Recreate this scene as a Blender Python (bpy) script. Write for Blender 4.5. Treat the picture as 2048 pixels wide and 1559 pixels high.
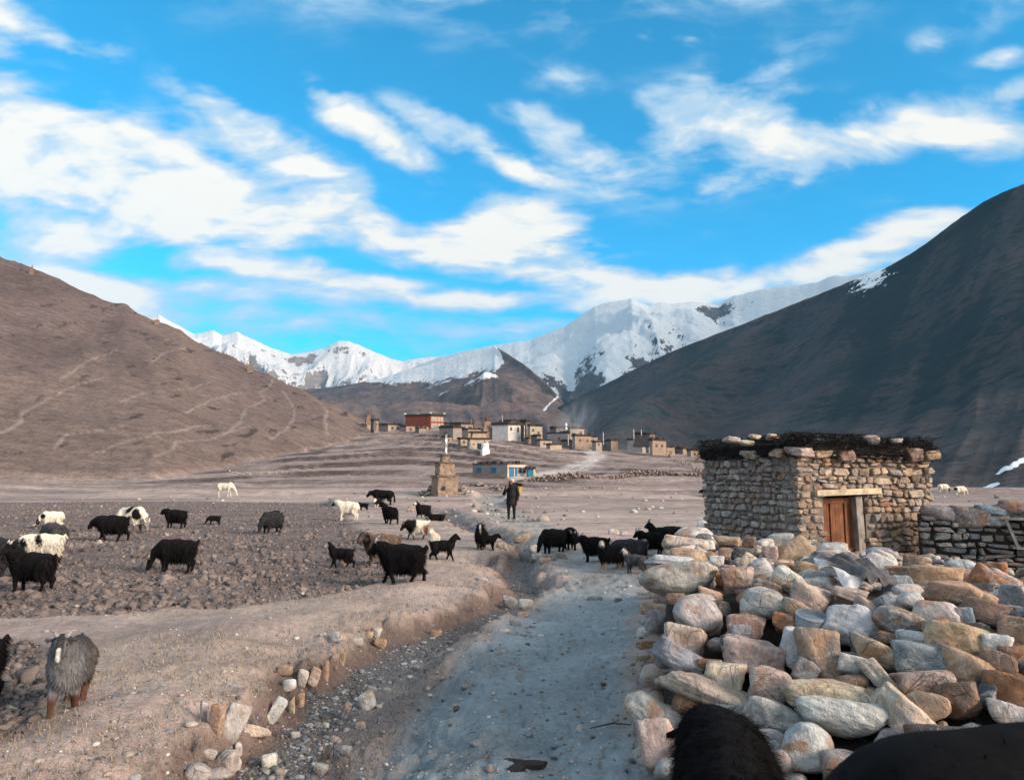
import bpy, math, random
import numpy as np
from mathutils import Vector, Matrix

random.seed(7)
RNG = np.random.default_rng(7)
for o in list(bpy.data.objects):
    bpy.data.objects.remove(o)
SC = bpy.context.scene
COL = SC.collection

# ------------------------------------------------------------------ camera
CAMZ = 1.75
F = 2048 * 26.0 / 36.0
PITCH = math.atan((958 - 779.5) / F)
CP, SP = math.cos(PITCH), math.sin(PITCH)
cam = bpy.data.cameras.new('camera')
cam.lens = 26.0
cam.sensor_width = 36.0
cam.sensor_fit = 'HORIZONTAL'
cam.clip_start = 0.05
cam.clip_end = 60000
cam.dof.use_dof = True
cam.dof.focus_distance = 8.0
cam.dof.aperture_fstop = 6.5
cam_o = bpy.data.objects.new('camera', cam)
COL.objects.link(cam_o)
cam_o.location = (0, 0, CAMZ)
cam_o.rotation_euler = (math.pi / 2 + PITCH, 0, 0)
SC.camera = cam_o

# ------------------------------------------------------------------ exposure
SC.view_settings.view_transform = 'Standard'
SC.view_settings.look = 'None'
SC.view_settings.exposure = 0.60
SC.view_settings.gamma = 1.0
SC.view_settings.use_curve_mapping = False
SC.cycles.max_bounces = 6
SC.cycles.volume_bounces = 0
SC.cycles.transparent_max_bounces = 8

# ------------------------------------------------------------------ sun and sky
SUN_AZ = math.radians(120)      # from +Y (view direction) towards +X (right)
SUN_EL = math.radians(21)
sun = bpy.data.lights.new('sun', 'SUN')
sun.energy = 4.6
sun.angle = math.radians(24)
sun.color = (1.0, 0.79, 0.62)
sun_o = bpy.data.objects.new('sun', sun)
COL.objects.link(sun_o)
sdir = Vector((math.sin(SUN_AZ) * math.cos(SUN_EL), math.cos(SUN_AZ) * math.cos(SUN_EL), math.sin(SUN_EL)))
sun_o.rotation_euler = sdir.to_track_quat('Z', 'Y').to_euler()
sun_o.location = sdir * 100


def ray(px, py):
    u = (px - 1024) / F
    v = (779.5 - py) / F
    return np.array([u, CP - v * SP, SP + v * CP])


def at(px, py, d):
    """world point on the photograph's ray at forward distance d"""
    r = ray(px, py)
    return np.array([0, 0, CAMZ]) + r * (d / r[1])


def gpt(px, py, z=0.0):
    """world point where the ray meets the height z"""
    r = ray(px, py)
    t = (z - CAMZ) / r[2]
    return np.array([r[0] * t, r[1] * t, z])


def build_world():
    w = bpy.data.worlds.new('World')
    SC.world = w
    w.use_nodes = True
    w.cycles.sampling_method = 'NONE'
    nt = w.node_tree
    nt.nodes.clear()
    N, L = nt.nodes, nt.links

    def node(t, **kw):
        n = N.new(t)
        for k, v in kw.items():
            setattr(n, k, v)
        return n

    def math_(op, a, b=None, c=None, clamp=False):
        n = node('ShaderNodeMath', operation=op)
        n.use_clamp = clamp
        for i, v in enumerate((a, b, c)):
            if v is None:
                continue
            if isinstance(v, (int, float)):
                n.inputs[i].default_value = v
            else:
                L.new(v, n.inputs[i])
        return n.outputs[0]

    def mixc(fac, a, b):
        n = node('ShaderNodeMix', data_type='RGBA')
        for s, v in ((n.inputs[0], fac), (n.inputs[6], a), (n.inputs[7], b)):
            if isinstance(v, (int, float)):
                s.default_value = v
            elif isinstance(v, tuple):
                s.default_value = v
            else:
                L.new(v, s)
        return n.outputs[2]

    def smooth(v, a, b):
        n = node('ShaderNodeMapRange', interpolation_type='SMOOTHSTEP')
        L.new(v, n.inputs[0])
        n.inputs[1].default_value = a
        n.inputs[2].default_value = b
        return n.outputs[0]

    tc = node('ShaderNodeTexCoord')
    sep = node('ShaderNodeSeparateXYZ')
    L.new(tc.outputs['Generated'], sep.inputs[0])
    X, Y, Z = sep.outputs
    az = math_('ARCTAN2', X, Y)
    el = math_('ARCSINE', Z)
    ae = node('ShaderNodeCombineXYZ')
    L.new(az, ae.inputs[0]); L.new(el, ae.inputs[1])

    sky = node('ShaderNodeTexSky', sky_type='NISHITA')
    sky.sun_disc = False
    sky.sun_elevation = SUN_EL
    sky.sun_rotation = SUN_AZ
    sky.altitude = 4000
    sky.air_density = 1.0
    sky.dust_density = 0.3
    sky.ozone_density = 3.0
    hs = node('ShaderNodeHueSaturation')
    hs.inputs['Hue'].default_value = 0.475
    hs.inputs['Saturation'].default_value = 2.1
    hs.inputs['Value'].default_value = 2.75
    L.new(sky.outputs[0], hs.inputs['Color'])
    skyc = hs.outputs[0]

    # cloud layer: coordinates of a flat layer overhead, warped
    zc = math_('ADD', math_('MAXIMUM', Z, 0.0), 0.38)
    cp = node('ShaderNodeCombineXYZ')
    L.new(math_('DIVIDE', X, zc), cp.inputs[0])
    L.new(math_('DIVIDE', Y, zc), cp.inputs[1])
    warp = node('ShaderNodeTexNoise')
    warp.inputs['Scale'].default_value = 3.0
    warp.inputs['Detail'].default_value = 3
    L.new(cp.outputs[0], warp.inputs['Vector'])
    wv = node('ShaderNodeVectorMath', operation='SCALE')
    L.new(warp.outputs['Color'], wv.inputs[0])
    wv.inputs['Scale'].default_value = 0.16
    cw = node('ShaderNodeVectorMath', operation='ADD')
    L.new(cp.outputs[0], cw.inputs[0]); L.new(wv.outputs[0], cw.inputs[1])

    def noise(scale, detail, rough, rot=0.0, sx=1.0, sy=1.0, vec=None, off=(0, 0, 0)):
        m = node('ShaderNodeMapping')
        m.inputs['Rotation'].default_value = (0, 0, rot)
        m.inputs['Scale'].default_value = (sx, sy, 1)
        m.inputs['Location'].default_value = off
        L.new(vec or cw.outputs[0], m.inputs['Vector'])
        n = node('ShaderNodeTexNoise')
        n.inputs['Scale'].default_value = scale
        n.inputs['Detail'].default_value = detail
        n.inputs['Roughness'].default_value = rough
        L.new(m.outputs[0], n.inputs['Vector'])
        return n.outputs['Fac']

    puff = noise(9.5, 5, 0.56, 0.08, 0.85, 1.6)
    mid = noise(3.2, 4, 0.55, 0.05, 0.8, 1.7, off=(3, 1, 0))
    big = noise(0.9, 3, 0.5, off=(1.7, 5.2, 0))

    # cloud banks: (px, py, half width, half height, tilt deg, weight) at their place in the sky
    banks = CLOUDS
    acc = None
    aw = node('ShaderNodeTexNoise')
    aw.inputs['Scale'].default_value = 7.0
    aw.inputs['Detail'].default_value = 4
    L.new(ae.outputs[0], aw.inputs['Vector'])
    aws = node('ShaderNodeVectorMath', operation='MULTIPLY_ADD')
    L.new(aw.outputs['Color'], aws.inputs[0])
    aws.inputs[1].default_value = (0.10, 0.05, 0)
    aws.inputs[2].default_value = (-0.05, -0.025, 0)
    aeo = node('ShaderNodeVectorMath', operation='ADD')
    L.new(ae.outputs[0], aeo.inputs[0]); L.new(aws.outputs[0], aeo.inputs[1])
    for (px, py, hw, hh, tilt, wgt) in banks:
        if py > 420: wgt *= 1.3
        r = ray(px, py); r = r / np.linalg.norm(r)
        a0, e0 = math.atan2(r[0], r[1]), math.asin(r[2])
        m = node('ShaderNodeMapping', vector_type='TEXTURE')
        m.inputs['Location'].default_value = (a0, e0, 0)
        m.inputs['Rotation'].default_value = (0, 0, math.radians(tilt))
        m.inputs['Scale'].default_value = (hw / F * 0.95, hh / F * 0.95, 1)
        L.new(aeo.outputs[0], m.inputs['Vector'])
        g = node('ShaderNodeTexGradient', gradient_type='SPHERICAL')
        L.new(m.outputs[0], g.inputs['Vector'])
        acc = math_('MULTIPLY_ADD', g.outputs['Fac'], wgt, acc if acc is not None else 0.0)
    acc = math_('MINIMUM', acc, 0.85)
    # the same sort of broken cloud carries on all round outside the picture
    inside = math_('MULTIPLY', smooth(math_('ABSOLUTE', az), 0.95, 0.70), smooth(el, 0.72, 0.52))
    general = math_('MULTIPLY_ADD', smooth(big, 0.34, 0.58), 0.62, 0.16)
    cover = node('ShaderNodeMix', data_type='FLOAT')
    L.new(inside, cover.inputs[0]); L.new(general, cover.inputs[2]); L.new(acc, cover.inputs[3])
    cover = cover.outputs[0]
    cover = math_('MULTIPLY_ADD', smooth(el, 0.29, 0.12), 0.24, cover)
    low = smooth(el, 0.33, 0.20)        # lower clouds are smoother, lens shaped
    pamp = math_('MULTIPLY_ADD', low, -0.55, 1.0)
    n1 = math_('MULTIPLY', math_('SUBTRACT', puff, 0.5), math_('MULTIPLY', pamp, 2.2))
    n2 = math_('MULTIPLY', math_('SUBTRACT', mid, 0.5), math_('MULTIPLY_ADD', low, -0.6, 1.1))
    # open blue stays clean where no bank lies
    amp = math_('MULTIPLY_ADD', smooth(cover, 0.0, 0.30), 0.70, 0.30)
    dens = math_('MULTIPLY_ADD', math_('ADD', n1, n2), amp, cover)
    veil = math_('MULTIPLY', smooth(dens, 0.0, 0.55), 0.72)
    core = smooth(dens, 0.26, 0.96)
    K = 10.0
    c = mixc(veil, skyc, (0.42 * K, 0.60 * K, 0.76 * K, 1))
    lit = smooth(math_('MULTIPLY_ADD', math_('SUBTRACT', mid, 0.5), 1.2, dens), 0.42, 0.95)
    cc = mixc(lit, (0.60 * K, 0.69 * K, 0.76 * K, 1), (0.93 * K, 0.88 * K, 0.79 * K, 1))
    c = mixc(core, c, cc)
    # pale air low over the horizon
    c = mixc(math_('MULTIPLY', smooth(el, 0.16, 0.03), 0.35), c, (0.42 * K, 0.60 * K, 0.74 * K, 1))
    bg = node('ShaderNodeBackground')
    bg.inputs['Strength'].default_value = 0.08
    L.new(c, bg.inputs['Color'])
    out = node('ShaderNodeOutputWorld')
    L.new(bg.outputs[0], out.inputs['Surface'])


CLOUDS = [
    (60, 45, 130, 45, -15, .75), (30, 95, 60, 25, -10, .5), (210, 105, 60, 25, 0, .45), (150, 80, 30, 15, 0, .4),
    (40, 215, 150, 70, -15, .8), (150, 310, 330, 95, -6, 1.1), (330, 340, 350, 110, -12, .8), (120, 390, 300, 90, 0, .8),
    (470, 250, 190, 60, -18, .8), (620, 330, 260, 75, -24, .9), (560, 400, 330, 60, -8, .65), (700, 220, 130, 45, -25, .65),
    (680, 185, 70, 22, 0, .5), (800, 290, 150, 45, -25, .75), (860, 235, 150, 45, -15, .85), (970, 290, 160, 45, -28, .65),
    (1070, 240, 110, 32, -15, .7), (1060, 335, 110, 35, -15, .75), (1160, 300, 150, 50, -20, .6), (1240, 330, 160, 45, 0, .5), (1120, 165, 120, 40, -10, .35),
    (1390, 215, 140, 60, -15, .8), (1500, 260, 240, 70, -8, 1.0), (1650, 310, 290, 60, -3, .9), (1820, 235, 190, 55, -8, .85), (1980, 265, 150, 50, 0, .8),
    (1450, 165, 130, 35, 10, .5), (1560, 175, 80, 25, 0, .45), (1880, 85, 50, 30, 0, .4), (1290, 55, 40, 35, 50, .4), (1390, 78, 50, 20, 0, .4), (2020, 118, 70, 22, -8, .7), (2040, 185, 50, 30, 0, .5), (1500, 110, 330, 60, 5, .22), (1980, 20, 160, 50, 5, .3),
    (150, 480, 130, 45, 10, .55), (60, 500, 120, 30, 5, .5), (400, 440, 280, 60, 0, .5), (700, 440, 250, 60, 0, .55),
    (520, 535, 210, 42, 0, .8), (1010, 460, 200, 75, 0, 1.1), (940, 510, 270, 55, -5, .8), (1150, 500, 130, 35, -5, .45),
    (150, 565, 260, 35, -6, .8), (430, 580, 360, 30, 0, .5), (720, 560, 160, 30, 0, .7), (930, 602, 130, 34, 3, .75), (800, 590, 300, 40, 0, .45), (1200, 555, 260, 35, -3, .7), (1390, 555, 130, 30, 5, .7),
    (1260, 590, 330, 32, 2, .7), (1400, 600, 200, 25, 2, .55), (1640, 545, 220, 40, 5, .65), (1820, 465, 150, 42, 2, .75), (1730, 500, 160, 20, 0, .35), (1450, 375, 120, 25, 0, .3), (1600, 370, 60, 22, 20, .35), (1150, 390, 420, 50, 0, .3),
    (600, 640, 420, 40, 0, .28), (1000, 655, 300, 35, 0, .25), (200, 605, 200, 40, -8, .45),
]
build_world()

# ------------------------------------------------------------------ noise
def _h(ix, iy, iz, seed):
    h = ix.astype(np.int32).view(np.uint32) * np.uint32(374761393) + iy.astype(np.int32).view(np.uint32) * np.uint32(668265263)
    h = h + (iz.astype(np.int32).view(np.uint32) * np.uint32(2147483629) if hasattr(iz, 'astype') else np.uint32(0)) + np.uint32((seed * 1274126177) & 0xFFFFFFFF)
    h = (h ^ (h >> np.uint32(13))) * np.uint32(1274126177)
    h = (h ^ (h >> np.uint32(16))) * np.uint32(2246822519)
    return ((h >> np.uint32(12)) & np.uint32(0xFFFF)).astype(np.float32) / np.float32(32767.5) - np.float32(1.0)


def vn2(x, y, seed=0):
    """smooth value noise in -1..1"""
    x = np.asarray(x, np.float32); y = np.asarray(y, np.float32)
    ix, iy = np.floor(x), np.floor(y)
    fx, fy = x - ix, y - iy
    fx = fx * fx * fx * (fx * (fx * 6 - 15) + 10); fy = fy * fy * fy * (fy * (fy * 6 - 15) + 10)
    a = _h(ix, iy, 0, seed); b = _h(ix + 1, iy, 0, seed); c = _h(ix, iy + 1, 0, seed); d = _h(ix + 1, iy + 1, 0, seed)
    ab = a + (b - a) * fx
    return ab + ((c + (d - c) * fx) - ab) * fy


def fbm(x, y, seed=0, oct=4, gain=0.5, lac=2.03):
    s = 0; a = 1.0; t = 0
    for i in range(oct):
        s = s + a * vn2(x, y, seed + i * 17)
        t += a; a *= gain
        x, y = (x * 0.8 - y * 0.6) * lac + 13.7, (x * 0.6 + y * 0.8) * lac - 7.1
    return s / t


def ridged(x, y, seed=0, oct=4, gain=0.5, lac=2.1):
    s = 0; a = 1.0; t = 0
    for i in range(oct):
        s = s + a * (1 - np.abs(vn2(x, y, seed + i * 17)) * 2)
        t += a; a *= gain
        x, y = (x * 0.8 - y * 0.6) * lac + 13.7, (x * 0.6 + y * 0.8) * lac - 7.1
    return s / t


def vn3(p, seed=0):
    i = np.floor(p); f = p - i
    f = f * f * (3 - 2 * f)
    r = 0
    for dx in (0, 1):
        for dy in (0, 1):
            for dz in (0, 1):
                w = (f[..., 0] if dx else 1 - f[..., 0]) * (f[..., 1] if dy else 1 - f[..., 1]) * (f[..., 2] if dz else 1 - f[..., 2])
                r = r + w * _h(i[..., 0] + dx, i[..., 1] + dy, i[..., 2] + dz, seed)
    return r


def sstep(a, b, x):
    t = np.clip((x - a) / (b - a), 0, 1)
    return t * t * (3 - 2 * t)


def lerp(a, b, t):
    return a + (b - a) * t


def curve(pts, smooth=True):
    xs = np.array([p[0] for p in pts], float); ys = np.array([p[1] for p in pts], float)
    return lambda x: np.interp(x, xs, ys)


def polydist(x, y, pts):
    """distance to a polyline, the parameter along it (0..n-1) and the side (positive = left of travel)"""
    best = np.full(x.shape, 1e9); par = np.zeros(x.shape); side = np.zeros(x.shape)
    for i in range(len(pts) - 1):
        ax, ay = pts[i][:2]; bx, by = pts[i + 1][:2]
        dx, dy = bx - ax, by - ay
        l2 = dx * dx + dy * dy + 1e-12
        t = np.clip(((x - ax) * dx + (y - ay) * dy) / l2, 0, 1)
        qx, qy = x - ax - t * dx, y - ay - t * dy
        d = np.hypot(qx, qy)
        m = d < best
        best = np.where(m, d, best); par = np.where(m, i + t, par)
        side = np.where(m, np.sign(dx * qy - dy * qx), side)
    return best, par, side


# ------------------------------------------------------------------ mesh / object helpers
def mesh_np(name, verts, quads=None, tris=None, smooth=True, cols=None, attrs=None, mats=None):
    me = bpy.data.meshes.new(name)
    verts = np.asarray(verts, np.float32)
    loops = []; starts = []; tot = 0
    if quads is not None and len(quads):
        quads = np.asarray(quads, np.int32)
        loops.append(quads.ravel()); starts.append(np.arange(len(quads)) * 4); tot += len(quads) * 4
    if tris is not None and len(tris):
        tris = np.asarray(tris, np.int32)
        loops.append(tris.ravel()); starts.append(tot + np.arange(len(tris)) * 3); tot += len(tris) * 3
    loops = np.concatenate(loops).astype(np.int32); starts = np.concatenate(starts).astype(np.int32)
    me.vertices.add(len(verts)); me.vertices.foreach_set('co', verts.ravel())
    me.loops.add(len(loops)); me.loops.foreach_set('vertex_index', loops)
    me.polygons.add(len(starts)); me.polygons.foreach_set('loop_start', starts)
    me.update(calc_edges=True)
    if smooth:
        me.polygons.foreach_set('use_smooth', np.ones(len(starts), bool))
    if cols is not None:
        a = me.attributes.new('Col', 'FLOAT_COLOR', 'POINT')
        c = np.ones((len(verts), 4), np.float32); c[:, :3] = cols
        a.data.foreach_set('color', c.ravel())
    for k, v in (attrs or {}).items():
        a = me.attributes.new(k, 'FLOAT', 'POINT')
        a.data.foreach_set('value', np.asarray(v, np.float32))
    for m in (mats or []):
        me.materials.append(m)
    me.validate()
    return me


def link(name, data, parent=None, mat=None, loc=None, rot=None, scale=None, label=None, cat=None, group=None, kind=None, color=None):
    o = bpy.data.objects.new(name, data)
    COL.objects.link(o)
    if mat is not None and data is not None and len(data.materials) == 0:
        data.materials.append(mat)
    if parent is not None:
        o.parent = parent
    if loc is not None:
        o.location = [float(v) for v in loc]
    if rot is not None:
        o.rotation_euler = [float(v) for v in rot]
    if scale is not None:
        o.scale = [float(v) for v in scale] if hasattr(scale, '__len__') else (scale,) * 3
    if label: o['label'] = label
    if cat: o['category'] = cat
    if group: o['group'] = group
    if kind: o['kind'] = kind
    if color is not None:
        o.color = (*[float(c) for c in color[:3]], 1)
    return o


class MB:
    """collects boxes, tubes and polygons into one mesh"""
    def __init__(s):
        s.v = []; s.f = []; s.c = []; s.col = (1, 1, 1)

    def add(s, vs, fs):
        b = len(s.v)
        s.v += [tuple(map(float, v)) for v in vs]
        s.c += [s.col] * len(vs)
        s.f += [tuple(i + b for i in f) for f in fs]

    def box(s, c, h, rz=0.0, taper=0.0, M=None):
        cx, cy, cz = c; hx, hy, hz = h
        vs = []
        for sz in (-1, 1):
            k = 1 - taper if sz > 0 else 1
            for sx, sy in ((-1, -1), (1, -1), (1, 1), (-1, 1)):
                x, y = sx * hx * k, sy * hy * k
                vs.append((cx + x * math.cos(rz) - y * math.sin(rz), cy + x * math.sin(rz) + y * math.cos(rz), cz + sz * hz))
        if M is not None:
            vs = [tuple(M @ Vector(v)) for v in vs]
        s.add(vs, [(3, 2, 1, 0), (4, 5, 6, 7), (0, 1, 5, 4), (1, 2, 6, 5), (2, 3, 7, 6), (3, 0, 4, 7)])

    def tube(s, pts, rad, n=6, cap=True):
        pts = [np.array(p, float) for p in pts]
        if not hasattr(rad, '__len__'):
            rad = [rad] * len(pts)
        rings = []
        vs = []
        up = np.array([0, 0, 1.0])
        for i, p in enumerate(pts):
            t = pts[min(i + 1, len(pts) - 1)] - pts[max(i - 1, 0)]
            t = t / (np.linalg.norm(t) + 1e-9)
            a = np.cross(t, up)
            if np.linalg.norm(a) < 0.1:
                a = np.cross(t, np.array([1.0, 0, 0]))
            a /= np.linalg.norm(a); b = np.cross(t, a)
            for k in range(n):
                an = 2 * math.pi * k / n
                vs.append(p + (a * math.cos(an) + b * math.sin(an)) * rad[i])
        fs = []
        for i in range(len(pts) - 1):
            for k in range(n):
                fs.append((i * n + k, i * n + (k + 1) % n, (i + 1) * n + (k + 1) % n, (i + 1) * n + k))
        if cap:
            fs.append(tuple(range(n - 1, -1, -1))); fs.append(tuple((len(pts) - 1) * n + k for k in range(n)))
        s.add(vs, fs)

    def lathe(s, c, prof, n=12, sq=False):
        """profile [(r, z)...] turned about a vertical axis"""
        vs = []
        if sq: n = 4
        for r, z in prof:
            for k in range(n):
                an = 2 * math.pi * (k + 0.5) / n
                vs.append((c[0] + r * math.cos(an), c[1] + r * math.sin(an), c[2] + z))
        fs = []
        for i in range(len(prof) - 1):
            for k in range(n):
                fs.append((i * n + k, i * n + (k + 1) % n, (i + 1) * n + (k + 1) % n, (i + 1) * n + k))
        fs.append(tuple(range(n - 1, -1, -1))); fs.append(tuple((len(prof) - 1) * n + k for k in range(n)))
        s.add(vs, fs)

    def mesh(s, name, mat=None, smooth=False):
        me = bpy.data.meshes.new(name)
        me.from_pydata(s.v, [], s.f)
        if smooth:
            me.polygons.foreach_set('use_smooth', np.ones(len(me.polygons), bool))
        a = me.attributes.new('Col', 'FLOAT_COLOR', 'POINT')
        c = np.ones((len(s.v), 4), np.float32)
        c[:, :3] = np.array(s.c)
        a.data.foreach_set('color', c.ravel())
        if mat: me.materials.append(mat)
        return me


def empty(name, loc=(0, 0, 0), rz=0.0, **kw):
    o = link(name, None, loc=loc, rot=(0, 0, rz), **kw)
    o.empty_display_size = 0.2
    return o


# ------------------------------------------------------------------ materials
def new_mat(name):
    m = bpy.data.materials.new(name)
    m.use_nodes = True
    nt = m.node_tree
    nt.nodes.clear()
    out = nt.nodes.new('ShaderNodeOutputMaterial')
    b = nt.nodes.new('ShaderNodeBsdfPrincipled')
    nt.links.new(b.outputs[0], out.inputs[0])
    b.inputs['Specular IOR Level'].default_value = 0.25
    b.inputs['Roughness'].default_value = 0.9
    return m, nt, b, out


class G:
    """small node helper"""
    def __init__(s, nt):
        s.nt = nt

    def n(s, t, **kw):
        x = s.nt.nodes.new(t)
        for k, v in kw.items():
            setattr(x, k, v)
        return x

    def put(s, sock, v):
        if hasattr(v, 'is_output') or hasattr(v, 'links'):
            s.nt.links.new(v, sock)
        elif v is not None:
            if isinstance(v, tuple) and len(v) == 3 and sock.type == 'RGBA':
                v = (*v, 1)
            sock.default_value = v

    def math(s, op, a, b=None, c=None, clamp=False):
        x = s.n('ShaderNodeMath', operation=op); x.use_clamp = clamp
        s.put(x.inputs[0], a); s.put(x.inputs[1], b)
        if c is not None: s.put(x.inputs[2], c)
        return x.outputs[0]

    def mix(s, f, a, b, blend='MIX'):
        x = s.n('ShaderNodeMix', data_type='RGBA', blend_type=blend)
        s.put(x.inputs[0], f); s.put(x.inputs[6], a); s.put(x.inputs[7], b)
        return x.outputs[2]

    def ramp(s, v, a, b, lo=0.0, hi=1.0):
        x = s.n('ShaderNodeMapRange', interpolation_type='SMOOTHSTEP')
        s.put(x.inputs[0], v)
        for i, k in enumerate((a, b, lo, hi)):
            x.inputs[i + 1].default_value = k
        return x.outputs[0]

    def noise(s, vec, scale, detail=4, rough=0.55, dist=0.0, out='Fac'):
        x = s.n('ShaderNodeTexNoise')
        s.put(x.inputs['Vector'], vec)
        x.inputs['Scale'].default_value = scale
        x.inputs['Detail'].default_value = detail
        x.inputs['Roughness'].default_value = rough
        x.inputs['Distortion'].default_value = dist
        return x.outputs[out]

    def voro(s, vec, scale, feature='F1', out='Distance'):
        x = s.n('ShaderNodeTexVoronoi', feature=feature)
        s.put(x.inputs['Vector'], vec)
        x.inputs['Scale'].default_value = scale
        return x.outputs[out]

    def map(s, vec, scale=(1, 1, 1), rot=(0, 0, 0), loc=(0, 0, 0)):
        x = s.n('ShaderNodeMapping')
        s.put(x.inputs['Vector'], vec)
        x.inputs['Scale'].default_value = scale
        x.inputs['Rotation'].default_value = rot
        x.inputs['Location'].default_value = loc
        return x.outputs[0]

    def attr(s, name, out='Color'):
        x = s.n('ShaderNodeAttribute', attribute_name=name)
        return x.outputs[out]

    def bump(s, h, strength, dist, normal=None):
        x = s.n('ShaderNodeBump')
        x.inputs['Strength'].default_value = strength
        x.inputs['Distance'].default_value = dist
        s.put(x.inputs['Height'], h)
        if normal is not None: s.put(x.inputs['Normal'], normal)
        return x.outputs[0]

    def pos(s):
        return s.n('ShaderNodeNewGeometry').outputs['Position']

    def obj(s):
        return s.n('ShaderNodeTexCoord').outputs['Object']

    def oinfo(s, out):
        return s.n('ShaderNodeObjectInfo').outputs[out]

# ------------------------------------------------------------------ terrain shape
def G2(pts, z):
    return [tuple(gpt(px, py, z)[:2]) for px, py in pts]


DITCH = G2([(330, 1800), (470, 1660), (600, 1545), (665, 1455), (745, 1378), (850, 1322), (950, 1275), (1030, 1238), (1056, 1208),
            (1046, 1184), (1036, 1165), (1046, 1142), (1075, 1120), (1040, 1104), (985, 1088), (940, 1068), (905, 1046), (870, 1032)], -0.45)
DITCH2 = G2([(925, 1140), (975, 1150), (1035, 1152)], -0.4)
PATH = G2([(980, 1900), (1000, 1640), (1005, 1500), (1035, 1400), (1080, 1310), (1145, 1240), (1200, 1180), (1205, 1140), (1170, 1108),
           (1110, 1072), (1040, 1046), (1000, 1028), (985, 1012), (975, 1000), (990, 990)], 0.0)
FIELD = G2([(-420, 1290), (-100, 1252), (0, 1245), (160, 1238), (300, 1230), (430, 1222), (560, 1210), (640, 1203), (700, 1188), (760, 1160), (765, 1130), (730, 1080),
            (705, 1045), (655, 1008), (400, 1003), (0, 1006), (-420, 1009)], -0.05)
FIELD2 = G2([(-300, 1290), (15, 1292), (95, 1325), (80, 1380), (62, 1440), (0, 1490), (-300, 1540)], -0.05)

HILL_SIL = curve([(-900, 260), (-500, 370), (-200, 458), (0, 525), (30, 533), (62, 545), (100, 562), (140, 580), (180, 597), (230, 609), (250, 622), (290, 640),
                  (320, 649), (345, 658), (375, 680), (420, 699), (470, 722), (500, 737), (550, 757), (600, 780), (650, 804), (700, 828), (750, 850), (820, 868)])
HILL_R = curve([(-900, 330), (0, 380), (740, 345), (900, 340)])
HILL_B = curve([(-900, 115), (-200, 135), (300, 150), (500, 190), (640, 245), (760, 325), (900, 339)])
RISE_Z = curve([(-600, 0), (200, 4), (450, 11), (600, 17), (800, 21.5), (900, 20), (1000, 16), (1100, 12.7), (1250, 10.3), (1400, 8.4), (1480, 4.5), (1560, 0.4), (1700, -0.3), (2600, -0.3)])
RISE_Y = curve([(-600, 300), (600, 300), (800, 305), (950, 275), (1100, 252), (1250, 242), (1400, 236), (2600, 236)])
CLEN = 0.9929   # cos of the pitch: u = px offset / F -> x / y near the horizon


def upx(x, y):
    return 1024 + F * (x / np.maximum(y, 0.3)) / CP


def inpoly(x, y, poly):
    r = np.zeros(x.shape, bool)
    n = len(poly)
    for i in range(n):
        x0, y0 = poly[i]; x1, y1 = poly[(i + 1) % n]
        c = ((y0 > y) != (y1 > y)) & (x < (x1 - x0) * (y - y0) / ((y1 - y0) + 1e-12) + x0)
        r ^= c
    return r


def field_w(x, y, poly, soft):
    d, _, _ = polydist(x, y, list(poly) + [poly[0]])
    s = np.where(inpoly(x, y, poly), d, -d)
    s = s + fbm(x * 0.9, y * 0.9, 31, 3) * soft * 1.2
    return sstep(-soft, soft, s)


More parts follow.
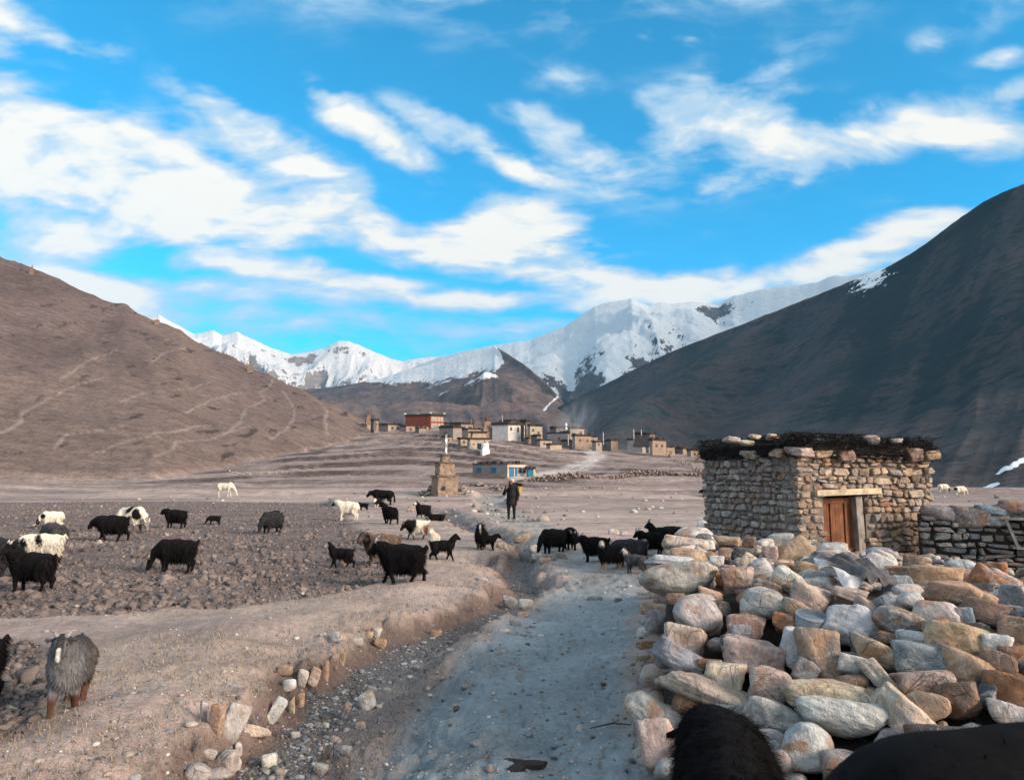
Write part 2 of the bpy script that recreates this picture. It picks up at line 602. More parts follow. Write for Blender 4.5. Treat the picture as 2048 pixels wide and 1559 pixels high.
def terrain(x, y, full=False):
    """height of the ground at (x, y); with full=True also the surface weights"""
    x = np.asarray(x, float); y = np.asarray(y, float)
    px = upx(x, y)
    near = sstep(70, 25, y)
    # broad undulation
    z = 0.10 * fbm(x * 0.12, y * 0.12, 3, 3) * sstep(3, 12, y) + 0.35 * fbm(x * 0.02, y * 0.03, 5, 3) * sstep(30, 90, y)
    # path
    dp, pp, _ = polydist(x, y, PATH)
    hw = np.interp(pp, [0, 4, 6, 9, 14], [0.95, 0.92, 0.75, 0.8, 1.4])
    dpn = dp + fbm(x * 1.3, y * 1.3, 9, 3) * 0.22
    wp = sstep(hw * 1.15, hw * 0.75, dpn) * sstep(110, 60, y)
    z = z - 0.05 * sstep(hw * 1.4, hw * 0.4, dp)
    # ploughed field
    wf = np.maximum(field_w(x, y, FIELD, 0.25), field_w(x, y, FIELD2, 0.18))
    # bank between field and ditch
    dd, pd, sd = polydist(x, y, DITCH)
    left = sd > 0
    bank = np.exp(-((dd - 1.6) / 1.1) ** 2) * left
    z = z + 0.09 * bank * (1 + 0.8 * fbm(x * 0.9, y * 0.9, 25, 3)) * sstep(22, 14, y) * (1 - wf)
    # ditch
    wid = np.interp(pd, [0, 2, 4, 6, 7, 8, 12, 17], [0.44, 0.36, 0.30, 0.27, 0.28, 0.34, 0.5, 0.6])
    dep = np.interp(pd, [0, 2, 5, 7, 9, 12, 15, 17], [0.38, 0.34, 0.28, 0.30, 0.36, 0.34, 0.32, 0.2])
    wob = fbm(x * 1.5, y * 1.5, 21, 4) * 0.38 + fbm(x * 6, y * 6, 23, 3) * 0.13
    dn = np.maximum(dd + wob * sstep(0.1, 0.4, dd), 0)
    # steep bank on the field side, long slope on the path side
    wl = np.where(left, wid * 1.15, wid * 1.0 + 0.75 * sstep(6.5, 3, pd))
    prof = np.where(left, (0.62 * sstep(wl + 0.22, wl * 0.6, dn) + 0.38 * sstep(wl + 1.15, wl * 0.6, dn)), sstep(wl + 0.5, wl * 0.30, dn) ** 1.15)
    z = z - dep * prof
    d2, _, _ = polydist(x, y, DITCH2)
    pr2 = sstep(0.62, 0.22, d2 + wob * 0.7)
    z = np.minimum(z, lerp(z, -0.36, pr2))
    wd = np.maximum(sstep(wid * 0.80, wid * 0.40, dn), 0)
    # eroded rims along the ditch
    ch = ridged(x * 0.8, y * 0.8, 41, 4)
    z = z + 0.07 * ch * sstep(2.4, 0.5, dd) * (1 - prof) * near * (1 - wp)
    # middle ground: low terrace edges
    stp = fbm(x * 0.03, y * 0.10, 77, 3)
    z = z + 0.28 * (sstep(0.0, 0.10, stp) + sstep(0.25, 0.33, stp)) * sstep(34, 60, y) * (1 - wf) * (1 - wp)
    # terraces rising to the village
    zr, yr = RISE_Z(px), RISE_Y(px)
    t = (y - 118) / (yr - 118)
    t = t + 0.10 * fbm(x * 0.014, y * 0.016, 61, 3) * sstep(0, 0.2, t)
    tc = np.clip(t, 0, 1.12)
    nst = 9.0
    q = tc * nst + 0.45 * fbm(x * 0.035, y * 0.035, 63, 3)
    fq = q - np.floor(q)
    ter = (np.floor(q) + 0.40 * fq + 0.60 * sstep(0.78, 0.93, fq) - 0.45 * fbm(x * 0.035, y * 0.035, 63, 3)) / nst
    rise = zr * lerp(tc ** 1.15, np.maximum(ter, 0) ** 1.1, 0.85 * sstep(0.02, 0.12, tc))
    rise = np.where(np.isfinite(rise), rise, 0)
    back = np.clip((y - yr * 1.12) / 120, 0, 3)
    z = z + np.maximum(rise, 0 * rise) * 1.0 - back * 9 * sstep(0.5, 3, zr)
    # left hillside
    rb, rt = HILL_B(px), HILL_R(px)
    py = HILL_SIL(px)
    v = (779.5 - py) / F
    slope = (SP + v * CP) / (CP - v * SP)
    zt = CAMZ + slope * rt
    th = (y - rb) / (rt - rb)
    hmask = sstep(905, 735, px)
    thc = np.clip(th, 0, 1)
    prof_h = 0.72 * thc + 0.28 * thc ** 2.2
    relief = 5.5 * fbm(x * 0.018, y * 0.012, 91, 4) + 3.0 * ridged(px * 0.006 + thc * 1.1, thc * 1.4, 95, 3) + 1.2 * fbm(x * 0.09, y * 0.06, 93, 3)
    zh = z * (1 - thc) + zt * prof_h + relief * thc * (1 - thc) * 2.0 + 1.0 * fbm(px * 0.03, thc * 3, 97, 3) * sstep(0.8, 1, thc)
    zh = np.where(th > 1, zt - (th - 1) * 60, zh)
    rocks = sstep(0.15, 0.5, fbm(x * 0.05, y * 0.05, 99, 3)) * sstep(.55, .9, thc) * sstep(420, 60, px)
    zh = zh + rocks * 2.0 * np.abs(fbm(x * 0.25, y * 0.25, 101, 3)) * sstep(1.02, 0.98, th)
    hw_ = hmask * sstep(0, 0.04, th)
    z = lerp(z, np.maximum(zh, z * (th < 1)), hw_)
    # the plain on the right ends at the river bed
    drop = sstep(1430, 1560, px) * sstep(108, 122, y + 3 * fbm(x * 0.03, y * 0, 55, 2))
    z = z - 14 * drop
    # fine relief
    z = z + wf * near * (0.055 * fbm(x * 4.5, y * 4.5, 201, 4) + 0.03 * ridged(x * 8, y * 8, 205, 3))
    z = z + (1 - wf) * near * (0.020 * fbm(x * 3, y * 3, 211, 3) + 0.011 * fbm(x * 14, y * 14, 213, 2)) * (1 + 2.2 * sstep(0.08, 0.4, prof) * sstep(1, 0.75, prof))
    z = z + near * left * sstep(0.10, 0.45, prof) * sstep(1, 0.7, prof) * 0.05 * ridged(x * 5, y * 5, 217, 4)
    z = z - 0.04 * wf * near
    # hoof marks and shallow ruts in the path
    z = z - wp * near * (0.024 * sstep(0.30, 0.50, vn2(x * 6.5, y * 6.5, 221)) + 0.018 * sstep(0.25, 0.6, vn2(x * 11, y * 9, 223)) - 0.012 * fbm(x * 4, y * 2.2, 225, 3))
    if not full:
        return z
    return z, dict(path=wp * (1 - prof * left), field=wf * (1 - prof), ditch=wd, hill=hw_, th=thc, bank=bank, px=px, prof=prof * near, rise=tc, riser=sstep(0.72, 0.80, fq) * sstep(1.0, 0.92, fq) * sstep(0.02, 0.12, tc) * (tc < 1.1), ridge=rocks * hw_, dd=dd, left=left, rel=relief)


GNU, GNY = 800, 620
GU = np.linspace(-1.05, 1.05, GNU)
GLY = np.linspace(math.log(1.2), math.log(460), GNY)
_Y, _UU = np.meshgrid(np.exp(GLY), GU, indexing='ij')
GX, GY = (_UU * _Y).ravel(), _Y.ravel()
GZ, GW = terrain(GX, GY, True)
_GZ2 = GZ.reshape(GNY, GNU)


def tfast(x, y):
    """height read back from the built ground sheet"""
    x = np.asarray(x, float); y = np.asarray(y, float)
    yc = np.clip(y, 1.21, 455)
    a = np.clip((x / yc + 1.05) / 2.1 * (GNU - 1), 0, GNU - 1.001)
    b = np.clip((np.log(yc) - GLY[0]) / (GLY[-1] - GLY[0]) * (GNY - 1), 0, GNY - 1.001)
    i, j = b.astype(int), a.astype(int)
    fb, fa = b - i, a - j
    return (_GZ2[i, j] * (1 - fa) + _GZ2[i, j + 1] * fa) * (1 - fb) + (_GZ2[i + 1, j] * (1 - fa) + _GZ2[i + 1, j + 1] * fa) * fb


def gw(name, x, y):
    """surface weight read back at a point"""
    a = int(np.clip(round((x / max(y, 1.2) + 1.05) / 2.1 * (GNU - 1)), 0, GNU - 1)); b = int(np.clip(round((math.log(max(y, 1.2)) - GLY[0]) / (GLY[-1] - GLY[0]) * (GNY - 1)), 0, GNY - 1))
    return float(GW[name].reshape(GNY, GNU)[b, a])


def gz(x, y):
    return float(tfast(np.array([x]), np.array([y]))[0])


_YS = np.exp(np.linspace(math.log(1.5), math.log(420), 260))


def ground_at(px, py, surf=None):
    """ground point seen at a pixel: marches the ray to the terrain"""
    r = ray(px, py)
    fn = surf or tfast
    ys = _YS
    for _ in range(2):
        zs = CAMZ + r[2] / r[1] * ys
        g = fn(r[0] / r[1] * ys, ys)
        hit = zs < g
        k = int(np.argmax(hit)) if hit.any() else len(ys) - 1
        k = max(k, 1)
        ys = np.linspace(ys[k - 1], ys[k], 12)
    y = 0.5 * (ys[0] + ys[-1])
    x = r[0] / r[1] * y
    return np.array([x, y, float(fn(np.array([x]), np.array([y]))[0])])


def grid_quads(nr, nc):
    i = np.arange(nr - 1)[:, None] * nc + np.arange(nc - 1)[None, :]
    return np.stack([i, i + 1, i + 1 + nc, i + nc], -1).reshape(-1, 4)


# ------------------------------------------------------------------ ground material: colours come from the surface type
def ground_mat():
    m, nt, b, out = new_mat('ground_earth')
    g = G(nt)
    P = g.pos()
    col = g.attr('Col')
    n1 = g.noise(P, 1.1, 5, 0.6)
    n2 = g.noise(P, 14, 4, 0.65)
    n3 = g.noise(P, 70, 3, 0.6)
    n4 = g.noise(g.map(P, (0.12, 0.4, 0.3)), 1.0, 5, 0.65)
    k = g.math('ADD', g.math('MULTIPLY', n1, 0.55), g.math('ADD', g.math('MULTIPLY', n2, 0.45), g.math('MULTIPLY', n3, 0.45)))
    k = g.math('ADD', k, g.math('MULTIPLY', n4, 0.5))
    n5 = g.noise(P, 0.35, 6, 0.7)
    k = g.math('ADD', k, g.math('MULTIPLY', g.math('MULTIPLY', g.math('SUBTRACT', n5, 0.5), 1.5), g.attr('far', 'Fac')))
    k = g.ramp(k, 0.66, 1.30, 0.55, 1.50)
    c = g.mix(1.0, col, k, 'MULTIPLY')
    # straw and pale grit flecks / dark dung flecks
    fl = g.ramp(g.noise(g.map(P, (1, 2.6, 1)), 55, 2, 0.5), 0.66, 0.74)
    c = g.mix(g.math('MULTIPLY', fl, 0.40), c, (0.42, 0.35, 0.27))
    dk = g.ramp(g.noise(P, 28, 2, 0.5), 0.68, 0.76)
    c = g.mix(g.math('MULTIPLY', dk, 0.45), c, (0.055, 0.045, 0.04))
    nt.links.new(c, b.inputs['Base Color'])
    rough = g.attr('rough', 'Fac')
    h = g.math('ADD', g.math('MULTIPLY', n2, 0.8), g.math('MULTIPLY', n3, 0.35))
    bp = g.n('ShaderNodeBump')
    bp.inputs['Distance'].default_value = 0.05
    g.put(bp.inputs['Height'], h)
    g.put(bp.inputs['Strength'], rough)
    # far relief in metres rather than centimetres
    h2 = g.math('ADD', g.noise(g.map(P, (1, 1, 1.6)), 0.16, 6, 0.62), g.math('MULTIPLY', g.noise(P, 1.1, 4, 0.6), 0.3))
    bp2 = g.n('ShaderNodeBump')
    bp2.inputs['Distance'].default_value = 3.0
    g.put(bp2.inputs['Height'], h2)
    g.put(bp2.inputs['Strength'], g.attr('far', 'Fac'))
    nt.links.new(bp2.outputs[0], bp.inputs['Normal'])
    nt.links.new(bp.outputs[0], b.inputs['Normal'])
    b.inputs['Specular IOR Level'].default_value = 0.12
    b.inputs['Roughness'].default_value = 0.95
    return m


M_GROUND = ground_mat()

HILL_TRACKS = [[(0, 868), (40, 845), (45, 825), (85, 805), (150, 770), (210, 755)],
               [(230, 700), (170, 725), (120, 760)],
               [(180, 910), (260, 880), (330, 865), (420, 850)], [(310, 912), (345, 898), (350, 885), (430, 875), (500, 850)],
               [(110, 895), (130, 870), (190, 862), (250, 852)], [(240, 803), (290, 785), (380, 778), (430, 760)],
               [(450, 868), (480, 845), (490, 820), (530, 798), (520, 785), (560, 760), (530, 745)],
               [(540, 878), (575, 855), (590, 830), (585, 810), (565, 780)], [(655, 868), (650, 840), (655, 820), (640, 805)],
               [(520, 950), (570, 915), (600, 905)], [(300, 727), (330, 705), (370, 695)], [(370, 825), (420, 800), (480, 785)]]
ROAD = [(1035, 955), (1080, 950), (1120, 944), (1150, 936), (1170, 927), (1190, 918), (1195, 911), (1180, 905), (1200, 900)]


def track_weight(x, y, tracks, halfw):
    w = np.zeros(x.shape)
    for tr in tracks:
        pts = []
        for i in range(len(tr) - 1):
            for s in (0, 0.5):
                pts.append((lerp(tr[i][0], tr[i + 1][0], s), lerp(tr[i][1], tr[i + 1][1], s)))
        pts.append(tr[-1])
        wp = [tuple(ground_at(*p)[:2]) for p in pts]
        d, _, _ = polydist(x, y, wp)
        d = d + fbm(x * 0.15, y * 0.15, 5, 3) * halfw * 0.9
        w = np.maximum(w, sstep(halfw * 1.3, halfw * 0.4, d))
    return w


def build_ground():
    nu, ny = GNU, GNY
    x, y, z, w = GX, GY, GZ, GW
    px = w['px']
    # base colours by surface
    c = np.empty((len(x), 3))
    c[:] = (0.385, 0.298, 0.246)
    vari = fbm(x * 0.25, y * 0.25, 301, 4)[:, None]
    c = c * (1 + 0.22 * vari)
    gstrip = fbm(x * 0.02, y * 0.16, 305, 4)[:, None]
    farm = sstep(30, 60, y)[:, None]
    c = lerp(c, np.array((0.225, 0.170, 0.152)), np.clip(sstep(0.0, 0.35, gstrip) * farm, 0, 1) * 0.8)
    c = lerp(c, np.array((0.36, 0.29, 0.24)), np.clip(sstep(-0.1, -0.4, gstrip) * farm, 0, 1) * 0.8)
    # dry grass tinge on the bank rims
    dg = sstep(0.05, 0.4, fbm(x * 0.7, y * 0.7, 311, 3) + 0.3 * w['bank'])[:, None] * sstep(40, 20, y)[:, None]
    c = lerp(c, np.array((0.385, 0.300, 0.220)), dg * 0.6)
    # raw earth on the cut banks
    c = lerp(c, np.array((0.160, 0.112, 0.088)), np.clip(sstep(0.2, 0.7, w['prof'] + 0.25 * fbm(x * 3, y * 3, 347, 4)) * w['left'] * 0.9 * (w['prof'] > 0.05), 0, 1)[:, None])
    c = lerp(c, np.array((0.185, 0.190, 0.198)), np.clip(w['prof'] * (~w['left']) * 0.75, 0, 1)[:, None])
    c = lerp(c, np.array((0.178, 0.140, 0.128)) * (1 + 0.25 * fbm(x * 1.5, y * 1.5, 321, 4))[:, None], w['field'][:, None] * sstep(0, 1, 1 - w['prof'])[:, None])
    c = lerp(c, np.array((0.225, 0.258, 0.275)) * (1 + 0.2 * fbm(x * 0.8, y * 0.8, 323, 3))[:, None], (w['path'] * sstep(26, 9, y))[:, None])
    c = lerp(c, np.array((0.31, 0.295, 0.275)), (w['path'] * sstep(9, 26, y) * 0.8)[:, None])
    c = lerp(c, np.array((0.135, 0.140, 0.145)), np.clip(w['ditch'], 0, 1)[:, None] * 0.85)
    # hillside
    hc = np.array((0.140, 0.098, 0.088)) * (1 + 0.30 * fbm(x * 0.03, y * 0.022, 331, 5))[:, None]
    och = sstep(0.0, 0.3, fbm(px * 0.006 + w['th'] * 1.1, w['th'] * 1.5, 335, 3) + 0.35 * sstep(0.5, 0.1, w['th']) + 0.1)[:, None]
    hc = lerp(hc, np.array((0.195, 0.138, 0.104)), och * 0.6)
    hc = lerp(hc, np.array((0.105, 0.075, 0.066)), (sstep(0.30, 0.5, fbm(x * 0.05, y * 0.09, 337, 4)) * 0.5)[:, None])
    sp = fbm(x * 0.30, y * 0.10, 339, 2)
    hc = lerp(hc, np.array((0.05, 0.036, 0.034)), (sstep(0.62, 0.70, sp) * 0.85)[:, None])
    hc = lerp(hc, np.array((0.10, 0.07, 0.06)), np.clip(w['ridge'], 0, 1)[:, None] * 0.6)
    c = lerp(c, hc, w['hill'][:, None])
    # terrace field edges
    m = y > 100
    tw = np.zeros(len(x)); rw = np.zeros(len(x))
    tw[m] = track_weight(x[m], y[m], HILL_TRACKS, 0.5)
    rw[m] = track_weight(x[m], y[m], [ROAD], 3.0)
    c = lerp(c, np.array((0.33, 0.27, 0.225)), (tw * 0.5)[:, None])
    tz = (w['rise'] > 0.02) & (w['rise'] < 1.1) & (w['hill'] < 0.5)
    tn = fbm(x * 0.012, y * 0.06, 341, 3)
    c = np.where(tz[:, None], lerp(c, np.array((0.245, 0.178, 0.158)), 0.45 + 0.3 * np.clip(tn, -1, 1)[:, None]), c)
    c = lerp(c, np.array((0.085, 0.060, 0.054)), (w['riser'] * (1 - w['hill']) * 0.95 * sstep(-0.5, 0.2, fbm(x * 0.05, y * 0.05, 345, 3)))[:, None])
    c = lerp(c, np.array((0.50, 0.46, 0.42)), (rw * 0.9)[:, None])
    c = lerp(c, c.mean(1, keepdims=True) * np.array((1.13, 0.95, 0.95)), 0.36 * (1 - w['path'][:, None]))
    c = np.clip(c * 0.90, 0.01, 0.6)
    rough = np.clip(0.65 + 0.35 * w['field'] + 0.4 * w['prof'] - 0.25 * w['path'], 0.2, 1) * sstep(60, 20, y)
    far = sstep(50, 130, y) * (0.40 + 0.05 * w['hill'])
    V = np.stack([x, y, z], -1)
    Q = grid_quads(ny, nu)
    # split the one continuous sheet into ground, path, ploughed field, ditch and hillside
    cls = np.zeros(len(x), int)
    cls[(w['hill'] > 0.5)] = 4
    cls[(w['field'] > 0.5)] = 2
    cls[(w['path'] > 0.5)] = 1
    cls[(w['prof'] > 0.45)] = 3
    qc = cls[Q[:, 0]]
    # behind the camera the same earth carries on
    objs = {}
    for k, name, label in ((0, 'ground', None), (1, 'path', None), (2, 'ploughed_field', None), (3, 'ditch', None), (4, 'hillside', None)):
        q = Q[qc == k]
        used = np.unique(q)
        rem = np.full(len(V), -1, np.int64); rem[used] = np.arange(len(used))
        vv = V[used]; qq = rem[q]; cc = c[used]; rr = rough[used]; ff = far[used]
        if k == 0:
            bx, by = np.meshgrid(np.linspace(-90, 90, 40), np.linspace(-90, 1.25, 24), indexing='ij')
            bz = np.full(bx.size, -0.16)
            b0 = len(vv)
            vv = np.concatenate([vv, np.stack([bx.ravel(), by.ravel(), bz], -1)])
            qq = np.concatenate([qq, grid_quads(40, 24)[:, ::-1] + b0])
            cc = np.concatenate([cc, np.tile((0.24, 0.19, 0.15), (bx.size, 1))])
            rr = np.concatenate([rr, np.full(bx.size, .5)]); ff = np.concatenate([ff, np.zeros(bx.size)])
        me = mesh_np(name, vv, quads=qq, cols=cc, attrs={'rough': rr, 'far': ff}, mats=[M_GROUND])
        objs[name] = link(name, me, kind='structure')
    return objs


GROUND = build_ground()


# ------------------------------------------------------------------ mountains
def mountain_mat(name, rock, rock2, veg=None, snow=True, scale=1.0, bumpd=1.0, snowcol=(0.86, 0.88, 0.90)):
    m, nt, b, out = new_mat(name)
    g = G(nt)
    P = g.pos()
    n1 = g.noise(P, 0.004 * scale, 7, 0.62)
    n2 = g.noise(g.map(P, (1, 1, 2.0)), 0.018 * scale, 6, 0.62)
    n3 = g.noise(P, 0.09 * scale, 5, 0.6)
    c = g.mix(g.ramp(n1, 0.38, 0.64), rock, rock2)
    c = g.mix(1.0, c, g.ramp(g.math('ADD', n2, g.math('MULTIPLY', n3, 0.5)), 0.5, 1.0, 0.66, 1.3), 'MULTIPLY')
    if veg:
        sc = g.noise(g.map(P, (1, 1, 1.8)), 0.030 * scale / 3, 5, 0.62, 0.4)
        c = g.mix(g.math('MULTIPLY', g.ramp(sc, 0.58, 0.66), 0.75), c, veg)
        vg = g.math('ADD', g.attr('veg', 'Fac'), g.math('MULTIPLY', g.math('SUBTRACT', n2, 0.5), 1.1))
        c = g.mix(g.math('MULTIPLY', g.ramp(vg, 0.42, 0.60), 0.85), c, veg)
    if snow:
        s = g.attr('snow', 'Fac')
        k = g.math('ADD', s, g.math('ADD', g.math('MULTIPLY', g.math('SUBTRACT', n2, 0.5), 1.3), g.math('MULTIPLY', g.math('SUBTRACT', n3, 0.5), 0.9)))
        k = g.ramp(k, 0.44, 0.56)
        c = g.mix(k, c, snowcol)
    nt.links.new(c, b.inputs['Base Color'])
    h = g.math('ADD', n2, g.math('MULTIPLY', n3, 0.35))
    nt.links.new(g.bump(h, 0.55, bumpd), b.inputs['Normal'])
    b.inputs['Specular IOR Level'].default_value = 0.1
    b.inputs['Roughness'].default_value = 0.95
    return m


def slope_of(px, py):
    v = (779.5 - py) / F
    return (SP + v * CP) / (CP - v * SP)


def mountain(name, sil, ridge_r, base_r, base_z, px0, px1, nu, nt_, relief, mat, shape=1.0, seed=1, snowf=None, vegf=None, silamp=2.0, behind=0.5):
    px = np.linspace(px0, px1, nu)
    rr = ridge_r(px); rb = base_r(px)
    py = sil(px) + silamp * fbm(px * 0.05, px * 0, seed + 5, 4)
    zt = CAMZ + slope_of(px, py) * rr
    t = np.concatenate([np.linspace(0, 1, nt_), np.linspace(1, 1 + behind, max(nt_ // 6, 4))[1:]])
    T, PX = np.meshgrid(t, px, indexing='ij')
    R = lerp(rb[None], rr[None], T)
    U = (PX - 1024) / F * CP
    X = U * R; Y = R
    zb = base_z(px)[None] if callable(base_z) else base_z
    tc = np.clip(T, 0, 1)
    # the face steepens towards the crest
    s0 = (zb - CAMZ) / rb[None]
    Z = CAMZ + R * lerp(s0, slope_of(PX, py[None]), tc ** shape)
    rel = relief(PX, tc, X, Y)
    win = sstep(0, 0.12, tc) * (1 - tc ** 6)
    Z = Z + rel * win
    # nothing on the face stands above the skyline
    lim = CAMZ + slope_of(PX, py[None]) * R * (1 - 0.05 * (1 - tc))
    k = 0.03 * (zt[None] - zb)
    Z = np.where(T <= 1, lim - k * np.logaddexp(0, (lim - Z) / k - 0.0) * 1.0 + 0 * k, Z)
    Z = np.where(T <= 1, lerp(Z, zt[None], sstep(0.96, 1.0, tc)), Z)
    Z = np.where(T > 1, zt[None] - (T - 1) * (zt[None] - zb) * 1.1 + rel * 0.2 * (T - 1), Z)
    x, y, z = X.ravel(), Y.ravel(), Z.ravel()
    tu = np.stack([np.gradient(X, axis=1), np.gradient(Y, axis=1), np.gradient(Z, axis=1)], -1); tv = np.stack([np.gradient(X, axis=0), np.gradient(Y, axis=0), np.gradient(Z, axis=0)], -1)
    nn = np.cross(tu, tv); nn /= np.linalg.norm(nn, axis=-1, keepdims=True) + 1e-9
    mountain.nz = np.abs(nn[..., 2]).ravel(); mountain.nx = (nn[..., 0] * np.sign(nn[..., 2])).ravel()
    at_ = {}
    rr_ = rel.ravel()
    if snowf is not None:
        at_['snow'] = snowf(PX.ravel(), T.ravel(), x, y, z, rr_)
    if vegf is not None:
        at_['veg'] = vegf(PX.ravel(), T.ravel(), x, y, z, rr_)
    me = mesh_np(name, np.stack([x, y, z], -1), quads=grid_quads(len(t), nu), attrs=at_, mats=[mat])
    return link(name, me, kind='structure')


def build_mountains():
    # bare dark slope on the right, in shade
    sil = curve([(960, 880), (1040, 852), (1075, 838), (1110, 817), (1150, 797), (1200, 775), (1260, 745), (1330, 712), (1400, 684), (1480, 655), (1560, 625), (1640, 595),
                 (1720, 565), (1800, 535), (1850, 510), (1900, 478), (1960, 437), (2010, 405), (2048, 388), (2300, 300), (2700, 240), (3300, 330)])
    rr = curve([(960, 2200), (1100, 1900), (1400, 1500), (1700, 1150), (2048, 850), (2400, 700), (3300, 600)])
    rb = curve([(960, 420), (1100, 400), (1400, 360), (1560, 200), (1800, 128), (2048, 118), (3300, 110)])
    bz = curve([(960, 6), (1400, -2), (1560, -8), (3300, -9)])

    def rel(px, t, x, y):
        q = (px - 430 * t) * 0.0055 + 0.25 * fbm(px * 0.004, t * 3, 503, 3)
        a = 22 * ridged(q, t * 0.5 + 3, 501, 3, 0.5) * sstep(1.0, 0.6, t) * 1.15 * t ** 1.6
        # long spurs running down to the left
        s1 = px - (1100 + 420 * t)
        a = a + 30 * np.exp(-(s1 / 70.0) ** 2) * sstep(0.05, 0.4, t) - 20 * np.exp(-((s1 - 130) / 70.0) ** 2) * sstep(0.05, 0.4, t)
        return a + 5 * fbm(x * 0.010, y * 0.010, 507, 3) + 14 * fbm(x * 0.004, y * 0.004, 509, 3)

    def veg(px, t, x, y, z, r):
        q = (px - 430 * t) * 0.006
        v = 0.30 + 0.30 * fbm(x * 0.006, y * 0.004, 511, 4) + 0.30 * fbm(q * 2.2, t * 2.2, 513, 3)
        return v + 0.22 * sstep(1350, 2000, px) * sstep(0.35, 0.8, t)

    def snw(px, t, x, y, z, r):
        pyv = 958 - F * (z - CAMZ) / y
        k = 0.95 * np.exp(-((pyv - (948 - 0.45 * (px - 1990))) / 5) ** 2) * sstep(1985, 2000, px) + 0.95 * np.exp(-((pyv - (977 - 0.28 * (px - 1962))) / 3) ** 2) * sstep(1960, 1968, px) * sstep(2003, 1994, px)
        return k + 0.05 + 0.75 * np.exp(-((px - 1765) / 45) ** 2) * sstep(0.90, 0.99, t) * (t < 1.02)

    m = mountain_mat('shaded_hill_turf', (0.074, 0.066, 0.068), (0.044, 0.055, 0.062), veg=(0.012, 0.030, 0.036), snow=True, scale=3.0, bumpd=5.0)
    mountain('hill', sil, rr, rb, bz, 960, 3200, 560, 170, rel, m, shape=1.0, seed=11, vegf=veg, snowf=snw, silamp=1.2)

    # middle mountain with a brown spur
    sil = curve([(380, 800), (560, 782), (600, 778), (640, 776), (700, 768), (760, 757), (800, 742), (850, 731), (900, 716), (950, 701), (988, 692), (1005, 702), (1023, 713), (1045, 727), (1062, 740),
                 (1082, 756), (1101, 773), (1122, 796), (1145, 832), (1200, 868)])
    rr = curve([(380, 3300), (760, 3000), (985, 2700), (1060, 2300), (1145, 1900), (1200, 1800)])
    rb = curve([(380, 900), (800, 800), (1200, 800)])

    def rel2(px, t, x, y):
        q = (px - 985) * 0.0065 - (1 - t) * 1.1
        a = 120 * ridged(x * 0.0016 + y * 0.0007, y * 0.0011 - x * 0.0004, 601, 5, 0.48) - 50
        s = px - (995 - 60 * (1 - t))
        a = a + 34 * np.exp(-np.abs(s / 40.0)) * sstep(0.1, 0.6, t)
        return a + 40 * fbm(x * 0.003, y * 0.003, 603, 5)

    def snow2(px, t, x, y, z, r):
        pyv = 958 - F * (z - CAMZ) / y
        k = 0.5 + (np.interp(px, [600, 700, 780, 860, 950, 1000], [740, 752, 772, 778, 752, 742]) - pyv) / 34 + 0.004 * r
        s = px - np.interp(pyv, [690, 721, 755, 775, 800], [988, 1010, 993, 974, 900]) + 9 * fbm(px * 0.05, t * 9, 605, 3)
        k = k - 1.6 * sstep(-3, 8, s)
        k = k - 0.9 * sstep(760, 640, px)
        # frozen stream in the valley floor
        ln = np.interp(px, [1070, 1085, 1100, 1120, 1142], [836, 825, 808, 790, 768])
        k = np.maximum(k, (1.15 * np.exp(-((pyv - ln) / (3.2 + 2.2 * fbm(px * 0.12, px * 0, 607, 2))) ** 2) * (px > 1070)))
        return np.clip(k, -0.5, 1.3)

    m = mountain_mat('brown_mountain_turf', (0.150, 0.112, 0.104), (0.085, 0.075, 0.080), veg=None, snow=True, scale=1.2, bumpd=22.0, snowcol=(0.66, 0.68, 0.70))
    mountain('mountain', sil, rr, rb, 0, 380, 1200, 420, 130, rel2, m, shape=0.92, seed=21, snowf=snow2, silamp=1.6)

    # low blue-brown hills at its foot
    sil = curve([(380, 830), (600, 800), (680, 806), (760, 812), (830, 800), (900, 806), (960, 812), (1000, 800), (1060, 810), (1110, 830), (1180, 850)])
    rr = curve([(380, 1500), (1180, 1300)])
    rb = curve([(380, 620), (1180, 620)])
    m = mountain_mat('foothill_turf', (0.175, 0.128, 0.115), (0.115, 0.095, 0.095), snow=False, scale=2.0, bumpd=10.0)
    mountain('foothill', sil, rr, rb, 0, 380, 1180, 260, 70, lambda px, t, x, y: 24 * ridged(px * 0.010 + t, t * 0.9, 621, 3) + 10 * fbm(x * .006, y * .006, 623, 4), m, seed=25, silamp=3)

    # large snow mountain
    sil = curve([(820, 735), (880, 714), (940, 700), (985, 690), (1030, 684), (1060, 682), (1100, 664), (1130, 655), (1160, 636), (1195, 612), (1230, 604), (1270, 597), (1285, 606), (1305, 612), (1330, 604),
                 (1350, 608), (1385, 604), (1420, 606), (1445, 610), (1480, 592), (1530, 581), (1580, 572), (1620, 571), (1650, 565), (1690, 552), (1720, 553), (1760, 545), (1800, 540), (1900, 520), (2100, 500)])
    rr = curve([(820, 6200), (1000, 5600), (1270, 5200), (1450, 5400), (1700, 5000), (2100, 4600)])
    rb = curve([(820, 2600), (1130, 2100), (1300, 2300), (2100, 2600)])

    def rel3(px, t, x, y):
        wx = 260 * fbm(x * 0.0012, y * 0.0012, 711, 3); wy = 260 * fbm(x * 0.0012, y * 0.0012, 713, 3)
        a = 330 * ridged((x + wx) * 0.00105 + (y + wy) * 0.0004, (y + wy) * 0.00075, 701, 6, 0.52) - 130
        # snow gully between the brown spur and the big face
        a = a - 260 * np.exp(-((px - (1135 + 20 * t)) / 36.0) ** 2) * sstep(0.0, 0.3, t) * sstep(0.95, 0.5, t)
        s = px - (1270 + 150 * (1 - t))
        a = a + 170 * np.exp(-np.abs(s / 46.0)) * sstep(0.2, 0.8, t)
        return a

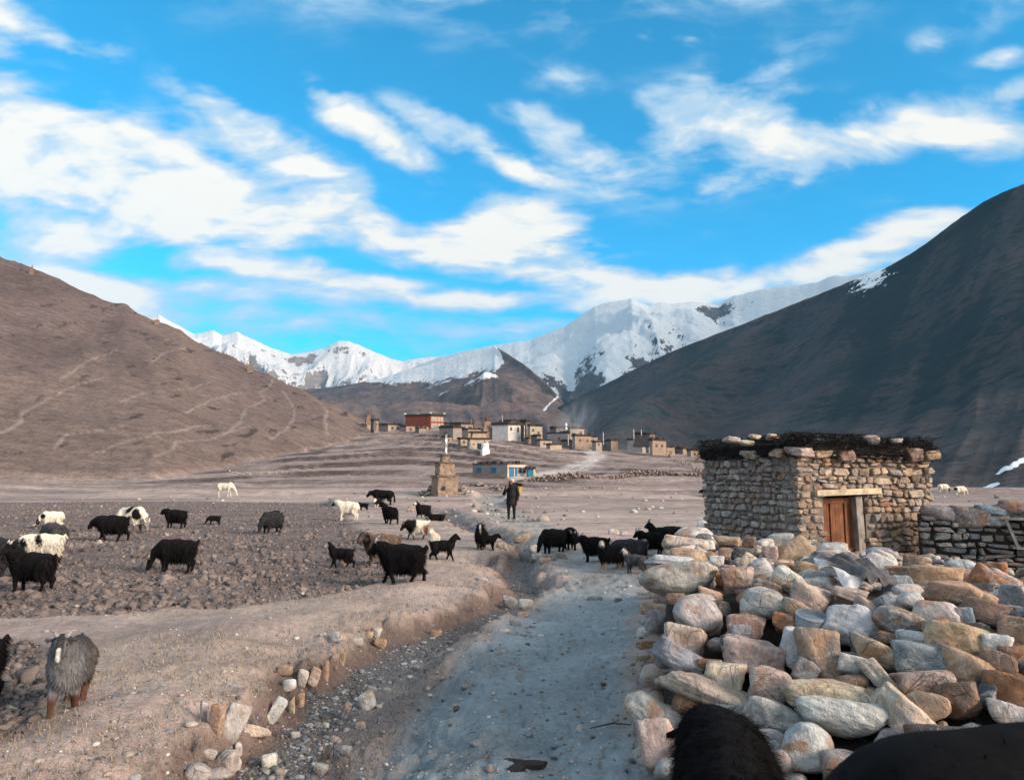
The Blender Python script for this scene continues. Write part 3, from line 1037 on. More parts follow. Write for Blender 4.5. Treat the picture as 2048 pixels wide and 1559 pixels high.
    def snow3(px, t, x, y, z, r):
        pyv = 958 - F * (z - CAMZ) / y
        k = 0.66 + (np.interp(px, [820, 1060, 1130, 1180, 1260, 1340, 1500], [760, 770, 800, 760, 720, 705, 690]) - pyv) / 160
        rocky = sstep(-0.05, 0.35, fbm(px * 0.016 + t * 2.0, t * 3.0, 707, 4)) * sstep(0.95, 0.6, t)
        streak = sstep(0.05, 0.5, fbm((px + 160 * t) * 0.06, t * 5, 709, 3))
        k = k + 0.16 - 0.22 * rocky * (0.4 + 0.8 * streak) - 0.6 * sstep(0.72, 0.48, mountain.nz) - 0.22 * sstep(40, -60, r) * sstep(0.35, 0.1, t)
        k = k - 0.5 * np.exp(-((px - 1440) / 50) ** 2) * sstep(0.8, 0.95, t)
        return np.clip(k, 0, 1.2)

    m = mountain_mat('snow_mountain_rock', (0.115, 0.105, 0.105), (0.075, 0.080, 0.090), snow=True, scale=0.7, bumpd=40.0, snowcol=(0.60, 0.65, 0.69))  # snow tinted blue, its shaded look put into the colour
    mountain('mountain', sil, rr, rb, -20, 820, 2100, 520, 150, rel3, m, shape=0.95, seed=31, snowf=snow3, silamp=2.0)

    # far sunlit snow range on the left
    sil = curve([(100, 660), (240, 640), (275, 634), (300, 629), (330, 645), (375, 668), (395, 663), (412, 660), (430, 670), (445, 668), (462, 664), (480, 672), (505, 684), (535, 697), (570, 708), (600, 706),
                 (640, 696), (668, 683), (690, 682), (712, 690), (740, 703), (770, 714), (800, 722), (830, 716), (855, 713), (880, 712), (900, 709), (940, 706), (1000, 700), (1080, 700)])
    rr = curve([(100, 8600), (1080, 8600)])
    rb = curve([(100, 4400), (1080, 4800)])

    def rel4(px, t, x, y):
        wx = 400 * fbm(x * 0.0008, y * 0.0008, 811, 3)
        return 560 * ridged((x + wx) * 0.0010, (y + wx) * 0.0006, 801, 6, 0.5) - 150

    def snow4(px, t, x, y, z, r):
        pyv = 958 - F * (z - CAMZ) / y
        k = 0.74 + (745 - pyv) / 160
        k = k + 0.16 - 0.30 * sstep(0.1, 0.5, fbm(px * 0.02, t * 3, 805, 4)) - 0.8 * sstep(0.72, 0.48, mountain.nz)
        return np.clip(k, 0, 1.2)

    m = mountain_mat('far_snow_rock', (0.24, 0.20, 0.17), (0.15, 0.13, 0.125), snow=True, scale=0.55, bumpd=60.0, snowcol=(0.60, 0.61, 0.62))
    mountain('mountain', sil, rr, rb, 0, 100, 1080, 420, 110, rel4, m, shape=1.0, seed=41, snowf=snow4, silamp=2.0)


def build_side_mountain():
    """the high mountain to the right, out of the picture, whose shade lies on the snow face"""
    n = 90
    X, Y = np.meshgrid(np.linspace(2900, 7500, n), np.linspace(-600, 4700, n), indexing='ij')
    ax = 4700 + 0.10 * (Y - 2000)
    prof = np.clip(1 - np.abs(X - ax) / np.where(X < ax, 1900, 2600), 0, 1) ** 1.05
    end = sstep(-600, 700, Y) * sstep(4700, 3900, Y)
    Z = 2750 * prof * end * (1 + 0.12 * ridged(X * 0.0012, Y * 0.0012, 901, 4)) - 30
    k = np.clip(0.2 + (Z.ravel() - 700) / 500, 0, 1.2)
    m = mountain_mat('side_mountain_rock', (0.10, 0.09, 0.09), (0.07, 0.07, 0.08), snow=True, scale=0.8, bumpd=26.0)
    me = mesh_np('mountain', np.stack([X.ravel(), Y.ravel(), Z.ravel()], -1), quads=grid_quads(n, n)[:, ::-1], attrs={'snow': k}, mats=[m])
    link('mountain', me, kind='structure')


build_mountains()
build_side_mountain()

# ------------------------------------------------------------------ stones
def icosphere(sub):
    t = (1 + 5 ** 0.5) / 2
    v = [(-1, t, 0), (1, t, 0), (-1, -t, 0), (1, -t, 0), (0, -1, t), (0, 1, t), (0, -1, -t), (0, 1, -t), (t, 0, -1), (t, 0, 1), (-t, 0, -1), (-t, 0, 1)]
    f = [(0, 11, 5), (0, 5, 1), (0, 1, 7), (0, 7, 10), (0, 10, 11), (1, 5, 9), (5, 11, 4), (11, 10, 2), (10, 7, 6), (7, 1, 8),
         (3, 9, 4), (3, 4, 2), (3, 2, 6), (3, 6, 8), (3, 8, 9), (4, 9, 5), (2, 4, 11), (6, 2, 10), (8, 6, 7), (9, 8, 1)]
    v = [np.array(p, float) / np.linalg.norm(p) for p in v]
    for _ in range(sub):
        cache = {}; nf = []

        def mid(a, b):
            k = (min(a, b), max(a, b))
            if k not in cache:
                m = v[a] + v[b]; v.append(m / np.linalg.norm(m)); cache[k] = len(v) - 1
            return cache[k]
        for a, b, c in f:
            ab, bc, ca = mid(a, b), mid(b, c), mid(c, a)
            nf += [(a, ab, ca), (b, bc, ab), (c, ca, bc), (ab, bc, ca)]
        f = nf
    return np.array(v), np.array(f)


ICO = {k: icosphere(k) for k in (0, 1, 2, 3, 4)}


def stone_mesh(name, seed, sub=2, planes=12, power=10, boxy=0.5, noise=0.05):
    rg = np.random.default_rng(seed)
    d, f = ICO[sub]
    ns = []; hs = []
    if boxy > 0:
        for a in range(3):
            for s in (-1, 1):
                n = np.zeros(3); n[a] = s
                n += rg.normal(0, 0.13, 3); ns.append(n / np.linalg.norm(n)); hs.append(rg.uniform(0.70, 0.85) / max(boxy, 0.3) ** 0.2)
    for _ in range(planes):
        n = rg.normal(0, 1, 3); n /= np.linalg.norm(n)
        ns.append(n); hs.append(rg.uniform(0.80, 1.12))
    ns = np.array(ns); hs = np.array(hs)
    dots = np.maximum(d @ ns.T, 0) / hs
    r = (dots ** power).sum(1) ** (-1.0 / power)
    p = d * r[:, None]
    off = rg.uniform(0, 50, 3)
    p = p * (1 + noise * (vn3(p * 2.2 + off, seed) + 0.5 * vn3(p * 5.5 + off, seed + 3) + 0.3 * vn3(p * 12 + off, seed + 5)))[:, None]
    lo, hi = p.min(0), p.max(0)
    p = (p - (lo + hi) / 2) / ((hi - lo) / 2)
    return mesh_np(name, p, tris=f, smooth=True, mats=[M_STONE])


def stone_mat():
    m, nt, b, out = new_mat('stone')
    g = G(nt)
    rnd = g.oinfo('Random')
    off = g.math('MULTIPLY', rnd, 137.0)
    ov = g.n('ShaderNodeCombineXYZ'); g.put(ov.inputs[0], off); g.put(ov.inputs[1], g.math('MULTIPLY', rnd, 71.0)); g.put(ov.inputs[2], g.math('MULTIPLY', rnd, 53.0))
    add = g.n('ShaderNodeVectorMath', operation='ADD')
    g.put(add.inputs[0], g.pos()); g.put(add.inputs[1], ov.outputs[0])
    P = add.outputs[0]
    # bedding direction differs from stone to stone
    rot = g.n('ShaderNodeVectorRotate', rotation_type='EULER_XYZ')
    g.put(rot.inputs['Vector'], P)
    rv = g.n('ShaderNodeCombineXYZ'); g.put(rv.inputs[0], g.math('MULTIPLY', rnd, 9.0)); g.put(rv.inputs[1], g.math('MULTIPLY', rnd, 17.0))
    g.put(rot.inputs['Rotation'], rv.outputs[0])
    base = g.oinfo('Color')
    n1 = g.noise(P, 7, 5, 0.6)
    n2 = g.noise(P, 38, 5, 0.65)
    band = g.noise(g.map(rot.outputs[0], (3, 3, 26)), 1.3, 4, 0.6, 0.4)
    k = g.math('ADD', g.math('MULTIPLY', n1, 0.9), g.math('ADD', g.math('MULTIPLY', n2, 0.5), g.math('MULTIPLY', band, 0.6)))
    k = g.ramp(k, 0.72, 1.30, 0.58, 1.32)
    c = g.mix(1.0, base, k, 'MULTIPLY')
    # rust stains on some, pale lime bloom on others, dark lichen in blotches
    rs = g.math('MULTIPLY', g.ramp(g.noise(P, 5.0, 4, 0.6, 0.6), 0.50, 0.68), g.ramp(g.math('FRACT', g.math('MULTIPLY', rnd, 7.3)), 0.15, 0.6))
    c = g.mix(g.math('MULTIPLY', rs, 0.72), c, (0.31, 0.145, 0.060))
    pl = g.math('MULTIPLY', g.ramp(g.noise(P, 6.5, 5, 0.62, 0.3), 0.54, 0.70), g.ramp(g.math('FRACT', g.math('MULTIPLY', rnd, 13.7)), 0.3, 0.9))
    c = g.mix(g.math('MULTIPLY', pl, 0.65), c, (0.56, 0.55, 0.53))
    bl = g.math('MULTIPLY', g.ramp(g.noise(P, 4.0, 4, 0.6, 0.5), 0.52, 0.70), g.ramp(g.math('FRACT', g.math('MULTIPLY', rnd, 23.1)), 0.45, 0.9))
    c = g.mix(g.math('MULTIPLY', bl, 0.6), c, (0.14, 0.16, 0.18))
    dk = g.ramp(g.noise(P, 17, 4, 0.7), 0.60, 0.74)
    c = g.mix(g.math('MULTIPLY', dk, 0.5), c, (0.07, 0.06, 0.055))
    # fine cracks
    cr = g.ramp(g.voro(g.map(rot.outputs[0], (1, 1, 1.7)), 5.5, 'DISTANCE_TO_EDGE'), 0.0, 0.020, 1, 0)
    crm = g.math('MULTIPLY', cr, g.ramp(g.noise(P, 3.0, 2, 0.5), 0.48, 0.62))
    c = g.mix(g.math('MULTIPLY', crm, 0.3), c, (0.06, 0.048, 0.042))
    vein = g.ramp(g.math('ABSOLUTE', g.math('SUBTRACT', g.noise(rot.outputs[0], 4.5, 3, 0.5, 0.8), 0.5)), 0.0, 0.018, 1, 0)
    c = g.mix(g.math('MULTIPLY', vein, 0.35), c, (0.6, 0.57, 0.52))
    nt.links.new(c, b.inputs['Base Color'])
    h = g.math('ADD', g.math('MULTIPLY', n1, 0.7), g.math('ADD', g.math('MULTIPLY', n2, 0.45), g.math('MULTIPLY', band, 0.35)))
    h = g.math('SUBTRACT', g.math('ADD', h, g.math('MULTIPLY', g.noise(P, 120, 3, 0.6), 0.22)), g.math('MULTIPLY', crm, 0.3))
    nt.links.new(g.bump(h, 0.9, 0.034), b.inputs['Normal'])
    b.inputs['Specular IOR Level'].default_value = 0.2
    b.inputs['Roughness'].default_value = 0.78
    return m


M_STONE = stone_mat()
PROTO = [stone_mesh('stone', 1000 + i, 3, 8, 16 if i % 2 else 8, 0.5, 0.07) for i in range(14)]
BLOCK = [stone_mesh('stone', 1100 + i, 3, 6, 26, 1.0, 0.07) for i in range(14)]
SMALL = [stone_mesh('stone', 1200 + i, 1, 8, 9, 0.4, 0.05) for i in range(8)]

WHITE = (.60, .575, .545); PALE = (.46, .43, .40); CREAM = (.55, .46, .36); TAN = (.42, .29, .195); BROWN = (.22, .14, .10); RUST = (.30, .13, .055)
PINK = (.43, .32, .28); GREY = (.27, .27, .275); BLUE = (.25, .275, .30); TEAL = (.075, .10, .115); DARK = (.095, .088, .09); BLUW = (.46, .475, .48); KHAKI = (.42, .345, .265)
PALETTE = [WHITE, PALE, PALE, CREAM, TAN, TAN, BROWN, PINK, PINK, GREY, GREY, BLUE, BLUW, RUST, KHAKI, DARK]


def jit(c, rg, a=0.12):
    k = 1 + rg.uniform(-a, a)
    c = tuple(v + (m_ - v) * 0.10 for v, m_ in zip(c, (0.36, 0.305, 0.265))) if c[0] > 0.12 else c
    return tuple(max(0.01, v * k * (1 + rg.uniform(-0.04, 0.04))) for v in c)


# ------------------------------------------------------------------ the heap of building stone beside the path
PILE = [(0.62, 4.05), (0.96, 5.45), (1.24, 6.7), (1.52, 7.9), (1.95, 9.4), (2.9, 11.9), (4.4, 10.4), (5.6, 8.7), (7.4, 7.0), (9.5, 5.4), (9.0, 0.6), (3.0, 2.45), (1.5, 3.25)]


def pile_h(x, y):
    x = np.asarray(x, float); y = np.asarray(y, float)
    ins = inpoly(x, y, PILE)
    dl, _, _ = polydist(x, y, PILE[:6])
    db, _, _ = polydist(x, y, PILE[5:10])
    df, _, _ = polydist(x, y, PILE[10:] + PILE[:1])
    H = 1.06 - 0.035 * np.clip(x - 1, 0, 6)
    k = sstep(-0.02, 0.16, dl) * sstep(-0.1, 1.0, db) * np.clip(df / 1.75, 0, 1) ** 0.85
    lump = 0.10 * fbm(x * 1.1, y * 1.1, 71, 3)
    return np.where(ins, (H + lump) * k, -0.2) + 0.0


def top_surf(x, y):
    return np.maximum(pile_h(x, y), tfast(x, y))


PILE_STONES = [
    (1354, 1158, 155, 66, 0, PALE, 1), (1338, 1121, 98, 22, 3, BLUW, 0), (1381, 1111, 80, 32, 6, TAN, 0), (1376, 1090, 102, 34, 5, CREAM, 0), (1390, 1072, 80, 36, 0, WHITE, 1), (1430, 1061, 76, 34, 8, WHITE, 1),
    (1432, 1041, 36, 26, 0, PALE, 0), (1503, 1051, 36, 30, 0, GREY, 1), (1452, 1083, 54, 20, 3, TAN, 0), (1313, 1096, 40, 40, 35, PALE, 0), (1497, 1083, 27, 21, 0, BROWN, 0), (1521, 1074, 47, 24, 5, PALE, 1),
    (1560, 1086, 56, 38, -12, BLUW, 0), (1586, 1106, 88, 52, -22, TAN, 0), (1434, 1124, 28, 25, 0, WHITE, 0), (1485, 1109, 41, 33, 10, DARK, 0), (1496, 1122, 26, 30, 30, CREAM, 0), (1521, 1141, 56, 48, 0, BLUW, 1),
    (1473, 1161, 66, 57, 0, PINK, 0), (1579, 1164, 70, 52, 22, WHITE, 0), (1528, 1206, 88, 60, 4, PALE, 1), (1396, 1231, 96, 84, 8, PALE, 1), (1370, 1280, 86, 60, 12, CREAM, 0), (1362, 1322, 118, 52, 26, BLUE, 0),
    (1451, 1354, 76, 56, 6, CREAM, 0), (1508, 1309, 113, 68, 3, PINK, 0), (1582, 1297, 42, 76, 6, BLUW, 0), (1492, 1252, 72, 46, 3, BROWN, 0), (1477, 1262, 50, 32, 0, BLUE, 0), (1569, 1246, 43, 40, 0, RUST, 0),
    (1597, 1220, 70, 34, 32, KHAKI, 0), (1622, 1199, 78, 54, 20, PINK, 0), (1640, 1314, 78, 108, -6, TAN, 0), (1303, 1358, 66, 44, -48, BLUE, 1), (1430, 1386, 222, 52, 16, KHAKI, 1), (1312, 1432, 128, 62, 22, PALE, 1),
    (1284, 1459, 36, 54, 0, GREY, 1), (1317, 1492, 78, 92, -6, PINK, 0), (1541, 1373, 76, 70, 8, PINK, 0), (1665, 1400, 178, 70, 4, KHAKI, 1), (1680, 1434, 158, 64, 2, WHITE, 1), (1618, 1494, 98, 82, 0, BLUW, 1),
    (1550, 1434, 112, 56, 8, PALE, 1), (1537, 1490, 66, 54, 0, GREY, 0), (1552, 1532, 82, 56, 0, GREY, 0), (1806, 1430, 108, 58, 42, CREAM, 0), (1854, 1413, 74, 48, -8, TAN, 1), (1748, 1404, 46, 38, 20, TAN, 0),
    (1762, 1362, 92, 34, 52, KHAKI, 0), (1836, 1370, 120, 48, -16, PINK, 0), (1842, 1318, 96, 54, 6, BLUE, 0), (1830, 1281, 64, 32, 4, BLUW, 1), (1748, 1304, 96, 48, 20, KHAKI, 1), (1708, 1332, 54, 36, 8, WHITE, 0),
    (1702, 1366, 62, 32, -8, BROWN, 1), (1917, 1284, 116, 64, 8, TAN, 0), (1928, 1338, 92, 64, 10, TAN, 0), (1995, 1332, 58, 50, 14, BROWN, 0), (1992, 1293, 49, 42, 6, WHITE, 0), (2016, 1380, 76, 58, 0, RUST, 0),
    (1974, 1394, 33, 40, 0, TEAL, 0), (2018, 1427, 64, 38, 4, PALE, 0), (1911, 1400, 76, 66, 0, BROWN, 0), (1700, 1250, 114, 76, 8, BLUW, 0), (1807, 1247, 118, 54, 12, GREY, 1), (1782, 1208, 66, 36, 6, BLUE, 1),
    (1820, 1203, 47, 33, -12, BLUW, 1), (1735, 1219, 54, 38, 22, PINK, 0), (1902, 1185, 94, 40, 5, (.42, .24, .16), 0), (1975, 1169, 64, 50, 38, RUST, 0), (1873, 1157, 86, 48, 5, (.46, .30, .18), 0), (1927, 1158, 47, 36, 0, PINK, 0),
    (1794, 1168, 55, 31, -8, BLUE, 0), (1800, 1145, 59, 24, 3, TAN, 0), (1755, 1132, 55, 42, 25, WHITE, 0), (1772, 1120, 48, 28, 42, BLUW, 1), (1767, 1106, 59, 21, 3, GREY, 1), (1829, 1126, 39, 30, 10, BROWN, 0),
    (1920, 1132, 50, 26, 4, BLUW, 1), (1990, 1143, 38, 35, 0, RUST, 0), (1999, 1167, 62, 42, 30, PINK, 0), (2029, 1195, 46, 44, 0, GREY, 0), (1977, 1227, 82, 44, 12, BROWN, 0), (1925, 1234, 39, 33, 0, (.17, .26, .33), 0),
    (1870, 1230, 88, 52, 4, PALE, 0), (1877, 1253, 33, 31, 0, RUST, 0), (2033, 1229, 32, 30, 0, BLUE, 1), (2030, 1268, 52, 62, 0, BROWN, 0), (1667, 1096, 50, 23, 0, BLUW, 1), (1655, 1110, 42, 20, 0, PALE, 0),
    (1702, 1118, 30, 26, 0, GREY, 0), (1724, 1131, 34, 28, 0, PALE, 0), (1668, 1128, 40, 32, 0, BROWN, 0), (1625, 1136, 70, 34, -4, (.46, .30, .17), 0), (1700, 1188, 64, 25, 5, PINK, 0), (1640, 1168, 60, 28, 0, BLUW, 0),
    (1304, 1193, 56, 19, 2, PALE, 2), (1313, 1222, 72, 31, 4, TAN, 2), (1298, 1246, 42, 16, 2, GREY, 2), (1305, 1268, 62, 23, 2, PALE, 2), (1293, 1294, 40, 27, 0, BROWN, 2), (1291, 1327, 42, 33, -2, TEAL, 2), (1290, 1372, 40, 40, 0, GREY, 2),
    (1352, 1198, 40, 24, 0, BROWN, 0), (1420, 1190, 50, 24, 14, TAN, 0), (1440, 1215, 40, 30, 0, DARK, 0), (1455, 1290, 28, 40, -10, DARK, 0), (1420, 1328, 50, 22, 6, RUST, 0), (1720, 1290, 34, 40, 0, DARK, 0), (1780, 1275, 40, 24, 0, BROWN, 0),
    (1870, 1300, 30, 30, 0, GREY, 0), (1960, 1350, 26, 30, 0, DARK, 0), (1955, 1255, 40, 20, 0, DARK, 0), (2025, 1310, 44, 34, 0, BROWN, 0), (1610, 1345, 44, 46, 30, GREY, 0), (1460, 1430, 60, 40, 0, GREY, 0),
    (1480, 1060, 30, 20, 0, PALE, 0), (1415, 1090, 30, 22, 0, WHITE, 0), (1540, 1105, 30, 26, 0, PINK, 0), (1450, 1105, 28, 20, 0, BROWN, 0), (1455, 1140, 30, 22, 0, PINK, 0), (1545, 1180, 36, 30, 0, BROWN, 0),
]


def build_pile():
    rg = np.random.default_rng(11)
    root = empty('stone_heap', (2.6, 6.0, 0), label='heap of loose pale and rust coloured building stones beside the path', cat='stone heap')
    root_inv = root.location.copy()
    # earth and rubble core under the visible stones, near black as painted gap shade
    n = 90
    xs = np.linspace(0.4, 9.4, n); ys = np.linspace(0.8, 12, n)
    X, Y = np.meshgrid(xs, ys, indexing='ij')
    Zs = pile_h(X, Y) - 0.20 - 0.10 * sstep(0.25, 0.0, polydist(X, Y, PILE[:6])[0])
    Zs = np.maximum(Zs, -0.35)
    me = mesh_np('rubble_core', np.stack([X.ravel() - 2.6, Y.ravel() - 6.0, Zs.ravel()], -1), quads=grid_quads(n, n)[:, ::-1], cols=np.tile((0.050, 0.040, 0.036), (n * n, 1)), attrs={'rough': np.full(n * n, 0.8), 'far': np.zeros(n * n)}, mats=[M_GROUND])
    link('rubble_core', me, parent=root)
    placed = []

    def put(p, half, roll, colr, mesh, push=0.3, tilt=0.0, yaw=0.0):
        d = np.array([0, 0, CAMZ]) - p
        d = d / np.linalg.norm(d)
        rgt = np.array([d[1] * -1.0, d[0], 0.0]); rgt = -rgt / np.linalg.norm(rgt)
        rgt = rgt if rgt[0] > 0 else -rgt
        up = np.cross(d, rgt) * -1.0
        if up[2] < 0: up = -up
        R = Matrix((Vector(rgt), Vector(-d), Vector(up))).transposed()
        if R.determinant() < 0:
            R = Matrix((Vector(rgt), Vector(d), Vector(up))).transposed()
        Rl = Matrix.Rotation(math.radians(roll), 3, 'Y')
        Rt = Matrix.Rotation(tilt, 3, 'X') @ Matrix.Rotation(yaw, 3, 'Z')
        q = p - d * half[1] * push
        M = (R @ Rl @ Rt).to_4x4()
        o = link('stone', mesh, parent=root, color=colr)
        o.matrix_local = Matrix.Translation(Vector(q) - root_inv) @ M @ Matrix.Diagonal((*half, 1))
        placed.append((q, max(half)))

    for i, (px, py, w, h, roll, colr, typ) in enumerate(PILE_STONES):
        p = ground_at(px, py, top_surf)
        dist = np.linalg.norm(p - np.array([0, 0, CAMZ]))
        s = dist / F
        hw, hh = w * s / 2 * 0.98, h * s / 2 * 0.99
        dep = np.clip(0.85 * (hw * hh) ** 0.5, hh * 0.6, 0.24)
        if typ == 2: dep = hw * 0.9
        big = w > 60
        me = stone_mesh('stone', 3000 + i, (3 if w > 26 else 2) if w < 105 else 4, 7 if typ != 1 else 14, (18 if typ == 0 else 7 if typ == 1 else 20), 0.9 if typ == 2 else (0.55 if typ == 0 else 0.2), 0.075)
        put(p, (hw, dep, hh), roll, jit(colr, rg, 0.06), me, push=0.35, tilt=rg.uniform(-0.15, 0.15))
    # stones in between and out of the frame to the right
    tries = 0; extra = 0
    cx_, cy_ = rg.uniform(0.6, 6.2, 9000), rg.uniform(2.4, 11.8, 9000)
    fx_, fy_ = rg.uniform(0.9, 3.2, 9000), rg.uniform(2.5, 4.4, 9000)
    cz_, fz_ = pile_h(cx_, cy_), pile_h(fx_, fy_)
    pq = np.array([q for q, r in placed]); prr = np.array([r for q, r in placed])
    while extra < 172 and tries < 9000:
        tries += 1
        if tries >= 8999: break
        x, y, z = (cx_[tries], cy_[tries], cz_[tries]) if extra > 40 else (fx_[tries], fy_[tries], fz_[tries])
        if z < 0.03: continue
        s = rg.uniform(0.06, 0.15) if extra > 40 else rg.uniform(0.14, 0.24)
        p = np.array([x, y, z - 0.03 - s * 0.25])
        if (np.linalg.norm(pq - p, axis=1) < (s + prr) * 0.62).any():
            continue
        half = (s, s * rg.uniform(0.55, 0.9), s * rg.uniform(0.45, 0.75))
        o = link('stone', PROTO[extra % 14], parent=root, color=jit(PALETTE[rg.integers(len(PALETTE))], rg, 0.15))
        o.matrix_local = Matrix.Translation(Vector(p) - root_inv) @ Matrix.Rotation(rg.uniform(0, 6.28), 4, 'Z') @ Matrix.Rotation(rg.uniform(-0.5, 0.5), 4, 'X') @ Matrix.Diagonal((*half, 1))
        pq = np.vstack([pq, p]); prr = np.append(prr, s); extra += 1
    # small broken pieces filling the gaps
    d, f = ICO[1]
    for q_, colr in enumerate(((.40, .31, .25), (.50, .45, .40), (.30, .17, .10), (.26, .25, .25))):
        vs = []; fs = []; nb = 0
        xs_, ys_ = rg.uniform(0.6, 6.5, 420), rg.uniform(2.4, 11.9, 420)
        zs_ = pile_h(xs_, ys_)
        for k in range(420):
            x, y, z = xs_[k], ys_[k], zs_[k]
            if z < 0.02: continue
            s = rg.uniform(0.03, 0.095)
            q = d * (1 + 0.30 * vn3(d * 1.5 + k * 1.7, k % 50) + 0.12 * vn3(d * 4 + k, k % 40))[:, None] * (s, s * rg.uniform(.6, 1), s * rg.uniform(.45, .85))
            a = rg.uniform(0, 6.28)
            q = np.stack([q[:, 0] * math.cos(a) - q[:, 1] * math.sin(a), q[:, 0] * math.sin(a) + q[:, 1] * math.cos(a), q[:, 2]], -1)
            vs.append(q + (x - 2.6, y - 6.0, z - 0.075)); fs.append(f + nb); nb += len(d)
        me = mesh_np('rubble', np.concatenate(vs), tris=np.concatenate(fs), smooth=True, mats=[M_STONE])
        link('rubble', me, parent=root, kind='stuff', color=colr)
    return root


PILE_ROOT = build_pile()

# ------------------------------------------------------------------ stone hut, roof of brushwood, door
def mud_mat(name, c1, c2):
    m, nt, b, out = new_mat(name)
    g = G(nt); P = g.pos()
    n = g.noise(P, 5, 5, 0.6); n2 = g.noise(P, 40, 3, 0.6)
    c = g.mix(g.ramp(n, 0.35, 0.65), c1, c2)
    c = g.mix(1.0, c, g.ramp(n2, 0.3, 0.7, 0.75, 1.2), 'MULTIPLY')
    nt.links.new(c, b.inputs['Base Color'])
    nt.links.new(g.bump(g.math('ADD', n, g.math('MULTIPLY', n2, .5)), 0.7, 0.03), b.inputs['Normal'])
    return m


def wood_mat(name, c1, c2, scale=(60, 60, 3)):
    m, nt, b, out = new_mat(name)
    g = G(nt); P = g.obj()
    n = g.noise(g.map(P, scale), 1.0, 5, 0.65, 0.3); n2 = g.noise(P, 6, 4, 0.6)
    c = g.mix(g.ramp(n, 0.3, 0.7), c1, c2)
    c = g.mix(1.0, c, g.ramp(n2, 0.3, 0.7, 0.65, 1.25), 'MULTIPLY')
    nt.links.new(c, b.inputs['Base Color'])
    nt.links.new(g.bump(n, 0.5, 0.006), b.inputs['Normal'])
    b.inputs['Roughness'].default_value = 0.8
    return m


def col_mat(name, rough=0.85, noise=0.3, nscale=3.0, spec=0.2, bump=0.3, bdist=0.02):
    """colour from the mesh colour attribute with some weathering"""
    m, nt, b, out = new_mat(name)
    g = G(nt); P = g.pos()
    n = g.noise(P, nscale, 5, 0.62); n2 = g.noise(P, nscale * 7, 3, 0.6)
    k = g.ramp(g.math('ADD', n, g.math('MULTIPLY', n2, 0.5)), 0.45, 1.05, 1 - noise, 1 + noise)
    nt.links.new(g.mix(1.0, g.attr('Col'), k, 'MULTIPLY'), b.inputs['Base Color'])
    nt.links.new(g.bump(n2, bump, bdist), b.inputs['Normal'])
    b.inputs['Roughness'].default_value = rough
    b.inputs['Specular IOR Level'].default_value = spec
    return m


M_MUD = mud_mat('mud_mortar', (0.20, 0.165, 0.14), (0.125, 0.108, 0.098))
M_DOOR = wood_mat('door_wood', (0.205, 0.082, 0.035), (0.115, 0.048, 0.024))
M_GREYWOOD = wood_mat('weathered_wood', (0.30, 0.27, 0.24), (0.18, 0.16, 0.145))
M_LINTEL = wood_mat('pale_timber', (0.52, 0.43, 0.30), (0.36, 0.28, 0.19), (4, 60, 60))
M_BRUSH = col_mat('brushwood', 0.9, 0.4, 9)
M_IRON = col_mat('dark_iron', 0.5, 0.3, 20, 0.5)


def rubble_cells(L, H, rg, hmin, hmax, wmin, wmax, hole=None):
    cells = []
    z = 0.0
    while z < H - 0.03:
        h = min(rg.uniform(hmin, hmax), H - z)
        x = -rg.uniform(0, 0.08)
        while x < L - 0.02:
            w = min(rg.uniform(wmin, wmax) * rg.choice([0.7, 1.0, 1.0, 1.5]), L - x)
            if L - x - w < 0.06: w = L - x
            cx, cz = x + w / 2, z + h / 2
            if hole is None or not (hole[0] < cx < hole[1] and cz < hole[2]):
                if rg.random() < 0.22 and h > 0.13:
                    k = rg.uniform(0.35, 0.65)
                    cells.append((cx, z + h * k / 2, w, h * k)); cells.append((cx, z + h * (1 + k) / 2, w, h * (1 - k)))
                else:
                    cells.append((cx, cz, w, h))
            x += w
        z += h
    return cells


def stone_face(wall, cells, rg, palette, prot=0.045, depth=0.09, y0=0.0):
    for i, (cx, cz, w, h) in enumerate(cells):
        o = link('stone', BLOCK[int(rg.integers(14))], parent=wall, color=jit(palette[int(rg.integers(len(palette)))], rg, 0.22))
        o.location = (cx + rg.uniform(-.008, .008), y0 + depth - prot * rg.uniform(0.4, 1.5), cz + rg.uniform(-.02, .02))
        o.rotation_euler = (rg.uniform(-.10, .10), rg.normal(0, .09), rg.uniform(-.12, .12))
        sx = -1 if rg.random() < 0.5 else 1
        o.scale = (w / 2 * rg.uniform(0.82, 1.04) * sx, depth, h / 2 * rg.uniform(0.78, 1.03))


HUT_C = at(1605, 1150, 13.3)[:2]
HUT_L = at(1412, 1100, 16.3)[:2]
HUT_R = at(1874, 1130, 14.35)[:2]


def plane_sz(A, B, px, py):
    """position along the wall A-B and height where the ray of a pixel meets it"""
    r = ray(px, py)
    e = np.array(B) - np.array(A); L = np.linalg.norm(e); e = e / L
    # solve A + s e = t r_xy
    M = np.array([[e[0], -r[0]], [e[1], -r[1]]])
    s, t = np.linalg.solve(M, -np.array(A))
    return s, CAMZ + r[2] * t


def wall_frame(name, A, B, parent, origin):
    e = np.array(B) - np.array(A)
    return math.atan2(e[1], e[0]), float(np.linalg.norm(e)), (A[0] - origin[0], A[1] - origin[1])


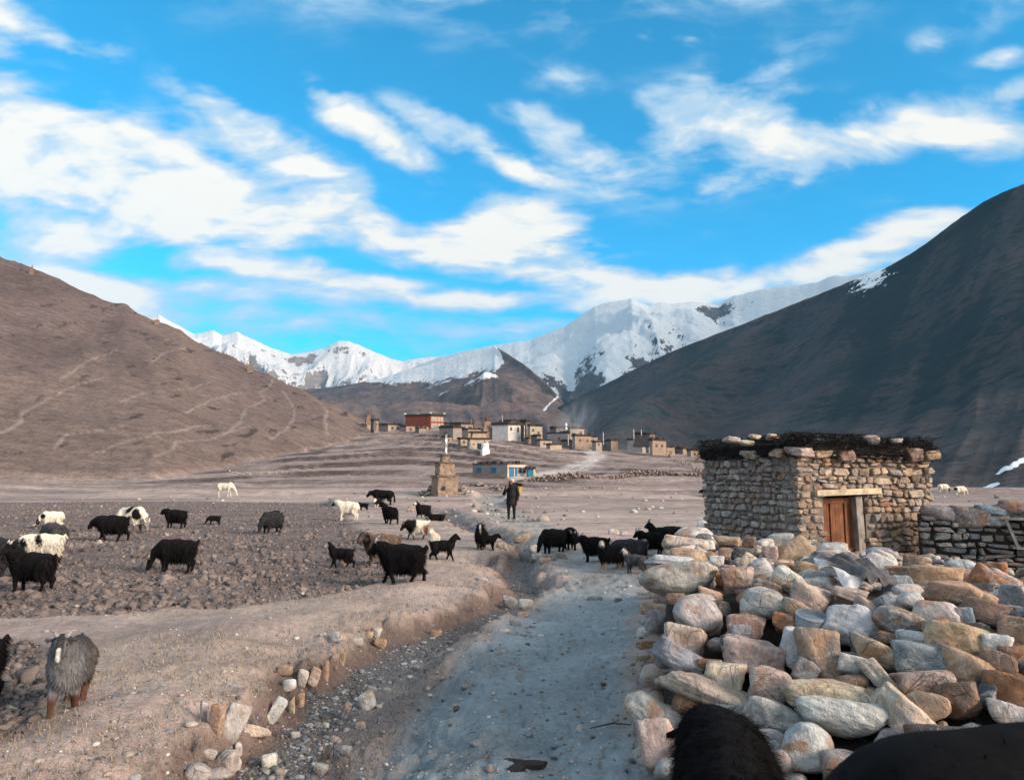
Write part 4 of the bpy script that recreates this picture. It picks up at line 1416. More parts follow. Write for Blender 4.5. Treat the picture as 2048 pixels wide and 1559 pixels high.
def build_hut():
    rg = np.random.default_rng(23)
    z0 = gz(*HUT_C) - 0.05
    hut = empty('stone_hut', (HUT_C[0], HUT_C[1], z0), label='low stone hut with a wooden door and a roof of dark brushwood', cat='hut')
    H = 2.20 - z0
    # walls run left to right as seen from outside
    ang_s, Ls, os_ = wall_frame('s', HUT_L, HUT_C, hut, HUT_C)
    ang_f, Lf, of_ = wall_frame('f', HUT_C, HUT_R, hut, HUT_C)
    th = 0.42
    shade_greys = [(.24, .215, .195), (.21, .19, .175), (.27, .24, .215), (.23, .20, .18), (.34, .31, .28), (.29, .235, .205), (.18, .165, .155)]  # wall palettes differ: shade painted into the side, sunlight into the front
    lit_warms = [(.33, .24, .165), (.30, .215, .155), (.36, .28, .20), (.31, .24, .205), (.28, .22, .17), (.40, .31, .22), (.24, .17, .13), (.25, .23, .215), (.20, .13, .095)]
    # side wall
    m = MB(); m.box((Ls / 2, th / 2 + 0.05, H / 2), (Ls / 2 - 0.02, th / 2, H / 2))
    side = link('side_wall', m.mesh('side_wall', M_MUD), parent=hut, loc=(*os_, 0), rot=(0, 0, ang_s))
    stone_face(side, rubble_cells(Ls, H, rg, 0.08, 0.19, 0.10, 0.27), rg, shade_greys, prot=0.030)
    # front wall with the door opening
    s0, zt = plane_sz(HUT_C, HUT_R, 1649, 990)
    s1, _ = plane_sz(HUT_C, HUT_R, 1733, 990)
    zt -= z0
    m = MB()
    for a, b, lo, hi in ((0.02, s0, 0, H), (s1, Lf - 0.02, 0, H), (s0, s1, zt + 0.02, H)):
        m.box(((a + b) / 2, th / 2 + 0.05, (lo + hi) / 2), ((b - a) / 2, th / 2, (hi - lo) / 2))
    front = link('front_wall', m.mesh('front_wall', M_MUD), parent=hut, loc=(*of_, 0), rot=(0, 0, ang_f))
    stone_face(front, rubble_cells(Lf, H, rg, 0.08, 0.18, 0.11, 0.30, hole=(s0 - 0.04, s1 + 0.04, zt + 0.10)), rg, lit_warms, prot=0.034)
    # the two rear walls close the box
    dx, dy = np.array(HUT_R) - np.array(HUT_C)
    far = np.array(HUT_L) + np.array([dx, dy])
    for A, B, nm in ((HUT_R, far, 'end_wall'), (far, HUT_L, 'back_wall')):
        an, L, o_ = wall_frame('b', A, B, hut, HUT_C)
        m = MB(); m.box((L / 2, th / 2 + 0.05, H / 2), (L / 2 - 0.02, th / 2, H / 2))
        wl = link(nm, m.mesh(nm, M_MUD), parent=hut, loc=(*o_, 0), rot=(0, 0, an))
        if nm == 'end_wall':
            stone_face(wl, [c for c in rubble_cells(L, H, rg, 0.14, 0.24, 0.2, 0.4) if c[0] < 0.9], rg, lit_warms)
    # door
    dw = s1 - s0
    door = empty('door', (s0 + of_[0] * 0, 0, 0)); door.parent = hut
    door.location = (of_[0] + math.cos(ang_f) * s0, of_[1] + math.sin(ang_f) * s0, 0); door.rotation_euler = (0, 0, ang_f)
    pw = dw * 0.80
    npl = 4
    for k in range(npl):
        m = MB(); w = pw / npl
        m.box((w * (k + 0.5), 0.20, zt / 2 - 0.02), (w / 2 - 0.004, 0.018, zt / 2 - 0.03))
        link('plank', m.mesh('plank', M_DOOR), parent=door)
    for zz, hh in ((0.16, 0.05), (0.50, 0.06), (zt - 0.10, 0.05)):
        m = MB(); m.box((pw / 2, 0.172, zz), (pw / 2 - 0.006, 0.012, hh))
        link('rail', m.mesh('rail', M_DOOR), parent=door)
    for xx in (0.03, pw * 0.36, pw * 0.79, pw - 0.03):
        m = MB(); m.box((xx, 0.168, zt / 2 + 0.1), (0.022, 0.012, zt / 2 - 0.17))
        link('stile', m.mesh('stile', M_DOOR), parent=door)
    m = MB(); m.box((pw + 0.10, 0.13, zt / 2 - 0.05), (0.075, 0.085, zt / 2), 0.0)
    link('door_post', m.mesh('door_post', M_GREYWOOD), parent=door, rot=(0, -0.03, 0))
    m = MB(); m.box((0.0, 0.16, zt / 2), (0.035, 0.05, zt / 2))
    link('door_jamb', m.mesh('door_jamb', M_DOOR), parent=door)
    m = MB(); m.col = (0.05, 0.045, 0.045)
    m.box((pw - 0.10, 0.150, 0.52), (0.14, 0.008, 0.012)); m.box((pw - 0.02, 0.145, 0.42), (0.02, 0.012, 0.09))
    link('hasp', m.mesh('hasp', M_IRON), parent=door)
    m = MB(); m.col = (0.45, 0.43, 0.40)
    m.box((pw - 0.02, 0.128, 0.38), (0.018, 0.010, 0.025)); m.tube([(pw - .032, .128, .40), (pw - .032, .128, .43), (pw - .02, .128, .445), (pw - .008, .128, .43), (pw - .008, .128, .40)], 0.004, 5)
    link('padlock', m.mesh('padlock', M_IRON), parent=door)
    # lintel
    la, lz = plane_sz(HUT_C, HUT_R, 1627, 986); lb, lz2 = plane_sz(HUT_C, HUT_R, 1756, 981)
    m = MB(); L = lb - la
    m.box((0, 0, 0), (L / 2, 0.075, 0.055))
    sc = (la + lb) / 2
    lo = link('lintel', m.mesh('lintel', M_LINTEL), parent=hut)
    lo.location = (of_[0] + math.cos(ang_f) * sc + math.sin(ang_f) * 0.02, of_[1] + math.sin(ang_f) * sc - math.cos(ang_f) * 0.02, (lz + lz2) / 2 - z0)
    lo.rotation_euler = (0, -math.atan2(lz2 - lz, L), ang_f)
    bev = lo.modifiers.new('bevel', 'BEVEL'); bev.width = 0.012; bev.segments = 2
    # roof: slab of earth, then brushwood and weighting stones
    ex = np.array([dx, dy]) / Lf; ey = (np.array(HUT_L) - np.array(HUT_C)) / Ls

    def rp(a, b, z):
        q = ex * a + ey * b
        return (q[0], q[1], z)
    n = 26
    A, B = np.meshgrid(np.linspace(-0.04, Lf + 0.02, n), np.linspace(-0.04, Ls + 0.05, n), indexing='ij')
    edge = np.minimum.reduce([A + 0.04, Lf + 0.02 - A, B + 0.04, Ls + 0.05 - B])
    zt_ = H + 0.20 + 0.12 * sstep(0, 0.35, edge) + 0.04 * fbm(A * 3, B * 3, 4, 3) - 0.05 * sstep(1.5, 2.4, A) * 0
    top = np.stack([ex[0] * A + ey[0] * B, ex[1] * A + ey[1] * B, zt_], -1).reshape(-1, 3)
    bot = top.copy(); bot[:, 2] = H + 0.005 + 0 * bot[:, 2]
    q = grid_quads(n, n)
    vs = np.concatenate([top, bot]); qs = np.concatenate([q, q[:, ::-1] + n * n])
    rim = [i for i in range(n)] + [i * n + n - 1 for i in range(1, n)] + [(n - 1) * n + i for i in range(n - 2, -1, -1)] + [i * n for i in range(n - 2, 0, -1)]
    rq = [(rim[k], rim[(k + 1) % len(rim)], rim[(k + 1) % len(rim)] + n * n, rim[k] + n * n) for k in range(len(rim))]
    me = mesh_np('roof', vs, quads=np.concatenate([qs, np.array(rq)]), cols=np.tile((0.020, 0.017, 0.017), (len(vs), 1)), mats=[M_BRUSH])
    roof = link('roof', me, parent=hut)
    # brushwood
    N = 9000
    u = rg.random(N)
    a = np.where(u < .42, rg.uniform(-.15, Lf + .08, N), np.where(u < .70, rg.normal(0, .06, N), np.where(u < .78, rg.normal(Lf - .03, .06, N), rg.uniform(0, Lf, N))))
    b = np.where(u < .42, rg.normal(0, .06, N), np.where(u < .70, rg.uniform(-.15, Ls + .15, N), np.where(u < .78, rg.uniform(-.1, Ls, N), rg.uniform(0, Ls, N))))
    hang = (a > 1.45) & (b < 0.1)
    z = H + 0.06 + rg.uniform(-0.10, 0.33, N) - 0.06 * hang
    c = np.where(rg.random(N) < 0.06, rg.uniform(0.06, 0.18, N), rg.uniform(0.006, 0.022, N))
    an = rg.uniform(0, 6.283, N); L = rg.uniform(0.06, 0.24, N); droop = rg.uniform(-0.45, 0.75, N); r = rg.uniform(0.003, 0.007, N)
    p0 = np.stack([ex[0] * a + ey[0] * b, ex[1] * a + ey[1] * b, z], -1); d = np.stack([np.cos(an), np.sin(an), np.zeros(N)], -1)
    p1 = p0 + d * (L * .5)[:, None] + np.stack([0 * L, 0 * L, L * rg.uniform(-.05, .12, N)], -1); p2 = p0 + d * L[:, None] + np.stack([0 * L, 0 * L, -droop * L], -1)
    sdv = np.stack([-np.sin(an), np.cos(an), np.zeros(N)], -1); upv = np.array([0, 0, 1.0])
    ring = []
    for pt, k in ((p0, 1.0), (p1, .8), (p2, .3)):
        for q in range(3):
            t = 2.094 * q
            ring.append(pt + (sdv * math.cos(t) + upv * math.sin(t)) * (r * k)[:, None])
    V = np.stack(ring, 1)
    fq = np.array([(i * 3 + q, i * 3 + (q + 1) % 3, i * 3 + 3 + (q + 1) % 3, i * 3 + 3 + q) for i in range(2) for q in range(3)])
    me = mesh_np('brushwood', V.reshape(-1, 3), quads=(fq[None] + (np.arange(N) * 9)[:, None, None]).reshape(-1, 4), smooth=False, cols=np.repeat(np.stack([c * 1.05, c * .95, c * .95], -1), 9, 0), mats=[M_BRUSH])
    link('brushwood', me, parent=roof, kind='stuff')
    # flat slabs along the wall head and stones on the roof
    for (px, py, w, h, colr, below) in [(1507, 908, 50, 16, KHAKI, 1), (1562, 905, 46, 18, TAN, 1), (1598, 903, 56, 20, PINK, 1), (1640, 909, 44, 18, TAN, 1), (1688, 910, 40, 20, BROWN, 1), (1822, 908, 36, 26, BROWN, 1), (1855, 912, 34, 18, TAN, 1),
                                        (1463, 879, 36, 12, PALE, 0), (1493, 885, 34, 9, CREAM, 0), (1510, 873, 26, 9, CREAM, 0), (1545, 874, 30, 12, CREAM, 0), (1605, 878, 32, 10, CREAM, 0), (1581, 893, 26, 12, GREY, 0), (1676, 882, 28, 20, (.40, .22, .12), 0), (1737, 880, 40, 18, PINK, 0), (1793, 881, 24, 8, WHITE, 0)]:
        p = at(px, py, 13.35 if below else 13.9)
        s_, zz = plane_sz(HUT_C, HUT_R, px, py) if px > 1605 else (None, None)
        if below:
            if px > 1605:
                q = np.array(HUT_C) + (np.array(HUT_R) - np.array(HUT_C)) / Lf * s_
            else:
                s_, zz = plane_sz(HUT_L, HUT_C, px, py)
                q = np.array(HUT_L) + (np.array(HUT_C) - np.array(HUT_L)) / Ls * s_
            dist = np.linalg.norm(q)
            loc = (q[0] - HUT_C[0], q[1] - HUT_C[1], zz - z0)
            sc_ = (w * dist / F / 2, 0.17, h * dist / F / 2)
        else:
            dist = np.linalg.norm(p[:2])
            sc_ = (w * dist / F / 2 * .85, w * dist / F / 2 * 0.7, h * dist / F / 2 * 1.05)
            loc = (p[0] - HUT_C[0], p[1] - HUT_C[1], p[2] - z0 )
        link('stone', (BLOCK if below else PROTO)[int(rg.integers(14))], parent=roof, loc=loc, scale=sc_, rot=(rg.uniform(-.1, .1), rg.uniform(-.1, .1), (ang_f if px > 1605 else ang_s) if below else rg.uniform(-.4, .4)), color=jit(tuple(v * .85 for v in colr), rg))
    # white sack tied with dark cord on the roof
    p = at(1641, 886, 13.75)
    sack = link('plastic_sack', stone_mesh('plastic_sack', 881, 3, 6, 5, 0.3, 0.10), loc=p, scale=(0.155, 0.12, 0.085), rot=(0, 0.15, 0.2),
                label='small white plastic sack tied with black cord lying on the hut roof', cat='sack')
    sack.data.materials.clear(); sack.data.materials.append(M_PLASTIC)
    for k, (ax, sc2) in enumerate((((0, 0, 0.3), 1.06), ((0, 0, -0.9), 1.05), ((0.2, 1.2, 0.4), 1.08))):
        m = MB(); m.col = (0.015, 0.015, 0.018)
        m.tube([(0.62 * math.sin(t) * 1.0, 0.95 * math.cos(t) * 0.4, 0.98 * math.cos(t)) for t in np.linspace(0, 6.283, 16)], 0.05, 5, cap=False)
        link('cord', m.mesh('cord', M_IRON), parent=sack, rot=ax, scale=sc2)
    return hut


m_, nt_, b_, o_ = new_mat('white_plastic')
b_.inputs['Base Color'].default_value = (0.60, 0.62, 0.64, 1); b_.inputs['Roughness'].default_value = 0.4
M_PLASTIC = m_
HUT = build_hut()


def build_enclosure():
    """dry stone wall that joins the hut on the right"""
    rg = np.random.default_rng(31)
    A = at(1846, 1120, 13.55)[:2]; B = at(2330, 1120, 12.2)[:2]
    z0 = gz(*A) - 0.05
    ang, L, _ = wall_frame('e', A, B, None, (0, 0))
    H = 1.12 - z0
    wall = link('dry_stone_wall', None, loc=(A[0], A[1], z0), rot=(0, 0, ang), label='dark dry stone enclosure wall with boulders along its top, right of the hut', cat='wall')
    m = MB(); m.box((L / 2, 0.30, H / 2), (L / 2, 0.22, H / 2)); m.col = (.1, .1, .1)
    link('wall_core', m.mesh('wall_core', M_DARKMUD), parent=wall)
    pal = [(.15, .16, .165), (.13, .145, .155), (.19, .18, .175), (.22, .215, .21), (.11, .105, .10), (.28, .27, .255), (.16, .15, .14)]
    stone_face(wall, rubble_cells(L, H, rg, 0.07, 0.19, 0.10, 0.34), rg, pal, prot=0.05, depth=0.10)
    for (px, py, w, h, colr) in [(1868, 1022, 38, 20, (.22, .20, .19)), (1895, 1030, 54, 30, (.26, .24, .25)), (1942, 1036, 62, 38, (.17, .155, .15)), (1992, 1022, 60, 22, (.20, .25, .28)), (1993, 1042, 36, 18, (.28, .29, .30)), (2030, 1015, 48, 24, (.24, .18, .16)), (2075, 1020, 60, 28, (.22, .2, .2)), (2130, 1022, 60, 30, (.2, .2, .21))]:
        s, zz = plane_sz(A, B, px, py)
        d = np.linalg.norm(np.array(A) + (np.array(B) - A) / L * s)
        link('stone', PROTO[int(rg.integers(14))], parent=wall, loc=(s, 0.12, zz - z0), scale=(w * d / F / 2 * 1.05, 0.2, h * d / F / 2 * 1.05), rot=(0, rg.uniform(-.1, .1), rg.uniform(-.15, .15)), color=colr)
    # weathered wooden frame leaning on it
    s, zz = plane_sz(A, B, 2034, 1068)
    fr = empty('wooden_frame', (A[0] + math.cos(ang) * s + math.sin(ang) * 0.10, A[1] + math.sin(ang) * s - math.cos(ang) * 0.10, zz - 0.25), ang, label='weathered wooden frame leaning on the enclosure wall at the right edge', cat='frame')
    for nm, c, h, ry in (('rail', (0.05, 0, 0.52), (0.22, 0.03, 0.022), 0), ('post', (0.14, 0, 0.22), (0.028, 0.028, 0.30), 0), ('brace', (-0.09, -0.01, 0.26), (0.022, 0.022, 0.27), -0.30), ('rail', (0.06, 0.0, 0.02), (0.16, 0.028, 0.02), 0.1)):
        m = MB(); m.box((0, 0, 0), h)
        link(nm, m.mesh(nm, M_GREYWOOD), parent=fr, loc=c, rot=(0, ry, 0))


M_DARKMUD = mud_mat('dark_mortar', (0.060, 0.054, 0.050), (0.036, 0.034, 0.034))
build_enclosure()

# ------------------------------------------------------------------ loose stones, clods, gravel, grass
# (px, py, w, h, roll, colour, kind): stones along the ditch and on the ground
GROUND_STONES = [
    (405, 1418, 20, 46, 4, PALE, 2), (431, 1430, 34, 74, 6, (.32, .22, .16), 2), (463, 1440, 40, 66, 24, PALE, 0), (507, 1462, 60, 20, 14, CREAM, 0), (548, 1412, 34, 64, 30, WHITE, 2), (578, 1368, 22, 22, 0, WHITE, 0),
    (566, 1340, 32, 20, 0, (.32, .22, .16), 0), (604, 1356, 20, 32, 8, PALE, 0), (628, 1348, 28, 44, 6, TAN, 2), (650, 1335, 18, 46, 4, TAN, 2), (668, 1318, 22, 40, 4, (.31, .23, .17), 2), (684, 1310, 16, 44, 8, TAN, 2), (676, 1272, 28, 20, 0, WHITE, 1),
    (600, 1395, 18, 40, 2, TAN, 2), (583, 1405, 14, 44, 0, KHAKI, 2), (392, 1546, 46, 28, 0, PALE, 1), (430, 1552, 60, 20, 0, GREY, 0), (453, 1524, 40, 40, 6, PALE, 0), (475, 1500, 14, 26, 0, PALE, 0), (417, 1508, 26, 16, 0, PALE, 0),
    (536, 1523, 28, 26, 0, WHITE, 1), (690, 1420, 18, 36, 26, GREY, 0), (732, 1402, 34, 32, -20, WHITE, 1), (745, 1380, 18, 16, 0, BLUE, 1), (752, 1265, 18, 22, 20, WHITE, 0), (738, 1270, 14, 16, 0, TAN, 0), (715, 1282, 20, 16, 0, PALE, 0), (760, 1285, 24, 18, 0, TAN, 0),
    (1020, 1204, 34, 26, 12, GREY, 1), (1052, 1206, 30, 20, 0, PALE, 1), (1046, 1228, 26, 12, 0, PALE, 0), (1030, 1245, 22, 14, 0, GREY, 0), (870, 1266, 24, 14, 6, TAN, 0), (965, 1158, 22, 8, 0, PALE, 0), (1004, 1090, 22, 14, 8, CREAM, 0), (1045, 1074, 34, 16, -14, (.26, .20, .17), 0),
    (1052, 1108, 26, 30, -14, GREY, 0), (1074, 1112, 22, 14, 0, PALE, 0), (1090, 1120, 24, 12, 0, GREY, 0), (1068, 1096, 18, 16, 0, PALE, 0), (1110, 1112, 50, 18, -10, (.20, .175, .15), 1), (1160, 1086, 20, 9, 0, PALE, 0), (1228, 1062, 22, 12, 0, PALE, 1), (1247, 1066, 16, 9, 0, PALE, 0),
    (1055, 1022, 22, 8, 0, (.30, .27, .26), 0), (1005, 1021, 18, 8, 0, GREY, 0), (1305, 1013, 10, 4, 0, WHITE, 0), (1322, 1015, 9, 4, 0, WHITE, 0), (1277, 1016, 5, 4, 0, WHITE, 0), (1190, 1195, 30, 10, 0, (.20, .25, .27), 0), (1236, 1198, 16, 8, 0, GREY, 0),
    (820, 1019, 16, 8, 0, TAN, 1), (739, 1032, 9, 6, 0, (.2, .17, .15), 0), (955, 1062, 12, 6, 0, PALE, 0), (1140, 1178, 20, 6, 0, GREY, 0), (1010, 1260, 20, 8, 0, PALE, 0), (690, 1500, 24, 18, 0, GREY, 1), (640, 1540, 26, 20, 0, PALE, 1), (590, 1470, 16, 12, 0, PALE, 0),
    (560, 1545, 18, 12, 0, GREY, 0), (610, 1500, 16, 12, 0, BLUE, 0), (720, 1450, 20, 14, 0, GREY, 0), (775, 1380, 16, 10, 0, PALE, 0), (830, 1335, 16, 10, 0, GREY, 0), (900, 1300, 14, 8, 0, PALE, 0), (650, 1450, 14, 10, 0, PALE, 0), (670, 1480, 20, 12, 0, (.3, .28, .27), 0),
]


def build_ground_stones():
    rg = np.random.default_rng(41)
    for i, (px, py, w, h, roll, colr, typ) in enumerate(GROUND_STONES):
        p = ground_at(px, min(py + h * 0.45, 1650))
        d = math.hypot(p[0], p[1])
        s = math.hypot(d, CAMZ - p[2]) / F
        hw, hh = w * s / 2, h * s / 2 * 1.05
        dep = min(hw, hh) * (0.55 if typ == 2 else 0.9)
        if typ == 2: hw *= .76; hh *= .82
        me = stone_mesh('stone', 5000 + i, 3 if w * h > 500 else 2, 10, 13 if typ != 1 else 6, 0.6, 0.06)
        nm = 'ditch' if gw('dd', p[0], p[1]) < 1.3 and py > 1080 else 'ground'
        o = link('stone', me, parent=GROUND[nm], color=jit(colr, rg, .08))
        o.matrix_local = Matrix.Translation((p[0], p[1] + dep * 0.4, p[2] + hh * (0.62 if typ != 2 else 0.5))) @ Matrix.Rotation(math.radians(roll), 4, 'Y') @ Matrix.Rotation(rg.uniform(-.3, .3), 4, 'Z') @ Matrix.Rotation(rg.uniform(-.15, .15), 4, 'X') @ Matrix.Diagonal((hw, dep, hh, 1))


build_ground_stones()


def scatter_lumps(name, pts, sizes, cols, parent, flat=0.7, sub=1, rough=0.3, seed=0, sink=0.25):
    """many small lumps joined into one mesh"""
    rg = np.random.default_rng(seed)
    d, f = ICO[sub]
    protos = []
    for k in range(14):
        q = d * (1 + rough * vn3(d * 1.6 + 7.3 * k, k) + rough * 0.5 * vn3(d * 3.7 + 3.1 * k, k + 50))[:, None]
        q[:, 2] *= flat
        protos.append(q)
    n = len(pts)
    V = np.empty((n, len(d), 3)); C = np.empty((n, len(d), 3))
    an = rg.uniform(0, 6.283, n)
    ca, sa = np.cos(an), np.sin(an)
    asp = rg.uniform(0.6, 1.0, n)
    pid = rg.integers(0, 14, n)
    for k in range(14):
        m = pid == k
        q = protos[k][None] * sizes[m][:, None, None]
        q = q * np.stack([np.ones(m.sum()), asp[m], rg.uniform(0.7, 1.1, m.sum())], -1)[:, None, :]
        V[m, :, 0] = q[..., 0] * ca[m][:, None] - q[..., 1] * sa[m][:, None] + pts[m, 0][:, None]
        V[m, :, 1] = q[..., 0] * sa[m][:, None] + q[..., 1] * ca[m][:, None] + pts[m, 1][:, None]
        V[m, :, 2] = q[..., 2] + pts[m, 2][:, None] + (sizes[m] * flat * (0.5 - sink))[:, None]
    C[:] = cols[:, None, :]
    F_ = (f[None] + (np.arange(n) * len(d))[:, None, None]).reshape(-1, 3)
    me = mesh_np(name, V.reshape(-1, 3), tris=F_, smooth=False, cols=C.reshape(-1, 3), attrs={'rough': np.full(n * len(d), 0.5), 'far': np.zeros(n * len(d))}, mats=[M_GROUND])
    return link(name, me, parent=parent, kind='stuff')


def rand_pts(rg, n, y0, y1, umin=-0.8, umax=0.8):
    """points spread evenly over the ground in view between two distances, denser close by"""
    u = rg.uniform(umin, umax, n)
    y = np.exp(rg.uniform(math.log(y0), math.log(y1), n))
    return u * y, y


def wgrid(name, x, y):
    a = np.clip(np.rint((x / y + 1.05) / 2.1 * (GNU - 1)).astype(int), 0, GNU - 1); b = np.clip(np.rint((np.log(y) - GLY[0]) / (GLY[-1] - GLY[0]) * (GNY - 1)).astype(int), 0, GNY - 1)
    return GW[name].reshape(GNY, GNU)[b, a]


def build_scatter():
    rg = np.random.default_rng(43)
    # clods of the ploughed field
    x, y = rand_pts(rg, 36000, 4.0, 58, -0.78, -0.1)
    m = wgrid('field', x, y) * (0.75 + 0.5 * fbm(x * 0.6, y * 0.6, 88, 3)) > rg.random(len(x)) * 0.9
    x, y = x[m], y[m]
    n = len(x)
    s = np.exp(rg.normal(math.log(0.018), 0.60, n)) * (1 + 0.024 * y)
    s = np.clip(s, 0.006, 0.11)
    k = rg.uniform(0.75, 1.2, n)[:, None]
    c = np.array((0.158, 0.130, 0.121)) * k
    c[rg.random(n) < 0.02] = (0.34, 0.29, 0.24)
    big = s / y > 0.0036
    for mk, sb in ((big, 1), (~big, 0)):
        scatter_lumps('clods', np.stack([x, y, tfast(x, y)], -1)[mk], s[mk], c[mk], GROUND['ploughed_field'], 0.8, sb, 0.75, 1, 0.42)
    # pebbles on the path, bank and plain
    x, y = rand_pts(rg, 15000, 2.4, 34)
    w = 0.20 + 0.8 * wgrid('path', x, y) + 0.8 * np.maximum(wgrid('prof', x, y), 0) + 0.6 * (wgrid('dd', x, y) < 1.6)
    m = (w > rg.random(n := len(x)) * 1.2) & (wgrid('field', x, y) < 0.4) & (pile_h(x, y) < 0)
    x, y = x[m], y[m]; n = len(x)
    s = np.clip(np.exp(rg.normal(math.log(0.010), 0.5, n)) * (1 + 0.03 * y), 0.004, 0.06)
    pal = np.array([(.34, .33, .32), (.24, .25, .27), (.40, .36, .31), (.28, .23, .19), (.20, .22, .25), (.46, .45, .43), (.11, .10, .10)])
    c = pal[rg.integers(0, len(pal), n)] * rg.uniform(0.75, 1.15, n)[:, None]
    big = s / y > 0.003
    for mk, sb in ((big, 1), (~big, 0)):
        scatter_lumps('pebbles', np.stack([x, y, tfast(x, y)], -1)[mk], s[mk], c[mk], GROUND['ground'], 0.6, sb, 0.25, 2)
    # gravel in the bed of the ditch
    x, y = rand_pts(rg, 90000, 3.0, 22, -0.45, 0.15)
    m = wgrid('ditch', x, y) > 0.25 + rg.random(len(x)) * 0.5
    x, y = x[m], y[m]; n = len(x)
    s = np.clip(np.exp(rg.normal(math.log(0.0085), 0.60, n)), 0.004, 0.042)
    pal = np.array([(.22, .225, .23), (.16, .175, .19), (.27, .26, .25), (.19, .18, .17), (.13, .145, .16), (.36, .36, .36), (.09, .09, .09)])
    c = pal[rg.integers(0, len(pal), n)] * rg.uniform(0.6, 1.05, n)[:, None]
    big = s / y > 0.0022
    for mk, sb in ((big, 1), (~big, 0)):
        scatter_lumps('gravel', np.stack([x, y, tfast(x, y)], -1)[mk], s[mk], c[mk], GROUND['ditch'], 0.5, sb, 0.25, 3)
    # short dry grass on the bank and plain
    x, y = rand_pts(rg, 110000, 2.6, 30)
    w = (0.45 + 0.75 * wgrid('bank', x, y)) * sstep(-0.15, 0.25, fbm(x * 0.8, y * 0.8, 66, 3)) + 0.9 * (wgrid('prof', x, y) > 0.1) * (wgrid('ditch', x, y) < 0.2) * (x < 0.6) * 1.3
    m = (w > rg.random(len(x))) & (wgrid('field', x, y) < 0.3) & (wgrid('path', x, y) < 0.3) & (pile_h(x, y) < 0)
    x, y = x[m], y[m]; n = len(x)
    z = tfast(x, y)
    L = rg.uniform(0.018, 0.055, n) * (1 + 0.02 * y); an = rg.uniform(0, 6.283, n); lean = rg.uniform(0.2, 1.3, n); wd = rg.uniform(0.0012, 0.0028, n) * (1 + 0.08 * y)
    base = np.stack([x, y, z], -1)
    dirv = np.stack([np.cos(an) * lean, np.sin(an) * lean, np.ones(n)], -1); dirv /= np.linalg.norm(dirv, axis=1)[:, None]
    sd = np.stack([-np.sin(an), np.cos(an), np.zeros(n)], -1) * wd[:, None]
    V = np.stack([base - sd, base + sd, base + dirv * L[:, None]], 1).reshape(-1, 3)
    pal = np.array([(.34, .27, .18), (.27, .20, .13), (.40, .33, .23), (.18, .125, .085)])
    c = pal[rg.integers(0, 4, n)] * rg.uniform(0.7, 1.1, n)[:, None] * (1 - 0.45 * np.clip(wgrid('prof', x, y), 0, 1))[:, None]
    me = mesh_np('dry_grass', V, tris=np.arange(n * 3).reshape(-1, 3), smooth=False, cols=np.repeat(c, 3, 0), mats=[M_GRASS])
    link('dry_grass', me, kind='stuff', label='short dry grass on the bank between field and ditch', cat='grass')
    # dry stalks in the ditch and twigs by the heap
    for k, (px, py, h, n) in enumerate(((655, 1520, 70, 9), (712, 1395, 40, 7), (690, 1545, 60, 6), (505, 1558, 30, 6))):
        p = ground_at(px, py)
        m = MB()
        s = p[1] / F
        for j in range(n):
            c = rg.uniform(0.06, 0.16); m.col = (c, c * 0.75, c * 0.6)
            a = rg.uniform(0, 6.28); q = p * 0 + (rg.uniform(-.06, .06), rg.uniform(-.06, .06), -0.02)
            L = h * s * rg.uniform(0.5, 1.1)
            t = np.array([math.cos(a) * 0.6, math.sin(a) * 0.5, 1.0]); t /= np.linalg.norm(t)
            m.tube([q, q + t * L * 0.6, q + t * L + (math.cos(a) * .1 * L, 0, -0.05 * L)], [0.004, 0.003, 0.0012], 4, cap=False)
        link('dry_stalks', m.mesh('dry_stalks', M_GRASS), loc=p, label=['dark dry stalks in the ditch, lowest tuft in the picture near the gravel', 'dry stalks above the pale boulder where ditch meets path', 'dry stalks at the bottom edge on the path side of the ditch', 'small dry tuft at the bottom edge left of the gravel'][k], cat='dead plant', group='dry stalks along the ditch')
    # dark damp patch of dung on the path and a twig by the heap
    p = ground_at(1045, 1525)
    m = MB(); m.col = (0.028, 0.024, 0.022)
    vs = []
    for k in range(22):
        a = 6.283 * k / 22
        r = 0.065 * (1 + 0.5 * math.sin(3 * a + 1) + 0.25 * rg.uniform(-1, 1))
        vs.append((math.cos(a) * r * 1.6, math.sin(a) * r * 1.2, 0.004))
    m.add([(0, 0, 0.022)] + vs + [(v[0] * 1.08, v[1] * 1.08, -0.02) for v in vs], [(0, 1 + k, 1 + (k + 1) % 22) for k in range(22)] + [(1 + k, 23 + k, 23 + (k + 1) % 22, 1 + (k + 1) % 22) for k in range(22)])
    link('dung_pat', m.mesh('dung_pat', M_GRASS), loc=p, label='flat dark dung pat on the path at the bottom of the picture', cat='dung')
    for (px, py, L, an, lb) in ((1225, 1455, 0.33, 0.12, 'thin dark twig on the path beside the heap'), (1275, 1450, 0.22, 1.9, 'short bare twig against the foot of the heap')):
        p = ground_at(px, py)
        m = MB(); m.col = (0.06, 0.04, 0.035)
        d = np.array([math.cos(an), math.sin(an), 0.03])
        m.tube([-d * L / 2, (0, 0.012, 0.02), d * L / 2], [0.004, 0.006, 0.003], 5); m.tube([(0, .01, .018), d * 0.06 + (0, 0.05, 0.03)], [0.004, 0.002], 4)
        link('twig', m.mesh('twig', M_GRASS), loc=p + (0, 0, 0.008), label=lb, cat='twig')
    # tin and dark hide lying on the heap
    p = ground_at(1628, 1262, top_surf)
    m = MB(); m.col = (0.20, 0.24, 0.28)
    s = np.linalg.norm(p) / F
    r = 27 * s
    m.lathe((0, 0, -0.10), [(r * .98, 0), (r, 0.005), (r, 0.15), (r * 1.03, 0.155), (r * 1.03, 0.165), (r * .95, 0.168)], 24)
